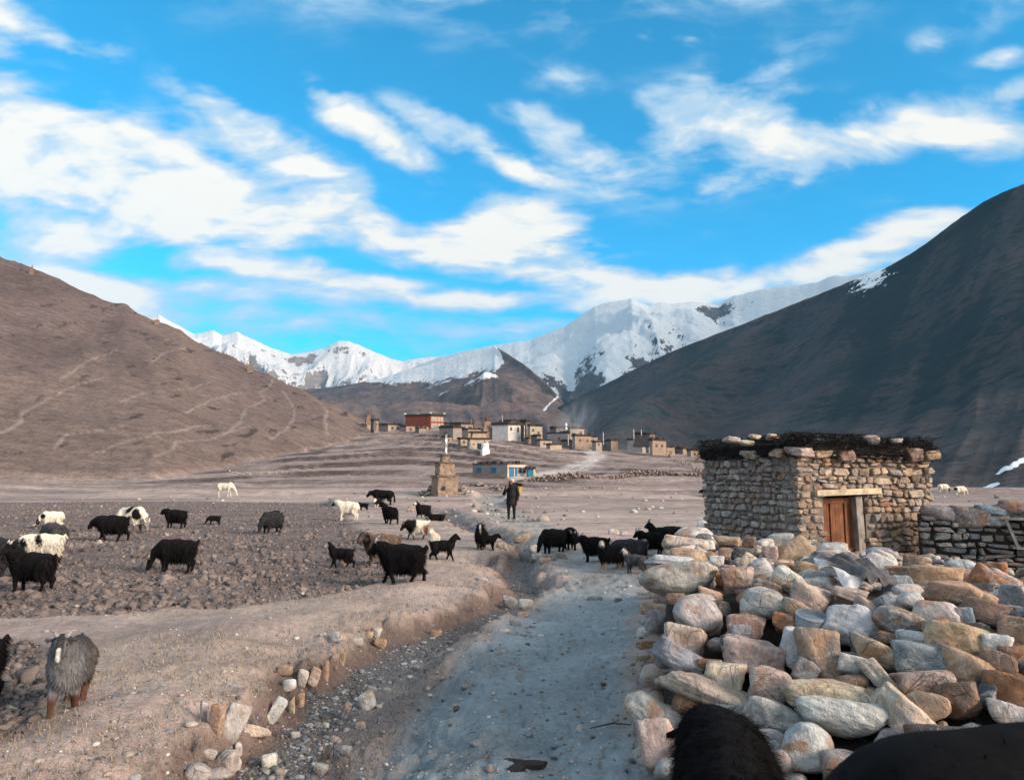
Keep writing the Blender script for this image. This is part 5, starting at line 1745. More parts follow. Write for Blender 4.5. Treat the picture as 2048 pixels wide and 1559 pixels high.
    tin = link('tin', m.mesh('tin', M_TIN), loc=p + (0, 0.05, 0.03), rot=(0.25, 0.05, 0), label='dull blue-grey tin standing among the stones of the heap', cat='tin')
    m = MB(); m.col = (0.27, 0.32, 0.36); m.lathe((0, 0, 0.058), [(r * .9, 0), (r * .9, 0.004)], 24)
    link('lid', m.mesh('lid', M_TIN), parent=tin, loc=(0, 0, 0.006))
    n = 34
    p = ground_at(1706, 1164, top_surf); s = np.linalg.norm(p) / F
    A, B = np.meshgrid(np.linspace(-1, 1, n), np.linspace(-1, 1, n), indexing='ij')
    hx = 56 * s
    X = A * hx * (1 + 0.1 * fbm(B * 2, A, 3, 2)); Y = B * 0.24 * (1 - 0.35 * A)
    Z = 0.03 + 0.022 * np.sin(A * 9 + B * 7 + 2 * fbm(A * 2, B * 2, 4, 3)) * (1 - 0.3 * A) + 0.04 * fbm(A * 1.8, B * 1.8, 5, 3) - 0.10 * (B + 0.3) ** 2 * (B < 0) - 0.03 * A * A
    V = np.stack([X, Y, Z + 0.05], -1).reshape(-1, 3)
    wt = sstep(-0.55, -0.8, A + 0.2 * fbm(A * 3, B * 3, 8, 3)).ravel()[:, None]
    c = lerp(np.array((0.085, 0.085, 0.092)) * (1 + 0.5 * fbm(A * 9, B * 3, 9, 3).ravel()[:, None]), np.array((0.55, 0.55, 0.55)), wt)
    q = grid_quads(n, n)
    V2 = V - (0, 0, 0.008)
    me = mesh_np('hide', np.concatenate([V, V2]), quads=np.concatenate([q, q[:, ::-1] + n * n]), cols=np.clip(np.concatenate([c, c]), 0.01, 1), mats=[M_GRASS])
    link('hide', me, loc=p + (0, 0, 0.04), rot=(0.15, 0.05, 0.1), label='crumpled grey hide with a white patch spread over the heap', cat='hide')


M_GRASS = col_mat('dry_plant', 0.9, 0.25, 30)
M_TIN = col_mat('dull_tin', 0.45, 0.25, 12, 0.5)
build_scatter()

# ------------------------------------------------------------------ bodies: one closed surface grown round a skeleton
def surface_nets(fn, lo, hi, h):
    nx, ny, nz = [max(4, int(math.ceil((hi[a] - lo[a]) / h)) + 1) for a in range(3)]
    gx = lo[0] + h * np.arange(nx, dtype=np.float32); gy = lo[1] + h * np.arange(ny, dtype=np.float32); gz_ = lo[2] + h * np.arange(nz, dtype=np.float32)
    X, Y, Z = np.meshgrid(gx, gy, gz_, indexing='ij')
    D = fn(np.stack([X, Y, Z], -1).astype(np.float32))
    ins = D < 0
    cx, cy, cz = nx - 1, ny - 1, nz - 1
    acc = np.zeros((cx, cy, cz, 3), np.float32); cnt = np.zeros((cx, cy, cz), np.float32)
    corners = [(0, 0, 0), (1, 0, 0), (0, 1, 0), (1, 1, 0), (0, 0, 1), (1, 0, 1), (0, 1, 1), (1, 1, 1)]
    edges = [(0, 1), (2, 3), (4, 5), (6, 7), (0, 2), (1, 3), (4, 6), (5, 7), (0, 4), (1, 5), (2, 6), (3, 7)]

    def sub(A, c):
        return A[c[0]:c[0] + cx, c[1]:c[1] + cy, c[2]:c[2] + cz]
    for a, b in edges:
        ca, cb = corners[a], corners[b]
        da, db = sub(D, ca), sub(D, cb)
        m = (da < 0) != (db < 0)
        t = np.where(m, da / (da - db + 1e-12), 0)
        for k in range(3):
            acc[..., k] += np.where(m, ca[k] + t * (cb[k] - ca[k]), 0)
        cnt += m
    act = cnt > 0
    idx = np.full((cx, cy, cz), -1, np.int64)
    idx[act] = np.arange(act.sum())
    I = np.argwhere(act)
    V = (acc[act] / cnt[act][:, None] + I) * h + np.array(lo)
    Q = []
    for ax in range(3):
        o1, o2 = [(1, 2), (2, 0), (0, 1)][ax]
        sl0 = [slice(1, None)] * 3; sl0[ax] = slice(0, -1)
        s = [slice(1, n - 1) for n in (nx, ny, nz)]; s[ax] = slice(0, (nx, ny, nz)[ax] - 1)
        s1 = list(s); s1[ax] = slice(1, (nx, ny, nz)[ax])
        a, b = ins[tuple(s)], ins[tuple(s1)]
        e = np.argwhere(a != b)
        if not len(e): continue
        base = e.copy()
        for k in range(3):
            if k != ax: base[:, k] += 1
        fl = a[tuple(e.T)]

        def at_(d1, d2):
            q = base.copy(); q[:, o1] += d1; q[:, o2] += d2
            return idx[q[:, 0], q[:, 1], q[:, 2]]
        q = np.stack([at_(-1, -1), at_(0, -1), at_(0, 0), at_(-1, 0)], -1)
        q[~fl] = q[~fl][:, ::-1]
        Q.append(q)
    Q = np.concatenate(Q)
    Q = Q[(Q >= 0).all(1)]
    return V, Q


def cone_d(P, a, b, ra, rb, sy=1.0):
    a = np.asarray(a, np.float32); b = np.asarray(b, np.float32)
    if sy != 1.0:
        sc = np.array([1, 1 / sy, 1], np.float32)
        P = P * sc; a = a * sc; b = b * sc
    ab = b - a
    t = np.clip(((P - a) @ ab) / (ab @ ab + 1e-9), 0, 1)
    d = P - a - t[..., None] * ab
    return np.sqrt((d * d).sum(-1)) - (ra + (rb - ra) * t)


def smin(a, b, k):
    h = np.clip(0.5 + 0.5 * (b - a) / k, 0, 1)
    return b + (a - b) * h - k * h * (1 - h)


def sdf_fn(prims, rough=0.0, seed=0):
    def fn(P):
        d = None
        for a, b, ra, rb, k, sy in prims:
            c = cone_d(P, a, b, ra, rb, sy)
            d = c if d is None else smin(d, c, k)
        if rough:
            m = np.abs(d) < 0.06
            q = P[m]
            d[m] += (rough * (vn3(q * 14, seed) + 0.6 * vn3(q * np.array([20, 20, 9], np.float32) + 9, seed + 1))).astype(d.dtype)
        return d
    return fn


def face_pts(V, Q, rg, n):
    a, b, c, d = V[Q[:, 0]], V[Q[:, 1]], V[Q[:, 2]], V[Q[:, 3]]
    nrm = np.cross(c - a, d - b)
    ar = np.linalg.norm(nrm, axis=1)
    k = rg.choice(len(Q), n, p=ar / ar.sum())
    u, v = rg.random(n)[:, None], rg.random(n)[:, None]
    p = (a[k] * (1 - u) + b[k] * u) * (1 - v) + (d[k] * (1 - u) + c[k] * u) * v
    return p, nrm[k] / (ar[k][:, None] + 1e-9)


def coat_mat():
    m, nt, b, out = new_mat('animal_coat')
    g = G(nt)
    n = g.noise(g.map(g.obj(), (30, 30, 9)), 1.0, 3, 0.6)
    nt.links.new(g.mix(1.0, g.attr('Col'), g.ramp(n, 0.3, 0.7, 0.7, 1.3), 'MULTIPLY'), b.inputs['Base Color'])
    nt.links.new(g.bump(n, 0.4, 0.01), b.inputs['Normal'])
    b.inputs['Roughness'].default_value = 0.85
    b.inputs['Specular IOR Level'].default_value = 0.06
    return m


M_COAT = coat_mat()
M_HORN = col_mat('horn', 0.5, 0.25, 30, 0.4)
BLK = np.array((0.0085, 0.0075, 0.0080)); WHT = np.array((0.62, 0.565, 0.47)); GRY = np.array((0.075, 0.072, 0.074)); DGR = np.array((0.026, 0.025, 0.028)); BRN = np.array((0.20, 0.085, 0.040)); TAU = np.array((0.12, 0.085, 0.065))


def yaw_about(p, c, a):
    p = np.array(p, float); c = np.array(c, float); d = p - c
    return c + np.array([d[0] * math.cos(a) - d[1] * math.sin(a), d[0] * math.sin(a) + d[1] * math.cos(a), d[2]])


def quadruped(kind, pose, gait, yaw, seed):
    """skeleton in metres, facing +X, feet on z = 0, back at about 0.66 for a goat"""
    rg = np.random.default_rng(seed)
    pr = []

    def add(a, b, ra, rb, k=0.05, sy=1.0):
        pr.append((a, b, ra, rb, k, sy))
    info = {}
    if kind in ('goat', 'kid', 'sheep'):
        bulk = {'goat': 1.08, 'kid': 0.92, 'sheep': 1.10}[kind]
        leg = {'goat': 1.0, 'kid': 1.15, 'sheep': 1.0}[kind]
        add((-.30, 0, .50), (0, 0, .485), .150 * bulk, .172 * bulk, .05, .86)
        add((0, 0, .485), (.25, 0, .495), .172 * bulk, .158 * bulk, .08, .86)
        if kind != 'kid':
            add((-.26, 0, .385), (.22, 0, .37), .135 * bulk, .145 * bulk, .08, .9)
        nb = np.array((.27, 0, .56))
        if pose == 'up': hd, mz = (.43, 0, .79), (.59, 0, .68)
        elif pose == 'level': hd, mz = (.50, 0, .655), (.645, 0, .535)
        elif pose == 'mid': hd, mz = (.46, 0, .735), (.605, 0, .60)
        elif pose == 'low': hd, mz = (.54, 0, .50), (.645, 0, .355)
        else: hd, mz = (.54, 0, .27), (.61, 0, .095)
        hd, mz = yaw_about(hd, nb, yaw), yaw_about(mz, nb, yaw)
        mz = yaw_about(mz, hd, yaw * 0.5)
        if pose == 'graze':
            nm = yaw_about((.45, 0, .45), nb, yaw)
            add(nb, nm, .115 * bulk, .085, .06); add(nm, hd, .085, .068, .05)
        else:
            add((.25, 0, .50), lerp(nb, hd, 0.5), .145 * bulk, .112 * bulk, .07); add(lerp(nb, hd, 0.45), hd, .112 * bulk, .072, .05)
        hs = 1.0 if kind != 'kid' else 1.05
        fw = (mz - hd) / np.linalg.norm(mz - hd)
        sd = np.cross((0, 0, 1.0), fw); sd /= np.linalg.norm(sd)
        hup = np.cross(fw, sd)
        add(hd, lerp(hd, mz, 0.55), .066 * hs, .050 * hs, .03, 1.0); add(lerp(hd, mz, 0.5), mz, .050 * hs, .036 * hs, .02)
        add(lerp(hd, mz, .35) - hup * .03, lerp(hd, mz, .75) - hup * .03, .040, .028, .03)
        for s in (-1, 1):
            e0 = hd + sd * s * .055 + hup * .02 - fw * .01
            add(e0, e0 + sd * s * .095 - hup * .035 - fw * .02, .020, .013, .02)
        if kind == 'goat':
            add(mz - fw * .04 - hup * .03, mz - fw * .05 - hup * .11, .018, .008, .02)
        ff = {'stand': (0, .02, -.02, .03), 'walk': (.12, -.10, -.11, .12), 'lie': (0, 0, 0, 0)}[gait]
        for i, s in enumerate((-1, 1)):
            o = ff[i]
            kx = .225 + o * 0.45 + (0.03 if o < 0 else 0)
            add((.215, s * .085, .42), (kx, s * .090, .225 * leg), .082, .046, .04); add((kx, s * .09, .225), (.225 + o, s * .09, .055), .042, .031, .02)
            add((.225 + o, s * .09, .05), (.248 + o, s * .09, .022), .028, .033, .015)
            o = ff[2 + i]
            add((-.29, s * .085, .46), (-.235 + o * .3, s * .10, .315), .12, .085, .05); add((-.235 + o * .3, s * .10, .315), (-.365 + o * .7, s * .095, .20), .076, .046, .03)
            add((-.365 + o * .7, s * .095, .20), (-.335 + o, s * .092, .055), .042, .031, .02); add((-.335 + o, s * .092, .05), (-.31 + o, s * .092, .022), .028, .033, .015)
        if kind == 'sheep':
            add((-.43, 0, .52), (-.47, 0, .40), .045, .03, .03)
        else:
            add((-.42, 0, .57), (-.49, 0, .655), .040, .020, .03)
        info.update(hd=hd, mz=mz, fw=fw, sd=sd, hup=hup, lo=(-.62, -.42, -.02), hi=(.84, .42, 1.02))
    elif kind == 'cow':      # short, deep chested yak calf or dzo; back at 0.66 too
        add((-.36, 0, .49), (0, 0, .47), .155, .175, .06, .8); add((0, 0, .47), (.28, 0, .50), .175, .17, .08, .8)
        add((.22, 0, .56), (.30, 0, .56), .10, .11, .08, .7)
        nb = np.array((.34, 0, .55))
        hd, mz = ((.56, 0, .55), (.70, 0, .38)) if pose != 'graze' else ((.60, 0, .28), (.66, 0, .09))
        hd, mz = yaw_about(hd, nb, yaw), yaw_about(mz, nb, yaw)
        fw = (mz - hd) / np.linalg.norm(mz - hd); sd = np.cross((0, 0, 1.0), fw); sd /= np.linalg.norm(sd); hup = np.cross(fw, sd)
        add((.30, 0, .50), hd, .145, .085, .07, .85); add(hd, lerp(hd, mz, .6), .080, .06, .03); add(lerp(hd, mz, .6), mz, .058, .05, .02)
        for s in (-1, 1):
            e0 = hd + sd * s * .07
            add(e0, e0 + sd * s * .09 - hup * .02, .022, .014, .02)
            add((.24, s * .09, .40), (.25, s * .09, .20), .072, .040, .04); add((.25, s * .09, .20), (.245 + .03 * s, s * .09, .03), .036, .034, .02)
            add((-.34, s * .09, .44), (-.30, s * .10, .28), .11, .07, .05); add((-.30, s * .1, .28), (-.40, s * .095, .19), .06, .038, .03); add((-.40, s * .095, .19), (-.385 - .04 * s, s * .09, .03), .036, .034, .02)
        add((-.50, 0, .56), (-.56, 0, .40), .03, .03, .03); add((-.56, 0, .40), (-.57, 0, .16), .03, .045, .03)
        info.update(hd=hd, mz=mz, fw=fw, sd=sd, hup=hup, lo=(-.70, -.36, -.02), hi=(.84, .36, .82))
    elif kind == 'horse':    # back at 0.66
        add((-.27, 0, .52), (0, 0, .49), .135, .148, .06, .9); add((0, 0, .49), (.22, 0, .51), .148, .138, .06, .9)
        hd, mz = np.array((.50, 0, .30)), np.array((.60, 0, .09))
        fw = (mz - hd) / np.linalg.norm(mz - hd); sd = np.array((0, 1.0, 0)); hup = np.cross(fw, sd)
        add((.24, 0, .56), (.38, 0, .46), .125, .09, .06, .8); add((.38, 0, .46), hd, .09, .06, .04, .8)
        add((.22, 0, .66), (.36, 0, .55), .035, .03, .04, .5)
        add(hd, lerp(hd, mz, .45), .052, .046, .03, .75); add(lerp(hd, mz, .45), mz, .044, .030, .02, .8)
        for s in (-1, 1):
            add(hd + sd * s * .025 - fw * .03, hd + sd * s * .03 - fw * .10, .014, .006, .015)
            o = .05 * s
            add((.20, s * .06, .50), (.205 + o * .6, s * .06, .26), .075, .036, .04); add((.205 + o * .6, s * .06, .28), (.20 + o, s * .06, .05), .032, .024, .02); add((.20 + o, s * .06, .05), (.215 + o, s * .06, .018), .020, .027, .01)
            o = -.04 * s
            add((-.28, s * .06, .50), (-.22, s * .07, .36), .11, .075, .05); add((-.22, s * .07, .37), (-.33 + o * .5, s * .065, .25), .06, .036, .03)
            add((-.33 + o * .5, s * .065, .25), (-.31 + o, s * .06, .05), .032, .024, .02); add((-.31 + o, s * .06, .05), (-.295 + o, s * .06, .018), .020, .027, .01)
        add((-.38, 0, .60), (-.43, 0, .45), .025, .032, .03); add((-.43, 0, .45), (-.42, 0, .20), .032, .012, .03)
        info.update(hd=hd, mz=mz, fw=fw, sd=sd, hup=hup, lo=(-.55, -.26, -.02), hi=(.74, .26, .80))
    return pr, info


def make_animal(name, kind, loc, ang, size, pose, gait, colf, label, cat, group=None, yaw=0.0, horns=None, hair=1.0, seed=1, dist=20.0, hairlen=0.10, roll=0.0, eyes=False, lift=0.0, slim=1.0):
    rg = np.random.default_rng(seed)
    pr, info = quadruped(kind, pose, gait, yaw, seed)
    if gait == 'lie':
        pr = [(np.array(a) * (1, 1, 1) - (0, 0, .30 if max(a[2], b[2]) > .3 else a[2] * 0.8), np.array(b) - (0, 0, .30 if max(a[2], b[2]) > .3 else b[2] * 0.8), ra, rb, k, sy) for a, b, ra, rb, k, sy in pr]
        pr = [(np.maximum(a, (-9, -9, .02)), np.maximum(b, (-9, -9, .02)), ra, rb, k, sy) for a, b, ra, rb, k, sy in pr]
        for kk in ('hd', 'mz'): info[kk] = info[kk] - np.array((0, 0, .30))
    px_m = F / 2 / dist * size                 # pixels per local metre
    h = float(np.clip(1.1 / px_m, 0.0125, 0.03))
    pts_ = np.array([q for a, b, ra, rb, k, sy in pr for q in (np.array(a) - ra - .03, np.array(a) + ra + .03, np.array(b) - rb - .03, np.array(b) + rb + .03)])
    info['lo'], info['hi'] = pts_.min(0), pts_.max(0)
    V, Q = surface_nets(sdf_fn(pr, 0.008 if kind in ('goat', 'sheep') else 0.003, seed), info['lo'], info['hi'], h)
    cols = colf(V, info, rg)
    body = link(name, mesh_np(name, V, quads=Q, cols=np.clip(cols, 0.003, 0.9), mats=[M_COAT]), loc=loc, rot=(roll, 0, ang), scale=(size * (0.86 if kind in ('goat', 'sheep') else 0.92), size * slim * (1.08 if kind in ('goat', 'sheep') else 1.0), size), label=label, cat=cat, group=group)
    # hair
    if hair > 0:
        if name == 'sheep': hairlen = min(hairlen, .05)
        n = int(np.clip(px_m * 85 * hair, 500, 70000 if hair > 3 else 30000))
        p, nr = face_pts(V, Q, rg, n)
        headd = np.minimum(np.linalg.norm(p - info['hd'], axis=1), np.linalg.norm(p - info['mz'], axis=1))
        keep = (p[:, 2] > 0.20) | (rg.random(n) < 0.25)
        keep &= headd > 0.07
        p, nr = p[keep], nr[keep]; headd = headd[keep]
        n = len(p)
        dirv = nr * (rg.uniform(0.08, 0.38, n) + lift)[:, None] + np.array((-0.38, 0, -0.75)) + rg.normal(0, 0.22, (n, 3))
        sidew = np.stack([np.zeros(n), np.sign(p[:, 1]) * 0.35, np.zeros(n)], -1)
        dirv = dirv + sidew * (nr[:, 2:] > 0.5)
        dirv /= np.linalg.norm(dirv, axis=1)[:, None]
        L = hairlen * rg.uniform(0.55, 1.25, n) * np.where(p[:, 2] < 0.22, 0.4, 1.0) * np.clip((headd - 0.03) * 6, 0.3, 1)
        wdt = np.clip(0.42 / px_m, 0.0013, 0.009) * rg.uniform(0.7, 1.3, n)
        sdv = np.cross(dirv, nr); sdv /= np.linalg.norm(sdv, axis=1)[:, None] + 1e-9
        b0 = p - nr * 0.006
        tri = np.stack([b0 - sdv * wdt[:, None], b0 + sdv * wdt[:, None], b0 + dirv * L[:, None]], 1)
        hc = colf(p, info, rg) * rg.uniform(0.6, 1.2, n)[:, None]
        me = mesh_np('hair', tri.reshape(-1, 3), tris=np.arange(3 * n).reshape(-1, 3), smooth=False, cols=np.clip(np.repeat(hc, 3, 0), 0.003, 0.9), mats=[M_COAT])
        link('hair', me, parent=body)
    if horns:
        hcol, hl, spread, back = horns
        for s in (-1, 1):
            m = MB(); m.col = hcol
            o = info['hd'] + info['hup'] * .045 + info['sd'] * s * .028 - info['fw'] * .01
            up = np.array((0, 0, 1.0)); bk = -info['fw'] * (1, 1, 0.2); sd = info['sd'] * s
            pts = []
            for t in np.linspace(0, 1, 8):
                pts.append(o + hl * (up * (t * 0.8 - 0.35 * t * t) + bk * back * t ** 1.3 + sd * (spread * t + 0.12 * math.sin(t * 7))))
            m.tube(pts, [0.022 * (1 - t) ** 0.8 + 0.004 for t in np.linspace(0, 1, 8)], 7)
            link('horn', m.mesh('horn', M_HORN, True), parent=body)
    if eyes:
        for s in (-1, 1):
            m = MB(); m.col = (0.012, 0.010, 0.008)
            q = lerp(info['hd'], info['mz'], 0.30) + info['sd'] * s * .052 + info['hup'] * .022
            m.lathe(q - (0, 0, .012), [(0.002, 0), (0.009, 0.004), (0.012, 0.012), (0.009, 0.020), (0.002, 0.024)], 10)
            link('eye', m.mesh('eye', M_HORN, True), parent=body)
    return body


def solid(c, var=0.15, legs=None, face=None, facew=0.10, muzzle=None):
    c = np.array(c)

    def f(V, info, rg):
        o = np.tile(c, (len(V), 1)) * (1 + var * vn3(V * 9, 3))[:, None]
        if legs is not None:
            o = lerp(o, np.array(legs), sstep(0.27, 0.19, V[:, 2])[:, None])
        if face is not None:
            d = np.linalg.norm(V - lerp(info['hd'], info['mz'], 0.45), axis=1)
            o = lerp(o, np.array(face), sstep(facew + .03, facew - .02, d)[:, None])
        if muzzle is not None:
            # white blaze down the front of the face
            q = V - info['hd']
            along = q @ info['fw']; side = np.abs(q @ info['sd'])
            w = sstep(.035, .02, side) * sstep(0.02, 0.06, along) * sstep(.02, .0, np.linalg.norm(V - lerp(info['hd'], info['mz'], .6), axis=1) - .16)
            o = lerp(o, np.array(muzzle), w[:, None])
        return o
    return f


def pied(parts, base, headc=None, legs=None):
    """patches: (x centre, z centre, radius, colour)"""
    def f(V, info, rg):
        o = np.tile(np.array(base), (len(V), 1)).astype(float)
        nz = 0.05 * vn3(V * 7, 5) + 0.03 * vn3(V * 17, 6)
        for xc, zc, r, c in parts:
            d = np.hypot(V[:, 0] - xc, V[:, 2] - zc) + nz
            o = lerp(o, np.array(c), sstep(r + .02, r - .02, d)[:, None])
        if legs is not None:
            o = lerp(o, np.array(legs), sstep(0.26, 0.20, V[:, 2])[:, None])
        if headc is not None:
            d = np.minimum(np.linalg.norm(V - info['hd'], axis=1), np.linalg.norm(V - info['mz'], axis=1)) + nz
            o = lerp(o, np.array(headc), sstep(.14, .11, d)[:, None])
        return o
    return f


PALEH = (0.45, 0.42, 0.36); DARKH = (0.10, 0.09, 0.085); GREYH = (0.24, 0.23, 0.22)
HG = (PALEH, 0.20, 0.55, 0.6); HD = (DARKH, 0.20, 0.6, 0.6); HGR = (GREYH, 0.22, 0.35, 0.5); HW = (GREYH, 0.18, 0.95, 0.2)
GB = 'goats and sheep of the flock'
# name, kind, px, feet py, back height px, facing deg, pose, gait, colour, label, extra
A_ = [
    ('sheep', 'sheep', 103, 1057, 29, 205, 'graze', 'stand', pied([(.32, .5, .12, BLK)], WHT, BLK), 'white sheep with a black head grazing at the far left back of the ploughed field', {}),
    ('goat', 'goat', 222, 1081, 44, 192, 'low', 'walk', solid(BLK), 'hornless black goat walking left in front of the big pied sheep', {}),
    ('sheep', 'sheep', 262, 1066, 45, -18, 'graze', 'stand', pied([(.30, .50, .15, BLK), (.05, .62, .09, BLK)], WHT, (.2, .18, .16), (.10, .09, .08)), 'large white sheep with black shoulder patches grazing to the right', {'horns': HG}),
    ('goat', 'goat', 350, 1055, 33, 178, 'level', 'stand', solid(BLK), 'black goat with sideways horns facing left in the back of the field', {'horns': HW}),
    ('goat', 'kid', 428, 1049, 18, 200, 'graze', 'stand', solid(BLK), 'smallest black kid grazing alone in the back of the field', {}),
    ('goat', 'goat', 543, 1066, 40, 242, 'graze', 'stand', solid(DGR), 'dark grey goat grazing toward the viewer in mid field', {}),
    ('goat', 'goat', 548, 1050, 27, 75, 'graze', 'stand', solid(BLK), 'black goat half hidden behind the dark grey grazing goat', {}),
    ('goat', 'goat', 350, 1143, 58, 192, 'graze', 'stand', solid(BLK), 'black long haired goat grazing alone, head down left, in the near field', {'horns': HGR}),
    ('goat', 'goat', 104, 1102, 46, 150, 'graze', 'stand', solid(GRY * .8), 'grey goat mostly hidden behind the white goat with a black patch', {}),
    ('goat', 'goat', 82, 1126, 52, 200, 'low', 'stand', pied([(.06, .56, .12, BLK), (.36, .5, .10, BLK)], WHT, (.5, .45, .38), BLK), 'white goat with a black back patch behind the black one at the left', {}),
    ('goat', 'goat', 60, 1182, 62, 178, 'up', 'stand', solid(BLK, face=None), 'black goat with pale ears in front of the white one at the left edge', {'yaw': 0.7, 'horns': (PALEH, .14, .7, .3)}),
    ('goat', 'goat', -14, 1154, 62, 170, 'level', 'stand', solid(DGR), 'dark goat cut off by the left edge beside the pied group', {}),
    ('horse', 'horse', 450, 994, 27, 0, 'graze', 'stand', solid((0.55, 0.50, 0.42), .08), 'white horse grazing on the plain beyond the ploughed field', {'hair': 0.25, 'hairlen': .03}),
    ('goat', 'kid', 681, 1136, 39, 180, 'up', 'walk', solid(BLK, face=WHT * .9, facew=.10), 'black kid with a white head walking left near the field edge', {}),
    ('goat', 'goat', 802, 1164, 74, 180, 'level', 'walk', solid(BLK, .1), 'big shaggy black goat with a curved grey horn walking left on the bank', {'horns': (GREYH, .26, .25, .35), 'hairlen': .12, 'hair': 1.6}),
    ('goat', 'goat', 762, 1130, 60, 205, 'level', 'stand', pied([(.42, .62, .13, BLK), (.20, .48, .14, (.03, .028, .03))], TAU, (.05, .04, .038)), 'brown goat with a striped face behind the big black goat', {'horns': HD, 'yaw': .3}),
    ('sheep', 'sheep', 695, 1040, 36, 182, 'level', 'stand', pied([], WHT, None), 'cream sheep with a black face standing at the corner of the field', {'headdark': 1}),
    ('goat', 'kid', 727, 1020, 15, 175, 'level', 'stand', solid(BLK), 'tiny black kid behind the cream sheep', {}),
    ('yak', 'cow', 764, 1010, 30, 180, 'level', 'stand', solid(BLK, .1), 'black yak standing side on beyond the field corner', {'horns': (GREYH, .12, 1.1, 0.0)}),
    ('calf', 'cow', 756, 1013, 20, 258, 'level', 'stand', solid(BLK, .1, face=WHT, facew=.14, legs=WHT), 'white faced black calf standing before the black yak', {'hair': .5}),
    ('goat', 'goat', 779, 1047, 33, 135, 'up', 'walk', solid(BLK), 'black goat walking away on the bank below the yak', {'yaw': .5, 'horns': HD}),
    ('goat', 'goat', 846, 1036, 27, 215, 'up', 'walk', solid(BLK, face=WHT, facew=.085, legs=(.1, .09, .08)), 'black goat with a white face near the head of the gully', {}),
    ('goat', 'kid', 873, 1040, 26, 190, 'level', 'lie', solid(BLK), 'black kid lying down at the lip of the gully', {}),
    ('goat', 'goat', 834, 1078, 38, 195, 'low', 'walk', pied([(.28, .55, .26, BLK), (-.38, .35, .17, BRN)], WHT, BLK, (.05, .04, .035)), 'goat with black fore part, white middle and brown haunches on the bank', {'horns': HD}),
    ('goat', 'goat', 866, 1100, 34, 262, 'up', 'stand', solid(WHT), 'white horned goat facing the viewer behind the black kid', {'horns': (PALEH, .14, .8, .1)}),
    ('goat', 'kid', 886, 1119, 40, 5, 'up', 'walk', solid(BLK), 'black kid walking right along the bank', {}),
    ('goat', 'goat', 962, 1097, 40, 268, 'up', 'stand', solid(BLK, muzzle=PALEH, legs=(.12, .08, .06)), 'black goat with a pale blaze facing the viewer by the gully', {'horns': HD}),
    ('goat', 'kid', 976, 1099, 30, 20, 'level', 'stand', solid(BLK), 'black kid showing behind the blazed goat at the gully', {}),
    ('goat', 'goat', 1106, 1106, 47, 215, 'graze', 'stand', solid(BLK), 'black goat grazing with its tail up among the gully rocks', {}),
    ('goat', 'goat', 1141, 1098, 42, 275, 'low', 'stand', solid(BLK, .15), 'black goat with upright grey horns facing the viewer on the path', {'horns': (GREYH, .17, .45, .2)}),
    ('goat', 'goat', 1190, 1122, 48, 186, 'level', 'stand', solid(BLK), 'black horned goat at the left of the group by the heap', {'horns': HD, 'yaw': .25}),
    ('goat', 'goat', 1220, 1139, 46, 205, 'up', 'stand', solid(BLK, face=(.5, .45, .37), facew=.088, legs=(.30, .19, .12)), 'black goat with a pale face in front of the group by the heap', {'yaw': .7}),
    ('goat', 'goat', 1262, 1131, 51, 172, 'low', 'stand', solid(DGR * 1.5, .3), 'dark grey shaggy goat in the middle of the group by the heap', {'horns': HGR, 'hairlen': .11}),
    ('goat', 'kid', 1271, 1146, 38, 150, 'up', 'stand', solid(GRY, .2, face=None), 'small grey kid with white ears beside the heap', {'earwhite': 1}),
    ('goat', 'goat', 1302, 1110, 44, 200, 'level', 'stand', pied([(.30, .42, .10, WHT)], BLK, None), 'black goat with a white chest behind the grey one by the heap', {'horns': HGR}),
    ('goat', 'goat', 1322, 1096, 40, 185, 'up', 'stand', solid(BLK, .1), 'black goat at the back of the group beyond the white chested one', {'horns': (TAU, .22, .2, .5)}),
    ('goat', 'goat', 1347, 1083, 30, 160, 'low', 'stand', solid(BLK), 'black goat showing only its back over the far stones of the heap', {'horns': HGR}),
    ('goat', 'goat', 1412, 994, 16, 180, 'low', 'stand', solid(BLK), 'black goat appearing from behind the left corner of the hut', {}),
    ('sheep', 'sheep', 1887, 985, 15, 0, 'graze', 'stand', pied([], WHT, BLK), 'white sheep with a black head grazing close to the hut wall on the right', {}),
    ('sheep', 'sheep', 1921, 991, 16, 0, 'graze', 'stand', pied([(-.42, .5, .09, DGR)], WHT, None), 'white sheep with dark rump grazing on the right plain', {}),
    ('goat', 'goat', 136, 1414, 110, 288, 'mid', 'walk', None, 'grey long haired goat with a white nose walking toward the viewer at left', {'grey': 1, 'hairlen': .055, 'hair': 1.8, 'slim': .86, 'eyes': 1, 'horns': (GREYH, .11, .75, .45)}),
    ('goat', 'goat', -96, 1412, 112, 185, 'level', 'stand', solid(BLK), 'black goat cut off by the left edge beside the grey long haired goat', {}),
]


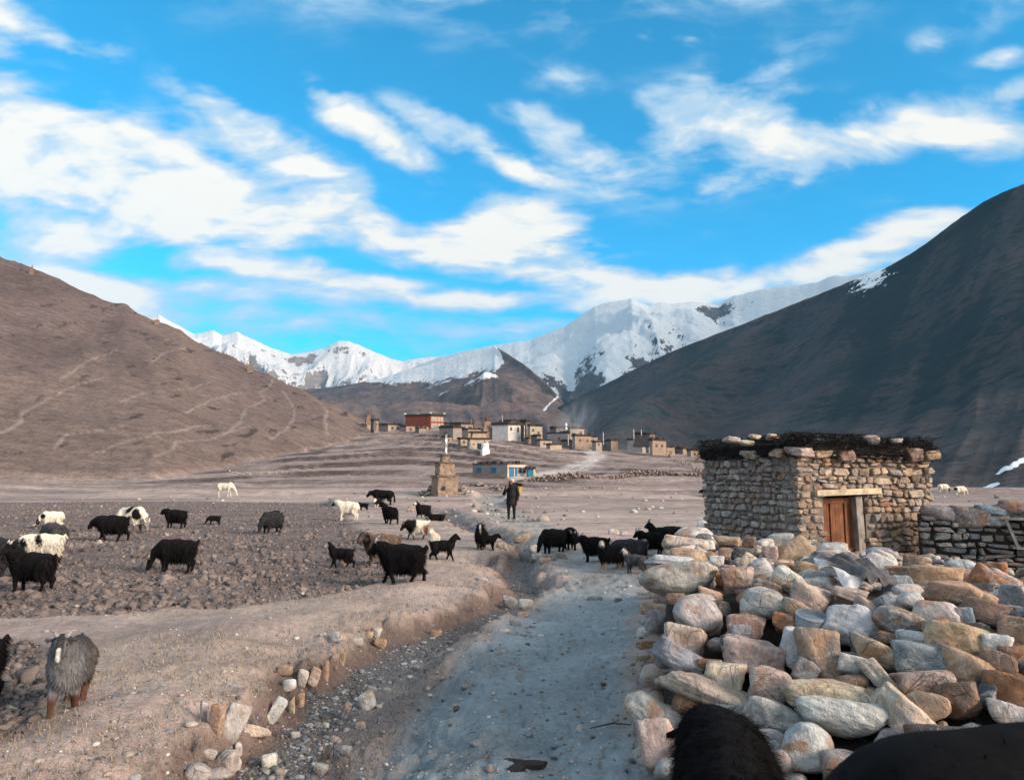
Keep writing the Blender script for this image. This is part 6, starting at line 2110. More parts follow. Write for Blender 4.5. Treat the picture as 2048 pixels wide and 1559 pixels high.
def grey_goat(V, info, rg):
    o = np.tile(GRY * 1.15, (len(V), 1)) * (1 + 0.35 * vn3(V * 8, 3) + 0.2 * vn3(V * 20, 4))[:, None]
    o = lerp(o, np.array((0.06, 0.045, 0.038)), (sstep(.10, -.25, V[:, 0]) * 0.7)[:, None])
    o = lerp(o, np.array((.03, .032, .036)), (sstep(.58, .68, V[:, 2]) * sstep(.30, .1, V[:, 0]))[:, None] * 0.8)
    o = lerp(o, np.array((0.16, 0.16, 0.165)), (sstep(.15, .3, V[:, 0]) * sstep(.75, .5, V[:, 2]))[:, None] * 0.7)
    o = lerp(o, np.array((0.075, 0.040, 0.028)), sstep(0.25, 0.15, V[:, 2])[:, None])
    q = V - info['hd']; along = q @ info['fw']; side = np.abs(q @ info['sd'])
    hdist = np.minimum(np.linalg.norm(q, axis=1), np.linalg.norm(V - lerp(info['hd'], info['mz'], .6), axis=1))
    o = lerp(o, np.array((.030, .030, .033)), sstep(.105, .075, hdist)[:, None])
    o = lerp(o, np.array((.50, .48, .45)), (sstep(.095, .12, side) * sstep(.0, -.04, along) * 0 * side)[:, None])
    o = lerp(o, np.array((.10, .10, .102)), (sstep(.03, .045, side) * sstep(.02, .05, along) * (hdist < .1))[:, None])
    o = lerp(o, np.array((.42, .41, .39)), (sstep(.026, .014, side) * sstep(.08, .12, along) * (np.linalg.norm(V - info['mz'], axis=1) < .095))[:, None])
    return o


def build_animals():
    for i, (nm, kind, px, py, hp, ang, pose, gait, colf, lab, ex) in enumerate(A_):
        ex = dict(ex)
        p = ground_at(px, py)
        d = math.hypot(p[0], p[1])
        dd = math.hypot(d, CAMZ - p[2] - 0.3)
        size = hp * dd / F / 0.66
        if ex.pop('grey', 0): colf = grey_goat
        if ex.pop('headdark', 0):
            def colf(V, info, rg):
                o = np.tile(WHT * 0.95, (len(V), 1)) * (1 + .1 * vn3(V * 9, 3))[:, None]
                dd_ = np.linalg.norm(V - info['mz'], axis=1)
                return lerp(o, BLK, (sstep(.17, .13, dd_) * (V[:, 0] > .45))[:, None])
        if ex.pop('earwhite', 0):
            def colf(V, info, rg):
                o = np.tile(GRY, (len(V), 1)) * (1 + .25 * vn3(V * 9, 3))[:, None]
                q = V - info['hd']; s = np.abs(q @ info['sd'])
                return lerp(o, WHT, (sstep(.055, .075, s) * (np.linalg.norm(q, axis=1) < .2))[:, None])
        a = math.radians(ang)
        # feet settle on the lower of the ground points below them
        z = min(gz(p[0] + dx * math.cos(a) * size, p[1] + dx * math.sin(a) * size) for dx in (-.3, 0, .24))
        z = max(z, p[2] - 0.12 * size)
        make_animal(nm, kind, (p[0], p[1], z - 0.01), a, size, pose, gait, colf, lab, {'sheep': 'sheep', 'goat': 'goat', 'horse': 'horse', 'yak': 'yak', 'calf': 'calf'}[nm], GB if nm in ('goat', 'sheep') else None, seed=300 + i, dist=dd, **ex)
    # the two animals right in front of the viewer
    q = at(1436, 1425, 3.3)
    make_animal('goat', 'goat', (q[0], q[1] - 0.12, gz(q[0], q[1])), math.radians(78), (q[2] - gz(q[0], q[1])) / 0.70, 'low', 'stand', solid(BLK * .7, .1),
                'black goat seen from behind close to the viewer at the foot of the heap', 'goat', GB, seed=901, dist=3.2, hair=2.5, hairlen=.06, yaw=0.25, lift=0.45)
    make_animal('yak', 'cow', (1.50, 1.34, -0.12), math.radians(4), 2.25, 'level', 'stand', solid(BLK * .7, .1),
                'black yak blurred right in front of the viewer at the bottom right corner', 'yak', None, seed=902, dist=1.2, hair=4.0, hairlen=.022, lift=0.3)


build_animals()

# ------------------------------------------------------------------ village
M_WALL = col_mat('plastered_wall', 0.95, 0.22, 0.9, 0.1, 0.4, 0.08)
M_PAINT = col_mat('painted_wood', 0.6, 0.15, 2.0, 0.3, 0.1, 0.01)
m_, nt_, b_, o_ = new_mat('dark_window')
b_.inputs['Base Color'].default_value = (0.016, 0.016, 0.018, 1); b_.inputs['Roughness'].default_value = 0.25; b_.inputs['Specular IOR Level'].default_value = 0.5
M_PANE = m_

def on_ground(px, py, d):
    """forward distance at which the slope is seen at this pixel, or d where the ground is hidden"""
    g = ground_at(px, py)
    return float(g[1]) if 120 < g[1] < 335 else d


W_TAN = (0.29, 0.22, 0.165); W_CREAM = (0.36, 0.30, 0.235); W_WHITE = (0.52, 0.49, 0.45); W_GREY = (0.17, 0.155, 0.15); W_DARK = (0.10, 0.092, 0.09); W_RED_SHADE = (0.20, 0.060, 0.042); W_RED_LIT = (0.26, 0.085, 0.055)  # the two reds are one wall colour, a shaded and a lit copy
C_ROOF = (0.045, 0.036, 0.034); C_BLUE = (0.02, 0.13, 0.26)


def house(name, label, px0, pxc, px1, pytop, pybot, d, cl, cr, wins=(), roofh=0.5, over=0.25, batter=0.03, cat='house', group='village houses', skew=0.35, roofc=C_ROOF, parapet=False, doors=(), depth_l=None):
    """flat roofed house: left face from px0 to the near corner pxc, right face from pxc to px1.
    wins/doors: (face 'l' or 'r', fraction along, fraction up, width m, height m, frame colour)"""
    d = on_ground(pxc, pybot, d)
    C = at(pxc, pybot, d)
    zb, ztop = C[2] - 1.5, at(pxc, pytop, d)[2]
    H = ztop - C[2]
    dl = d * (1 + skew * (pxc - px0) / F * 1.2); dr = d * (1 + skew * (px1 - pxc) / F * 1.2)
    A = at(px0, pybot, dl)[:2] if pxc - px0 > 1 else None
    B = at(px1, pybot, dr)[:2]
    c = C[:2]
    if A is None:
        e = (B - c); A = c + np.array([-e[1], e[0]]) * (0.7)
    D = A + B - c
    root = empty(name, (c[0], c[1], C[2]), label=label, cat=cat, group=group)
    loop = [c, B, D, A]
    cen = sum(loop) / 4
    m = MB()
    vs = []
    for (q, k) in zip(loop, range(4)):
        vs.append((*(q - c), -1.5))
    for q in loop:
        t = q + (cen - q) * batter
        vs.append((*(t - c), H))
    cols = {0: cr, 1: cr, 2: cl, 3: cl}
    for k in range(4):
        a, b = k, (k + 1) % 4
        m.col = cr if k == 0 else cl  # right face mostly lighter than the rest: sun and shade painted in
        m.add([vs[a], vs[b], vs[b + 4], vs[a + 4]], [(0, 1, 2, 3)])
    m.add([vs[4], vs[5], vs[6], vs[7]], [(0, 1, 2, 3)])
    wall = link('wall', m.mesh('wall', M_WALL), parent=root)
    # roof slab with a dark edge of stacked firewood
    m = MB(); m.col = roofc
    rv = []
    for z, ov in ((H - 0.02, over), (H + roofh, over * 0.8)):
        for q in loop:
            t = q + (q - cen) / np.linalg.norm(q - cen) * ov
            rv.append((*(t - c), z))
    m.add(rv, [(3, 2, 1, 0), (4, 5, 6, 7)] + [(k, (k + 1) % 4, (k + 1) % 4 + 4, k + 4) for k in range(4)])
    roof = link('roof', m.mesh('roof', M_BRUSH), parent=root)
    # firewood and clutter stacked along the roof edge
    rgv = np.random.default_rng(int(px0 * 7 + pytop))
    if not parapet:
        fwm = MB()
        for k in range(int(10 + 26 * rgv.random())):
            e0, e1 = (A, c) if rgv.random() < 0.5 else (c, B)
            t = e0 + (e1 - e0) * rgv.random(); t = t + (cen - t) * rgv.uniform(0, .12) - c
            cc = rgv.uniform(.02, .09); fwm.col = (cc, cc * .85, cc * .8)
            fwm.box((t[0], t[1], H + roofh + rgv.uniform(0, .18)), (rgv.uniform(.12, .55), rgv.uniform(.10, .3), rgv.uniform(.06, .26)), rgv.uniform(0, 3.1))
        link('firewood', fwm.mesh('firewood', M_BRUSH), parent=roof, kind='stuff')
    if parapet:
        for q in loop:
            t = q + (q - cen) * 0.01 - c
            m = MB(); m.col = (0.6, 0.58, 0.54); m.box((t[0], t[1], H + roofh + 0.25), (0.45, 0.45, 0.25))
            link('corner_block', m.mesh('corner_block', M_WALL), parent=roof)

    def face(f):
        P, Qq = (A, c) if f == 'l' else (c, B)
        e = Qq - P; L = np.linalg.norm(e); e = e / L
        nrm = np.array([e[1], -e[0]])
        return P, e, L, nrm
    for lst, nm in ((wins, 'window'), (doors, 'door')):
        for (f, s, v, w, h, fc) in lst:
            P, e, L, nrm = face(f)
            z = v * H if nm == 'window' else h / 2 - 0.05
            bt = batter * (z / H)
            q = P + e * L * s; q = q + (cen - q) * bt - c
            an = math.atan2(e[1], e[0])
            m = MB(); m.col = fc
            if nm == 'window':
                fw_ = w * 0.14
                for cx, cz, hx, hz in ((-w / 2, 0, fw_, h / 2 + fw_), (w / 2, 0, fw_, h / 2 + fw_), (0, h / 2, w / 2, fw_), (0, -h / 2, w / 2, fw_), (0, 0, fw_ * 0.5, h / 2), (0, h * .12, w / 2, fw_ * 0.45)):
                    m.box((cx, -0.05, cz), (hx, 0.08, hz))
            else:
                m.box((0, -0.04, 0), (w / 2, 0.07, h / 2))
            o = link(nm, m.mesh(nm, M_PAINT), parent=root, loc=(q[0] + nrm[0] * 0.0, q[1], z), rot=(0, 0, an))
            if nm == 'window':
                m = MB(); m.box((0, -0.015, 0), (w / 2, 0.03, h / 2))
                link('pane', m.mesh('pane', M_PANE), parent=o)
            else:
                m = MB(); m.col = tuple(v_ * 0.5 for v_ in fc)
                m.box((0, -0.09, h / 2), (w / 2 + 0.12, 0.06, 0.08))
                link('door_head', m.mesh('door_head', M_PAINT), parent=o)
    return root


def chorten(px, pyb, pyt, d, label, body=(0.42, 0.31, 0.23), top=(0.27, 0.085, 0.055), round_=False, group='village chortens', wpx=None):
    d = on_ground(px, pyb, d) if group != 'hill chortens' else d
    P = at(px, pyb, d); H = at(px, pyt, d)[2] - P[2]
    root = empty('chorten', P, 0.35, label=label, cat='chorten', group=group)
    w = (wpx * d / F / 2) if wpx else H * 0.33
    parts = [('plinth', [(w * 1.4, -0.8), (w * 1.4, .20 * H), (w * 1.5, .21 * H), (w * 1.5, .24 * H)], body, True),
             ('base', [(w * 1.15, .24 * H), (w * 1.1, .40 * H), (w * 1.25, .41 * H), (w * 1.25, .44 * H)], body, True)]
    if round_:
        parts += [('dome', [(w * .75, .44 * H), (w * .95, .52 * H), (w * 1.0, .60 * H), (w * .8, .70 * H), (w * .45, .74 * H)], body, False)]
    else:
        parts += [('drum', [(w * .85, .44 * H), (w * .8, .62 * H), (w * .98, .63 * H), (w * .98, .67 * H), (w * .5, .70 * H)], body, True)]
    parts += [('spire', [(w * .30, .70 * H), (w * .27, .80 * H), (w * .42, .81 * H), (w * .42, .83 * H), (w * .20, .85 * H), (w * .12, .96 * H), (w * .16, .97 * H), (w * .02, H)], top, False)]
    for nm, prof, c, sq in parts:
        m = MB(); m.col = c; m.lathe((0, 0, 0), prof, 14, sq)
        link(nm, m.mesh(nm, M_WALL), parent=root)
    return root


def pole(px, pyb, pyt, d, label, flag=False, wpx=1.2, c=(0.5, 0.48, 0.46)):
    P = at(px, pyb, d); H = at(px, pyt, d)[2] - P[2]
    r = wpx * d / F / 2
    root = empty('prayer_pole', P, label=label, cat='pole', group='prayer flag poles')
    m = MB(); m.col = (0.20, 0.15, 0.12); m.tube([(0, 0, -0.6), (0.02, 0, H)], [0.06, 0.04], 6)
    link('mast', m.mesh('mast', M_PAINT), parent=root)
    m = MB(); m.col = c
    n = 14
    vs = []; fs = []
    w = max(2 * r, 0.28)
    for i in range(n):
        z = lerp(0.12 * H, 0.97 * H, i / (n - 1))
        a = 0.5 * math.sin(i * 1.3)
        for k in (0.05, 0.5, 1.0):
            vs.append((k * w * math.cos(a), k * w * math.sin(a) + 0.08 * math.sin(i * 2 + k * 5), z))
    for i in range(n - 1):
        for k in range(2):
            fs.append((i * 3 + k, i * 3 + k + 1, i * 3 + k + 4, i * 3 + k + 3))
    m.add(vs, fs)
    link('prayer_flag', m.mesh('prayer_flag', M_PAINT), parent=root)
    return root


def drystone_line(name, label, pts, h, n, seed, colr=(.20, .16, .14), cat='wall'):
    """far rubble wall: a row of joined stones following the ground"""
    rg = np.random.default_rng(seed)
    wp = [ground_at(*p) for p in pts]
    seg = [np.linalg.norm(wp[i + 1][:2] - wp[i][:2]) for i in range(len(wp) - 1)]
    cum = np.concatenate([[0], np.cumsum(seg)])
    t = rg.uniform(0, cum[-1], n)
    x = np.interp(t, cum, [p[0] for p in wp]) + rg.normal(0, 0.22, n); y = np.interp(t, cum, [p[1] for p in wp]) + rg.normal(0, 0.22, n)
    z = tfast(x, y) + rg.uniform(-0.1, h, n) * (0.7 + 0.5 * vn2(t * 0.2, t * 0, seed))
    d, f = ICO[0]
    s = rg.uniform(0.14, 0.34, n)
    V = d[None] * (s[:, None, None] * rg.uniform(0.7, 1.2, (n, 1, 3))) + np.stack([x, y, z], -1)[:, None]
    c = np.array(colr) * rg.uniform(0.5, 1.5, n)[:, None]
    F_ = (f[None] + (np.arange(n) * len(d))[:, None, None]).reshape(-1, 3)
    root = empty(name, wp[len(wp) // 2], label=label, cat=cat)
    me = mesh_np('stones', V.reshape(-1, 3) - np.array(root.location), tris=F_, smooth=False, cols=np.repeat(c, len(d), 0), mats=[M_WALL])
    link('stones', me, parent=root, kind='stuff')


def build_village():
    S = (0.16, 0.10, 0.07)
    WF = (0.62, 0.56, 0.46)
    h = house
    # monastery
    h('monastery', 'big red monastery building with white framed windows on the rise', 810, 861, 888, 831, 858, 315, W_RED_SHADE, W_RED_LIT, [('r', s, v, .75, 1.5, WF) for s in (.16, .38, .62, .85) for v in (.28, .76)], 0.9, 0.3, 0.02, 'monastery', None, parapet=True)
    h('house', 'low grey house with a sunlit end wall at the left end of the village', 752, 776, 802, 849, 862, 300, W_GREY, W_CREAM, [('r', .35, .5, .9, 1.0, S), ('r', .75, .45, .9, 1.2, S)], .5)
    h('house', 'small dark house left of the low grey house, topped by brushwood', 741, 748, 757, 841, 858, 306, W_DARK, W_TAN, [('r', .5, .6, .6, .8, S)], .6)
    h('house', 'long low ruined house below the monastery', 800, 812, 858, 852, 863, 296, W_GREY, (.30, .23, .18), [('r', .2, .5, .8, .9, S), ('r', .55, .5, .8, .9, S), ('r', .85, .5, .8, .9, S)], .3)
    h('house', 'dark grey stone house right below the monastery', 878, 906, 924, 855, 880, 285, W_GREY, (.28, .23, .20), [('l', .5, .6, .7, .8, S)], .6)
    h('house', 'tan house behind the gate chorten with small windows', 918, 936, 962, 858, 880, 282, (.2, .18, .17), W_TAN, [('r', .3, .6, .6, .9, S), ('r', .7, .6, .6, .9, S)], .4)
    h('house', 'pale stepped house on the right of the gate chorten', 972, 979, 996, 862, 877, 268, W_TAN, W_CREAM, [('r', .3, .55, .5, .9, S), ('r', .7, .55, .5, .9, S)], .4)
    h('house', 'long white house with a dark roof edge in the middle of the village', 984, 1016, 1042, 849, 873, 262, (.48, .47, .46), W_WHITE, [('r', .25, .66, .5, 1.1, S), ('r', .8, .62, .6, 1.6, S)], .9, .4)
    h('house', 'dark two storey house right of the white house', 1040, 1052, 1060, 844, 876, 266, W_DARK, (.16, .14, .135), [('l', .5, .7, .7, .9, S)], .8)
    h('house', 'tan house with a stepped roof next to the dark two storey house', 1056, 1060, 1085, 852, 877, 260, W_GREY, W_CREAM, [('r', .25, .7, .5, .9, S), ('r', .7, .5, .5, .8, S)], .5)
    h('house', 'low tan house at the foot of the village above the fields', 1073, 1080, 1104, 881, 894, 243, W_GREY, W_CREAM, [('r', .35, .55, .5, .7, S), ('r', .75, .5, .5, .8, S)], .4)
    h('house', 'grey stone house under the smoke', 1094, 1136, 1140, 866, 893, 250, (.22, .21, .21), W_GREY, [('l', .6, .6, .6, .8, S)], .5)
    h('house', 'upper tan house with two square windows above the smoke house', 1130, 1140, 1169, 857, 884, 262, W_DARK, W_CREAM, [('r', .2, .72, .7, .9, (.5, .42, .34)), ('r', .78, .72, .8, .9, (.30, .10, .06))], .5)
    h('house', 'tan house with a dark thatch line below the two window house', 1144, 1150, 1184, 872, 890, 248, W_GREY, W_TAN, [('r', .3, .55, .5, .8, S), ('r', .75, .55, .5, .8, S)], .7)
    h('house', 'low cream house with a shaded side at the village road', 1122, 1144, 1170, 882, 896, 238, W_GREY, W_CREAM, [('r', .4, .5, .5, .7, S), ('r', .75, .5, .4, .9, S)], .4)
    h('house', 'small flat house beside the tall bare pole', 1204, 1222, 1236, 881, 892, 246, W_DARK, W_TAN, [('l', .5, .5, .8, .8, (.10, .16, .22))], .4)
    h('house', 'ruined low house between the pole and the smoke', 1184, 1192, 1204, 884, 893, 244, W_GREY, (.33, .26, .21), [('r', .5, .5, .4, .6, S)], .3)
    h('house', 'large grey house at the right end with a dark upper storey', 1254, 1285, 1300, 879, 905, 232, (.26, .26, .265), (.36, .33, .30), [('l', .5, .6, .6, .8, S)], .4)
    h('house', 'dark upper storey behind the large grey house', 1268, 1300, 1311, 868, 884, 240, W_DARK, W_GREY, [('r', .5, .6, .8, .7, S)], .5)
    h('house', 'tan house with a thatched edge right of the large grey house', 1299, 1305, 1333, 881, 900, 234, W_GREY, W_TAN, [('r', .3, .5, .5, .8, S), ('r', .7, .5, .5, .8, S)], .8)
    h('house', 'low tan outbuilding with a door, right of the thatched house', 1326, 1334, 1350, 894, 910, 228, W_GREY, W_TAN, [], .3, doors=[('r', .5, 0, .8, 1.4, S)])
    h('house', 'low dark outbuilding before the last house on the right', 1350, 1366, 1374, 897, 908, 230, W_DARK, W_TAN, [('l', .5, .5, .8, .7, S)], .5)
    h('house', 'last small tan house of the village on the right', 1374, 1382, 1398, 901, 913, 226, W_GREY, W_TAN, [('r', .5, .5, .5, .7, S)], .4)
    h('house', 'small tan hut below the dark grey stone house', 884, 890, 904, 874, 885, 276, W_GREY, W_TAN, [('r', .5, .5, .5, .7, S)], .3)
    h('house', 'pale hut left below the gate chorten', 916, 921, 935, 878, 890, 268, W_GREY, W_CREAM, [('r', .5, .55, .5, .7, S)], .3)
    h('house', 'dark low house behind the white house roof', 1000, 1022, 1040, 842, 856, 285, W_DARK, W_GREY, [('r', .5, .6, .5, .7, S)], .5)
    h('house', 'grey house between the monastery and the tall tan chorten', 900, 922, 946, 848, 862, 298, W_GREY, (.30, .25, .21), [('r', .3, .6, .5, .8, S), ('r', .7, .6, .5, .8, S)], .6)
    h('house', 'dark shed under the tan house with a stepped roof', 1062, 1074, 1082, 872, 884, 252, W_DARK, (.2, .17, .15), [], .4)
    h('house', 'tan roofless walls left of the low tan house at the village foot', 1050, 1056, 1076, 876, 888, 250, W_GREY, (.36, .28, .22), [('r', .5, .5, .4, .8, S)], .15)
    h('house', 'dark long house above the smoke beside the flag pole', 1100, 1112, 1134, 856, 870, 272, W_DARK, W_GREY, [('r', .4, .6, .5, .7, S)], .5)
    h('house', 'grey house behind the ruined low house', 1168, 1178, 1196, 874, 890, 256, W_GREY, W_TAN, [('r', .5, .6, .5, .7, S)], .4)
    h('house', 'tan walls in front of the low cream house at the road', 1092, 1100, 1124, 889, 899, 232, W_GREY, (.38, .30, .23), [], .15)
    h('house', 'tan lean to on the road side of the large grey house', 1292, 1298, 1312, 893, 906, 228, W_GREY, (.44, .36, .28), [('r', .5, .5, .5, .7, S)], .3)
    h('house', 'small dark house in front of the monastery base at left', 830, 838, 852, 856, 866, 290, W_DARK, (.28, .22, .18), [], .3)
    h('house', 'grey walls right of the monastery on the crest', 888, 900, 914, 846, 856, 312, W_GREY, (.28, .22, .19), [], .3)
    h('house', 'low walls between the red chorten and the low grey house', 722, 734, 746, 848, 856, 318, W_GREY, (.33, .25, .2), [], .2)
    # house with blue doors down on the plain
    r = h('house', 'flat roofed house with blue doors and windows below the village', 945, 1015, 1053, 928, 954, 152, (.19, .185, .185), (.58, .48, .37),
          [('l', .20, .58, .85, .75, C_BLUE), ('l', .62, .58, .85, .75, C_BLUE), ('r', .66, .55, .50, 1.0, (.06, .10, .16)), ('r', .88, .55, .50, 1.0, (.06, .10, .16))], .28, .2, 0.0, group=None, roofc=(.13, .10, .09), doors=[('r', .22, 0, .95, 1.9, C_BLUE), ('r', .46, 0, .40, 1.9, (.03, .12, .24))])
    h('shed', 'small blue shed against the house with blue doors', 1053, 1056, 1067, 938, 953, 154, (.04, .12, .2), (.03, .15, .26), [], .2, .1, 0, 'shed', None, roofc=(.1, .09, .08))
    P = at(1070, 955, 152)
    m = MB(); m.col = (.50, .40, .24); m.box((0, 0, 0.9), (0.45, 0.05, 1.15))
    link('board', m.mesh('board', M_PAINT), loc=P, rot=(0.25, -0.35, 0.2), label='pale board leaning beside the blue shed', cat='board')
    # gate chorten
    dg = on_ground(956, 896, 262)
    P = at(956, 896, dg)
    g = empty('gate_chorten', P, 0.25, scale=dg / 262, label='cream gate chorten with two round windows and a dark eave', cat='chorten')
    m = MB(); m.col = W_CREAM; m.box((0, 0, 0.8), (3.6, 2.6, 2.3), 0, .06); link('wall', m.mesh('wall', M_WALL), parent=g)
    m = MB(); m.col = C_ROOF; m.box((0, 0, 3.35), (4.1, 3.0, 0.22)); link('eave', m.mesh('eave', M_BRUSH), parent=g)
    m = MB(); m.col = (.36, .27, .2); m.box((0, 0, 4.5), (2.6, 2.0, 0.95), 0, .2); link('upper_storey', m.mesh('upper_storey', M_WALL), parent=g)
    m = MB(); m.col = C_ROOF; m.box((0, 0, 5.7), (3.2, 2.4, 0.2)); link('roof', m.mesh('roof', M_BRUSH), parent=g)
    m = MB(); m.box((0, -2.58, 0.4), (0.75, 0.06, 1.2)); link('gateway', m.mesh('gateway', M_PANE), parent=g)
    for sx in (-2.2, 2.2):
        for rr, cc, nm in ((1.0, (.60, .54, .44), 'round_window'),):
            m = MB(); m.col = cc
            m.tube([(sx + .8 * math.cos(a), -2.62, 1.2 + .8 * math.sin(a)) for a in np.linspace(0, 6.283, 17)], .18, 6, cap=False)
            o = link('round_window', m.mesh('round_window', M_WALL), parent=g)
            m = MB(); m.col = (.34, .22, .14); m.tube([(sx, -2.45, 1.2), (sx, -2.6, 1.2)], .72, 12)
            link('pane', m.mesh('pane', M_WALL), parent=o)
    chorten(970, 905, 879, 245, 'white domed chorten before the gate chorten', (.74, .74, .74), (.45, .2, .12), True, wpx=15)
    chorten(973, 877, 829, 272, 'tall tan chorten with a red spire in the village centre', (.27, .195, .145), (.15, .06, .045), wpx=22)
    chorten(950, 862, 837, 280, 'small chorten with a dark red top left of the tall one', (.18, .10, .08), (.14, .05, .04), wpx=7)
    chorten(737, 845, 823, 330, 'red topped chorten at the left end of the village', (.22, .15, .12), (.18, .07, .055), wpx=12)
    chorten(749, 856, 836, 305, 'dark chorten beside the small dark house', (.13, .12, .12), (.1, .09, .09), wpx=6)
    p = ground_at(63, 552)
    chorten(63, 551, 530, 366, 'chorten on the skyline high up the left hill', (.20, .14, .115), (.16, .09, .075), wpx=9, group='hill chortens')
    chorten(500, 742, 722, 342, 'chorten low down on the skyline of the left hill', (.21, .15, .12), (.18, .10, .08), wpx=11, group='hill chortens')
    P = at(314, 648, 358)
    o = empty('cairn', P, label='small square cairn with a mast halfway down the left skyline', cat='cairn')
    m = MB(); m.col = (.21, .15, .12); m.box((0, 0, 0.2), (1.1, 1.1, 1.9), .3, .1); link('base', m.mesh('base', M_WALL), parent=o)
    m = MB(); m.col = (.2, .15, .13); m.tube([(0, 0, 1.5), (0.1, 0, 4.6)], .07, 5); link('mast', m.mesh('mast', M_WALL), parent=o)
    P = at(6, 540, 372)
    o = empty('ruin', P, label='ruined stone walls on the left hill at the picture edge', cat='ruin')
    m = MB(); m.col = (.20, .145, .12); m.box((0, 0, 0), (2.2, 1.5, 2.2), .2, .1); link('wall', m.mesh('wall', M_WALL), parent=o)
    m = MB(); m.col = (.23, .165, .13); m.box((3.2, 0, -1.2), (1.2, 1.4, 1.6), .5, .15); link('wall', m.mesh('wall', M_WALL), parent=o)
    pole(1206, 893, 862, 245, 'tall bare pole beside the small flat house', wpx=2.0, c=(.5, .47, .44))
    pole(1131, 868, 843, 255, 'pole with a white flag over the smoke', wpx=4, c=(.7, .7, .68))
    pole(1004, 851, 828, 265, 'thin pole behind the white house', wpx=1)
    pole(1267, 880, 857, 236, 'left of two poles on the large grey house', wpx=2)
    pole(1282, 872, 858, 240, 'right of two poles on the large grey house', wpx=2)
    pole(942, 862, 834, 282, 'thin pole left of the small red topped chorten', wpx=1, c=(.2, .16, .14))
    pole(1136, 893, 868, 248, 'pole at the corner of the grey stone house under the smoke', wpx=1.5)
    pole(1048, 880, 848, 258, 'pale pole before the dark two storey house', wpx=1.8, c=(.55, .5, .45))
    P = at(946, 955, 150)
    m = MB(); m.col = (.42, .38, .34); m.tube([(0, 0, -.3), (0.5, 0, 3.6)], [.09, .05], 6)
    link('leaning_post', m.mesh('leaning_post', M_PAINT), loc=P, label='grey post leaning on the left end of the blue doored house', cat='post')
    # rubble walls on the slope
    drystone_line('rubble_wall', 'low rubble wall running across the foot of the knoll', [(1040, 962), (1110, 958), (1180, 955), (1260, 952), (1340, 951), (1408, 953)], 0.9, 900, 3)
    drystone_line('rubble_wall', 'rubble wall climbing the knoll toward the last houses', [(1410, 951), (1385, 936), (1350, 918), (1315, 904)], 0.7, 420, 4, (.25, .21, .19))
    drystone_line('rubble_wall', 'pale rubble wall at the knoll top before the large grey house', [(1255, 903), (1290, 906), (1320, 904)], 0.6, 120, 5, (.28, .25, .23))
    drystone_line('rubble_wall', 'broken stones on the slope below the white house', [(985, 902), (1010, 900), (1045, 897)], 0.6, 120, 6, (.22, .18, .16))
    drystone_line('rubble_row', 'row of field stones below the village on the left', [(455, 942), (520, 948), (600, 951), (700, 951)], 0.2, 90, 7, (.24, .195, .17), 'stones')


build_village()


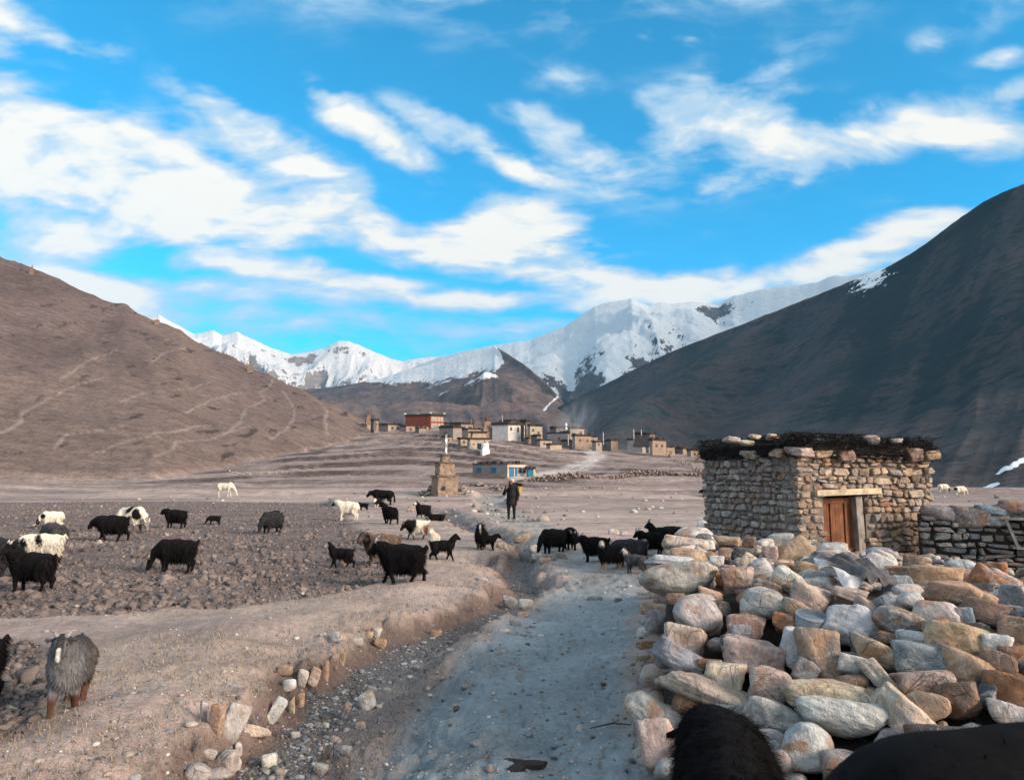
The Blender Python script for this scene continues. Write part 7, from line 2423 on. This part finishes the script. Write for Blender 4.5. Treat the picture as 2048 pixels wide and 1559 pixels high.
def build_stone_chorten():
    """ruined stone chorten on the plain beside the path"""
    P = ground_at(889, 990)
    d = P[1]
    k = d / F
    root = empty('stone_chorten', P, label='crumbling square stone chorten with stepped tiers beside the path', cat='chorten')
    rg = np.random.default_rng(5)

    def tier(nm, z0, z1, w0, w1, c, rz=0.42):
        m = MB(); m.col = c
        n = 7
        vs = []; fs = []
        # rough masonry: subdivided and disturbed
        for i in range(n + 1):
            t = i / n
            w = lerp(w0, w1, t)
            for s in range(4):
                for j in range(6):
                    u = j / 6
                    c0 = [(-1, -1), (1, -1), (1, 1), (-1, 1)][s]; c1 = [(1, -1), (1, 1), (-1, 1), (-1, -1)][s]
                    x, y = lerp(c0[0], c1[0], u) * w, lerp(c0[1], c1[1], u) * w
                    x += rg.normal(0, .03); y += rg.normal(0, .03)
                    vs.append((x * math.cos(rz) - y * math.sin(rz), x * math.sin(rz) + y * math.cos(rz), lerp(z0, z1, t) + rg.normal(0, .02)))
        for i in range(n):
            for j in range(24):
                fs.append((i * 24 + j, i * 24 + (j + 1) % 24, (i + 1) * 24 + (j + 1) % 24, (i + 1) * 24 + j))
        fs.append(tuple(n * 24 + j for j in range(24)))
        m.add(vs, fs)
        return link(nm, m.mesh(nm, M_RUIN), parent=root)
    tan = (.29, .215, .165)
    s = k
    tier('plinth', -0.3, 36 * s, 21 * s, 20.5 * s, tan)
    tier('plinth_ledge', 36 * s, 39 * s, 22.5 * s, 22 * s, (.22, .17, .14))
    tier('drum', 39 * s, 63 * s, 16 * s, 15 * s, (.31, .225, .17))
    tier('drum_ledge', 63 * s, 65.5 * s, 17.5 * s, 17 * s, (.2, .155, .13))
    tier('crown', 65.5 * s, 78 * s, 8.5 * s, 7 * s, (.28, .21, .165))
    tier('crown_ledge', 78 * s, 81 * s, 9 * s, 6 * s, (.12, .10, .09))
    m = MB(); m.box((0, 0, 0), (3.2 * s, 0.05, 4 * s)); link('niche', m.mesh('niche', M_PANE), parent=root, loc=(-9 * s * math.cos(.42) + 21.2 * s * math.sin(.42), -9 * s * math.sin(.42) - 21.0 * s * math.cos(.42), 14 * s), rot=(0, 0, .42))
    # banner pole rising behind it
    P2 = ground_at(890, 972)
    d2 = P2[1]
    H = at(890, 868, d2)[2] - P2[2]
    r2 = empty('prayer_pole', P2, label='tall white prayer banner rising behind the stone chorten', cat='pole')
    m = MB(); m.col = (.3, .27, .25); m.tube([(0, 0, -.3), (0, 0, H)], [.07, .05], 6); link('mast', m.mesh('mast', M_PAINT), parent=r2)
    m = MB(); m.col = (.62, .62, .63)
    w = 5 * d2 / F
    n = 20; vs = []; fs = []
    for i in range(n):
        z = lerp(.55 * H, .995 * H, i / (n - 1))
        for kx in range(4):
            vs.append((-0.03 + w * kx / 3 * (0.85 + .15 * math.sin(i * .9)), .10 * math.sin(i * .8 + kx), z))
    for i in range(n - 1):
        for kx in range(3):
            fs.append((i * 4 + kx, i * 4 + kx + 1, i * 4 + kx + 5, i * 4 + kx + 4))
    m.add(vs, fs); link('banner', m.mesh('banner', M_PAINT), parent=r2)
    # heaps of slabs on either side
    for (px, py, w, h, n, lb) in ((864, 988, 26, 16, 40, 'heap of dark slabs at the left foot of the stone chorten'), (926, 988, 26, 16, 44, 'heap of slabs at the right foot of the stone chorten'), (960, 972, 30, 8, 26, 'low scatter of slabs right of the stone chorten'), (990, 978, 28, 10, 26, 'boulders left of the person on the path')):
        Q = ground_at(px, py)
        o = empty('slab_heap', Q, label=lb, cat='stone heap')
        sc = Q[1] / F
        for j in range(n):
            t = rg.random()
            link('stone', SMALL[int(rg.integers(8))], parent=o, loc=(rg.normal(0, w * sc * .38 * (1.1 - t)), rg.normal(0, .5 * (1.1 - t)), t * h * sc * .8), rot=(rg.uniform(-.7, .7), rg.uniform(-.7, .7), rg.uniform(0, 6.28)),
                 scale=(rg.uniform(.2, .42), rg.uniform(.12, .3), rg.uniform(.06, .13)), color=jit([GREY, (.3, .26, .23), PALE, DARK, BROWN][int(rg.integers(5))], rg, .2))
    # more stray stones on the plain round it
    rg2 = np.random.default_rng(9)
    x, y = rand_pts(rg2, 1500, 32, 110, -0.6, 0.65)
    msk = (wgrid('field', x, y) < .2) & (rg2.random(len(x)) < 0.25 + 0.75 * np.exp(-((x / y + 0.04) / .12) ** 2))
    x, y = x[msk], y[msk]
    sz = np.exp(rg2.normal(math.log(.10), .5, len(x)))
    c = np.array([(.34, .30, .27), (.24, .2, .18), (.42, .39, .36), (.13, .11, .1)])[rg2.integers(0, 4, len(x))]
    scatter_lumps('field_stones', np.stack([x, y, tfast(x, y)], -1), np.clip(sz, .04, .4), c, GROUND['ground'], .6, 0, .25, 12)


M_RUIN = col_mat('ruin_masonry', 0.95, 0.42, 3.2, 0.1, 0.9, 0.10)
build_stone_chorten()

# ------------------------------------------------------------------ person carrying a basket
def build_person():
    P = ground_at(1023, 1042)
    d = math.hypot(P[0], P[1])
    H = 81 * d / F
    s = H / 1.66
    skin = np.array((.20, .11, .075)); coat = np.array((.016, .015, .017)); trou = np.array((.013, .012, .014)); shoe = np.array((.16, .15, .15))
    pr = []

    def add(a, b, ra, rb, k=.03, sy=1.0):
        pr.append((a, b, ra, rb, k, sy))
    # faces -Y (towards the viewer), a little turned; X is the person's left-right axis
    add((0, 0, .95), (0, .01, 1.12), .135, .125, .05, .78); add((0, .01, 1.12), (0, 0, 1.30), .125, .145, .06, .72)
    add((-.15, 0, 1.36), (.15, 0, 1.36), .062, .062, .05); add((0, 0, 1.36), (0, -.01, 1.47), .055, .05, .03)
    add((0, -.015, 1.54), (0, -.02, 1.60), .083, .085, .02, 1.1); add((0, -.05, 1.50), (0, -.055, 1.515), .045, .05, .02)
    add((0, -.105, 1.55), (0, -.118, 1.535), .012, .014, .01)
    for sd in (-1, 1):
        add((sd * .083, 0, 1.55), (sd * .088, 0, 1.535), .016, .014, .01)
        add((sd * .085, 0, .95), (sd * .095, -.02 + .02 * sd, .50), .092, .060, .04); add((sd * .095, -.02 + .02 * sd, .50), (sd * .10, .02 * sd, .09), .058, .040, .03)
        add((sd * .10, .02 * sd, .05), (sd * .12, -.15 + .02 * sd, .035), .042, .036, .02)
    # right arm hangs, left arm (viewer's left) raised to the carrying strap
    add((.19, 0, 1.34), (.24, .03, 1.07), .056, .044, .03); add((.24, .03, 1.07), (.235, -.05, .84), .043, .030, .02)
    add((-.19, 0, 1.34), (-.26, -.05, 1.10), .056, .044, .03); add((-.26, -.05, 1.10), (-.15, -.16, 1.30), .042, .030, .02)
    for (w, dirn, side) in (((.235, -.055, .82), (0, -.12, -1.0), (0, 1, 0)), ((-.145, -.165, 1.32), (.35, .2, .9), (1, 0, 0))):
        w = np.array(w); dn = np.array(dirn) / np.linalg.norm(dirn); sv = np.array(side, float)
        add(w, w + dn * .07, .030, .034, .02)
        for k, L in enumerate((.075, .085, .08, .065)):
            q = w + dn * .075 + sv * (.030 - .019 * k)
            add(q, q + dn * L * .55, .0105, .0095, .008); add(q + dn * L * .55, q + dn * L + np.array((0, -.02, 0)), .0095, .008, .006)
        q = w + dn * .03 + sv * .035
        add(q, q + dn * .05 + sv * .022, .012, .010, .01)
    V, Q = surface_nets(sdf_fn(pr), (-.36, -.30, -.02), (.36, .26, 1.74), .0165)
    c = np.tile(coat, (len(V), 1))
    c = lerp(c, trou, sstep(.72, .70, V[:, 2])[:, None]); c = lerp(c, shoe, sstep(.10, .08, V[:, 2])[:, None])
    hand = (np.linalg.norm(V - (.235, -.06, .76), axis=1) < .10) | (np.linalg.norm(V - (-.12, -.16, 1.38), axis=1) < .085)
    c[hand] = skin
    head = V[:, 2] > 1.43
    c[head & (np.abs(V[:, 0]) < .12)] = skin
    for ex in (-.032, .032):
        c[np.linalg.norm(V - (ex, -.10, 1.565), axis=1) < .018] = (.01, .01, .01)
    c[np.linalg.norm(V - (0, -.10, 1.497), axis=1) < .02] = (.16, .06, .05)
    rz = -0.35
    person = link('person', mesh_np('person', V, quads=Q, cols=c, mats=[M_CLOTH]), loc=(P[0], P[1], P[2] - 0.005), rot=(0, 0, rz), scale=(s * 1.14, s * 1.1, s),
                  label='person in a long black coat and pale hood standing on the path with a basket', cat='person')
    # long padded coat
    pr2 = [((0, .0, 1.02), (0, .01, 1.15), .165, .155, .05, .82), ((0, .01, 1.15), (0, 0, 1.33), .155, .165, .06, .75), ((0, 0, 1.02), (0, .0, .72), .165, .20, .05, .8), ((-.16, 0, 1.37), (.16, 0, 1.37), .075, .075, .05, 1.0),
           ((.19, 0, 1.34), (.245, .03, 1.07), .068, .056, .03, 1.0), ((.245, .03, 1.07), (.237, -.045, .86), .055, .045, .02, 1.0), ((-.19, 0, 1.34), (-.265, -.05, 1.10), .068, .056, .03, 1.0), ((-.265, -.05, 1.10), (-.165, -.15, 1.27), .054, .045, .02, 1.0)]
    f0 = sdf_fn(pr2, .006, 3)
    f = lambda Pp: np.maximum(f0(Pp), .64 + .015 * np.sin(Pp[..., 0] * 30) - Pp[..., 2])
    V2, Q2 = surface_nets(f, (-.40, -.30, .60), (.40, .26, 1.50), .02)
    c2 = np.tile(coat, (len(V2), 1)) * (1 + .4 * vn3(V2 * 8, 4))[:, None]
    link('coat', mesh_np('coat', V2, quads=Q2, cols=c2, mats=[M_CLOTH]), parent=person)
    # pale hood and dark hair round the face
    f0 = sdf_fn([((0, .01, 1.53), (0, .01, 1.63), .108, .098, .03, 1.05), ((0, .03, 1.42), (0, .02, 1.53), .10, .105, .04, 1.1)])
    cut = lambda Pp: np.maximum(f0(Pp), -(np.sqrt(((Pp - np.array((0, -.12, 1.53), np.float32)) ** 2 * np.array((1, 1, .55), np.float32)).sum(-1)) - .088))
    V3, Q3 = surface_nets(cut, (-.18, -.16, 1.28), (.18, .18, 1.78), .014)
    c3 = lerp(np.array((.42, .37, .29)), np.array((.03, .025, .022)), sstep(1.60, 1.56, V3[:, 2])[:, None])
    link('hood', mesh_np('hood', V3, quads=Q3, cols=c3, mats=[M_CLOTH]), parent=person)
    # the basket on the back is a thing of its own
    R = Matrix.Rotation(rz, 3, 'Z')
    bl = Vector((P[0], P[1], P[2])) + R @ Vector((.16 * s, .26 * s, 1.0 * s))
    m = MB(); m.col = (.42, .30, .10)
    m.lathe((0, 0, 0), [(.12, 0), (.17, .20), (.20, .38), (.21, .40), (.19, .41)], 16)
    b = link('basket', m.mesh('basket', M_CLOTH, True), loc=bl, rot=(0.06, 0.05, rz), scale=s, label='yellowish carrying basket on the back of the person on the path', cat='basket')
    for k in range(6):
        m = MB(); m.col = (.30, .21, .07)
        z = .04 + k * .065; r = lerp(.125, .205, k / 5.6)
        m.tube([(r * math.cos(a), r * math.sin(a), z) for a in np.linspace(0, 6.283, 17)], .008, 5, cap=False)
        link('hoop', m.mesh('hoop', M_CLOTH), parent=b)
    rg = np.random.default_rng(3)
    tw = MB()
    for k in range(60):
        cc = rg.uniform(.012, .05); tw.col = (cc, cc * .9, cc * .8)
        q = np.array((rg.normal(.02, .10), rg.normal(0, .09), .40 + rg.uniform(0, .14))); a = rg.uniform(0, 6.28); L = rg.uniform(.08, .2)
        tw.tube([q, q + (math.cos(a) * L, math.sin(a) * L, rg.uniform(-.04, .05))], [.014, .009], 5)
    link('firewood', tw.mesh('firewood', M_CLOTH), parent=b, kind='stuff')


M_CLOTH = col_mat('cloth', 0.85, 0.25, 12, 0.15, 0.3, 0.01)
build_person()

# ------------------------------------------------------------------ air
def build_haze():
    m = bpy.data.materials.new('haze_air')
    m.use_nodes = True
    nt = m.node_tree; nt.nodes.clear()
    out = nt.nodes.new('ShaderNodeOutputMaterial')
    v = nt.nodes.new('ShaderNodeVolumePrincipled')
    v.inputs['Color'].default_value = (0.30, 0.66, 1.0, 1)
    v.inputs['Density'].default_value = HAZE
    v.inputs['Anisotropy'].default_value = 0.0
    nt.links.new(v.outputs[0], out.inputs['Volume'])
    b = MB(); b.box((0, 5400, 1400), (9500, 6400, 1460))
    link('haze', b.mesh('haze', m), kind='stuff')


HAZE = 3.4e-5
build_haze()


def build_smoke():
    """thin hearth smoke drifting over the roofs"""
    m = bpy.data.materials.new('hearth_smoke')
    m.use_nodes = True
    nt = m.node_tree; nt.nodes.clear()
    g = G(nt)
    out = g.n('ShaderNodeOutputMaterial')
    v = g.n('ShaderNodeVolumePrincipled')
    v.inputs['Color'].default_value = (0.72, 0.82, 0.92, 1)
    P = g.obj()
    n = g.noise(g.map(P, (0.16, 0.16, 0.09)), 1.0, 3, 0.6, 0.8)
    ln = g.n('ShaderNodeVectorMath', operation='LENGTH')
    g.put(ln.inputs[0], g.map(P, (1 / 9.0, 1 / 9.0, 1 / 13.0)))
    fall = g.ramp(ln.outputs['Value'], 1.0, 0.2)
    nt.links.new(g.math('MULTIPLY', g.math('MULTIPLY', g.ramp(n, 0.42, 0.75), fall), 0.13), v.inputs['Density'])
    nt.links.new(v.outputs[0], out.inputs['Volume'])
    m.cycles.volume_step_rate = 4.0 if hasattr(m.cycles, 'volume_step_rate') else 1
    d, f = ICO[2]
    P0 = at(1152, 845, 262)
    me = mesh_np('smoke', d * (9, 9, 13), tris=f, mats=[m])
    link('smoke', me, loc=P0, rot=(0, 0.35, 0), kind='stuff', label='thin blue hearth smoke drifting over the village roofs', cat='smoke')


build_smoke()
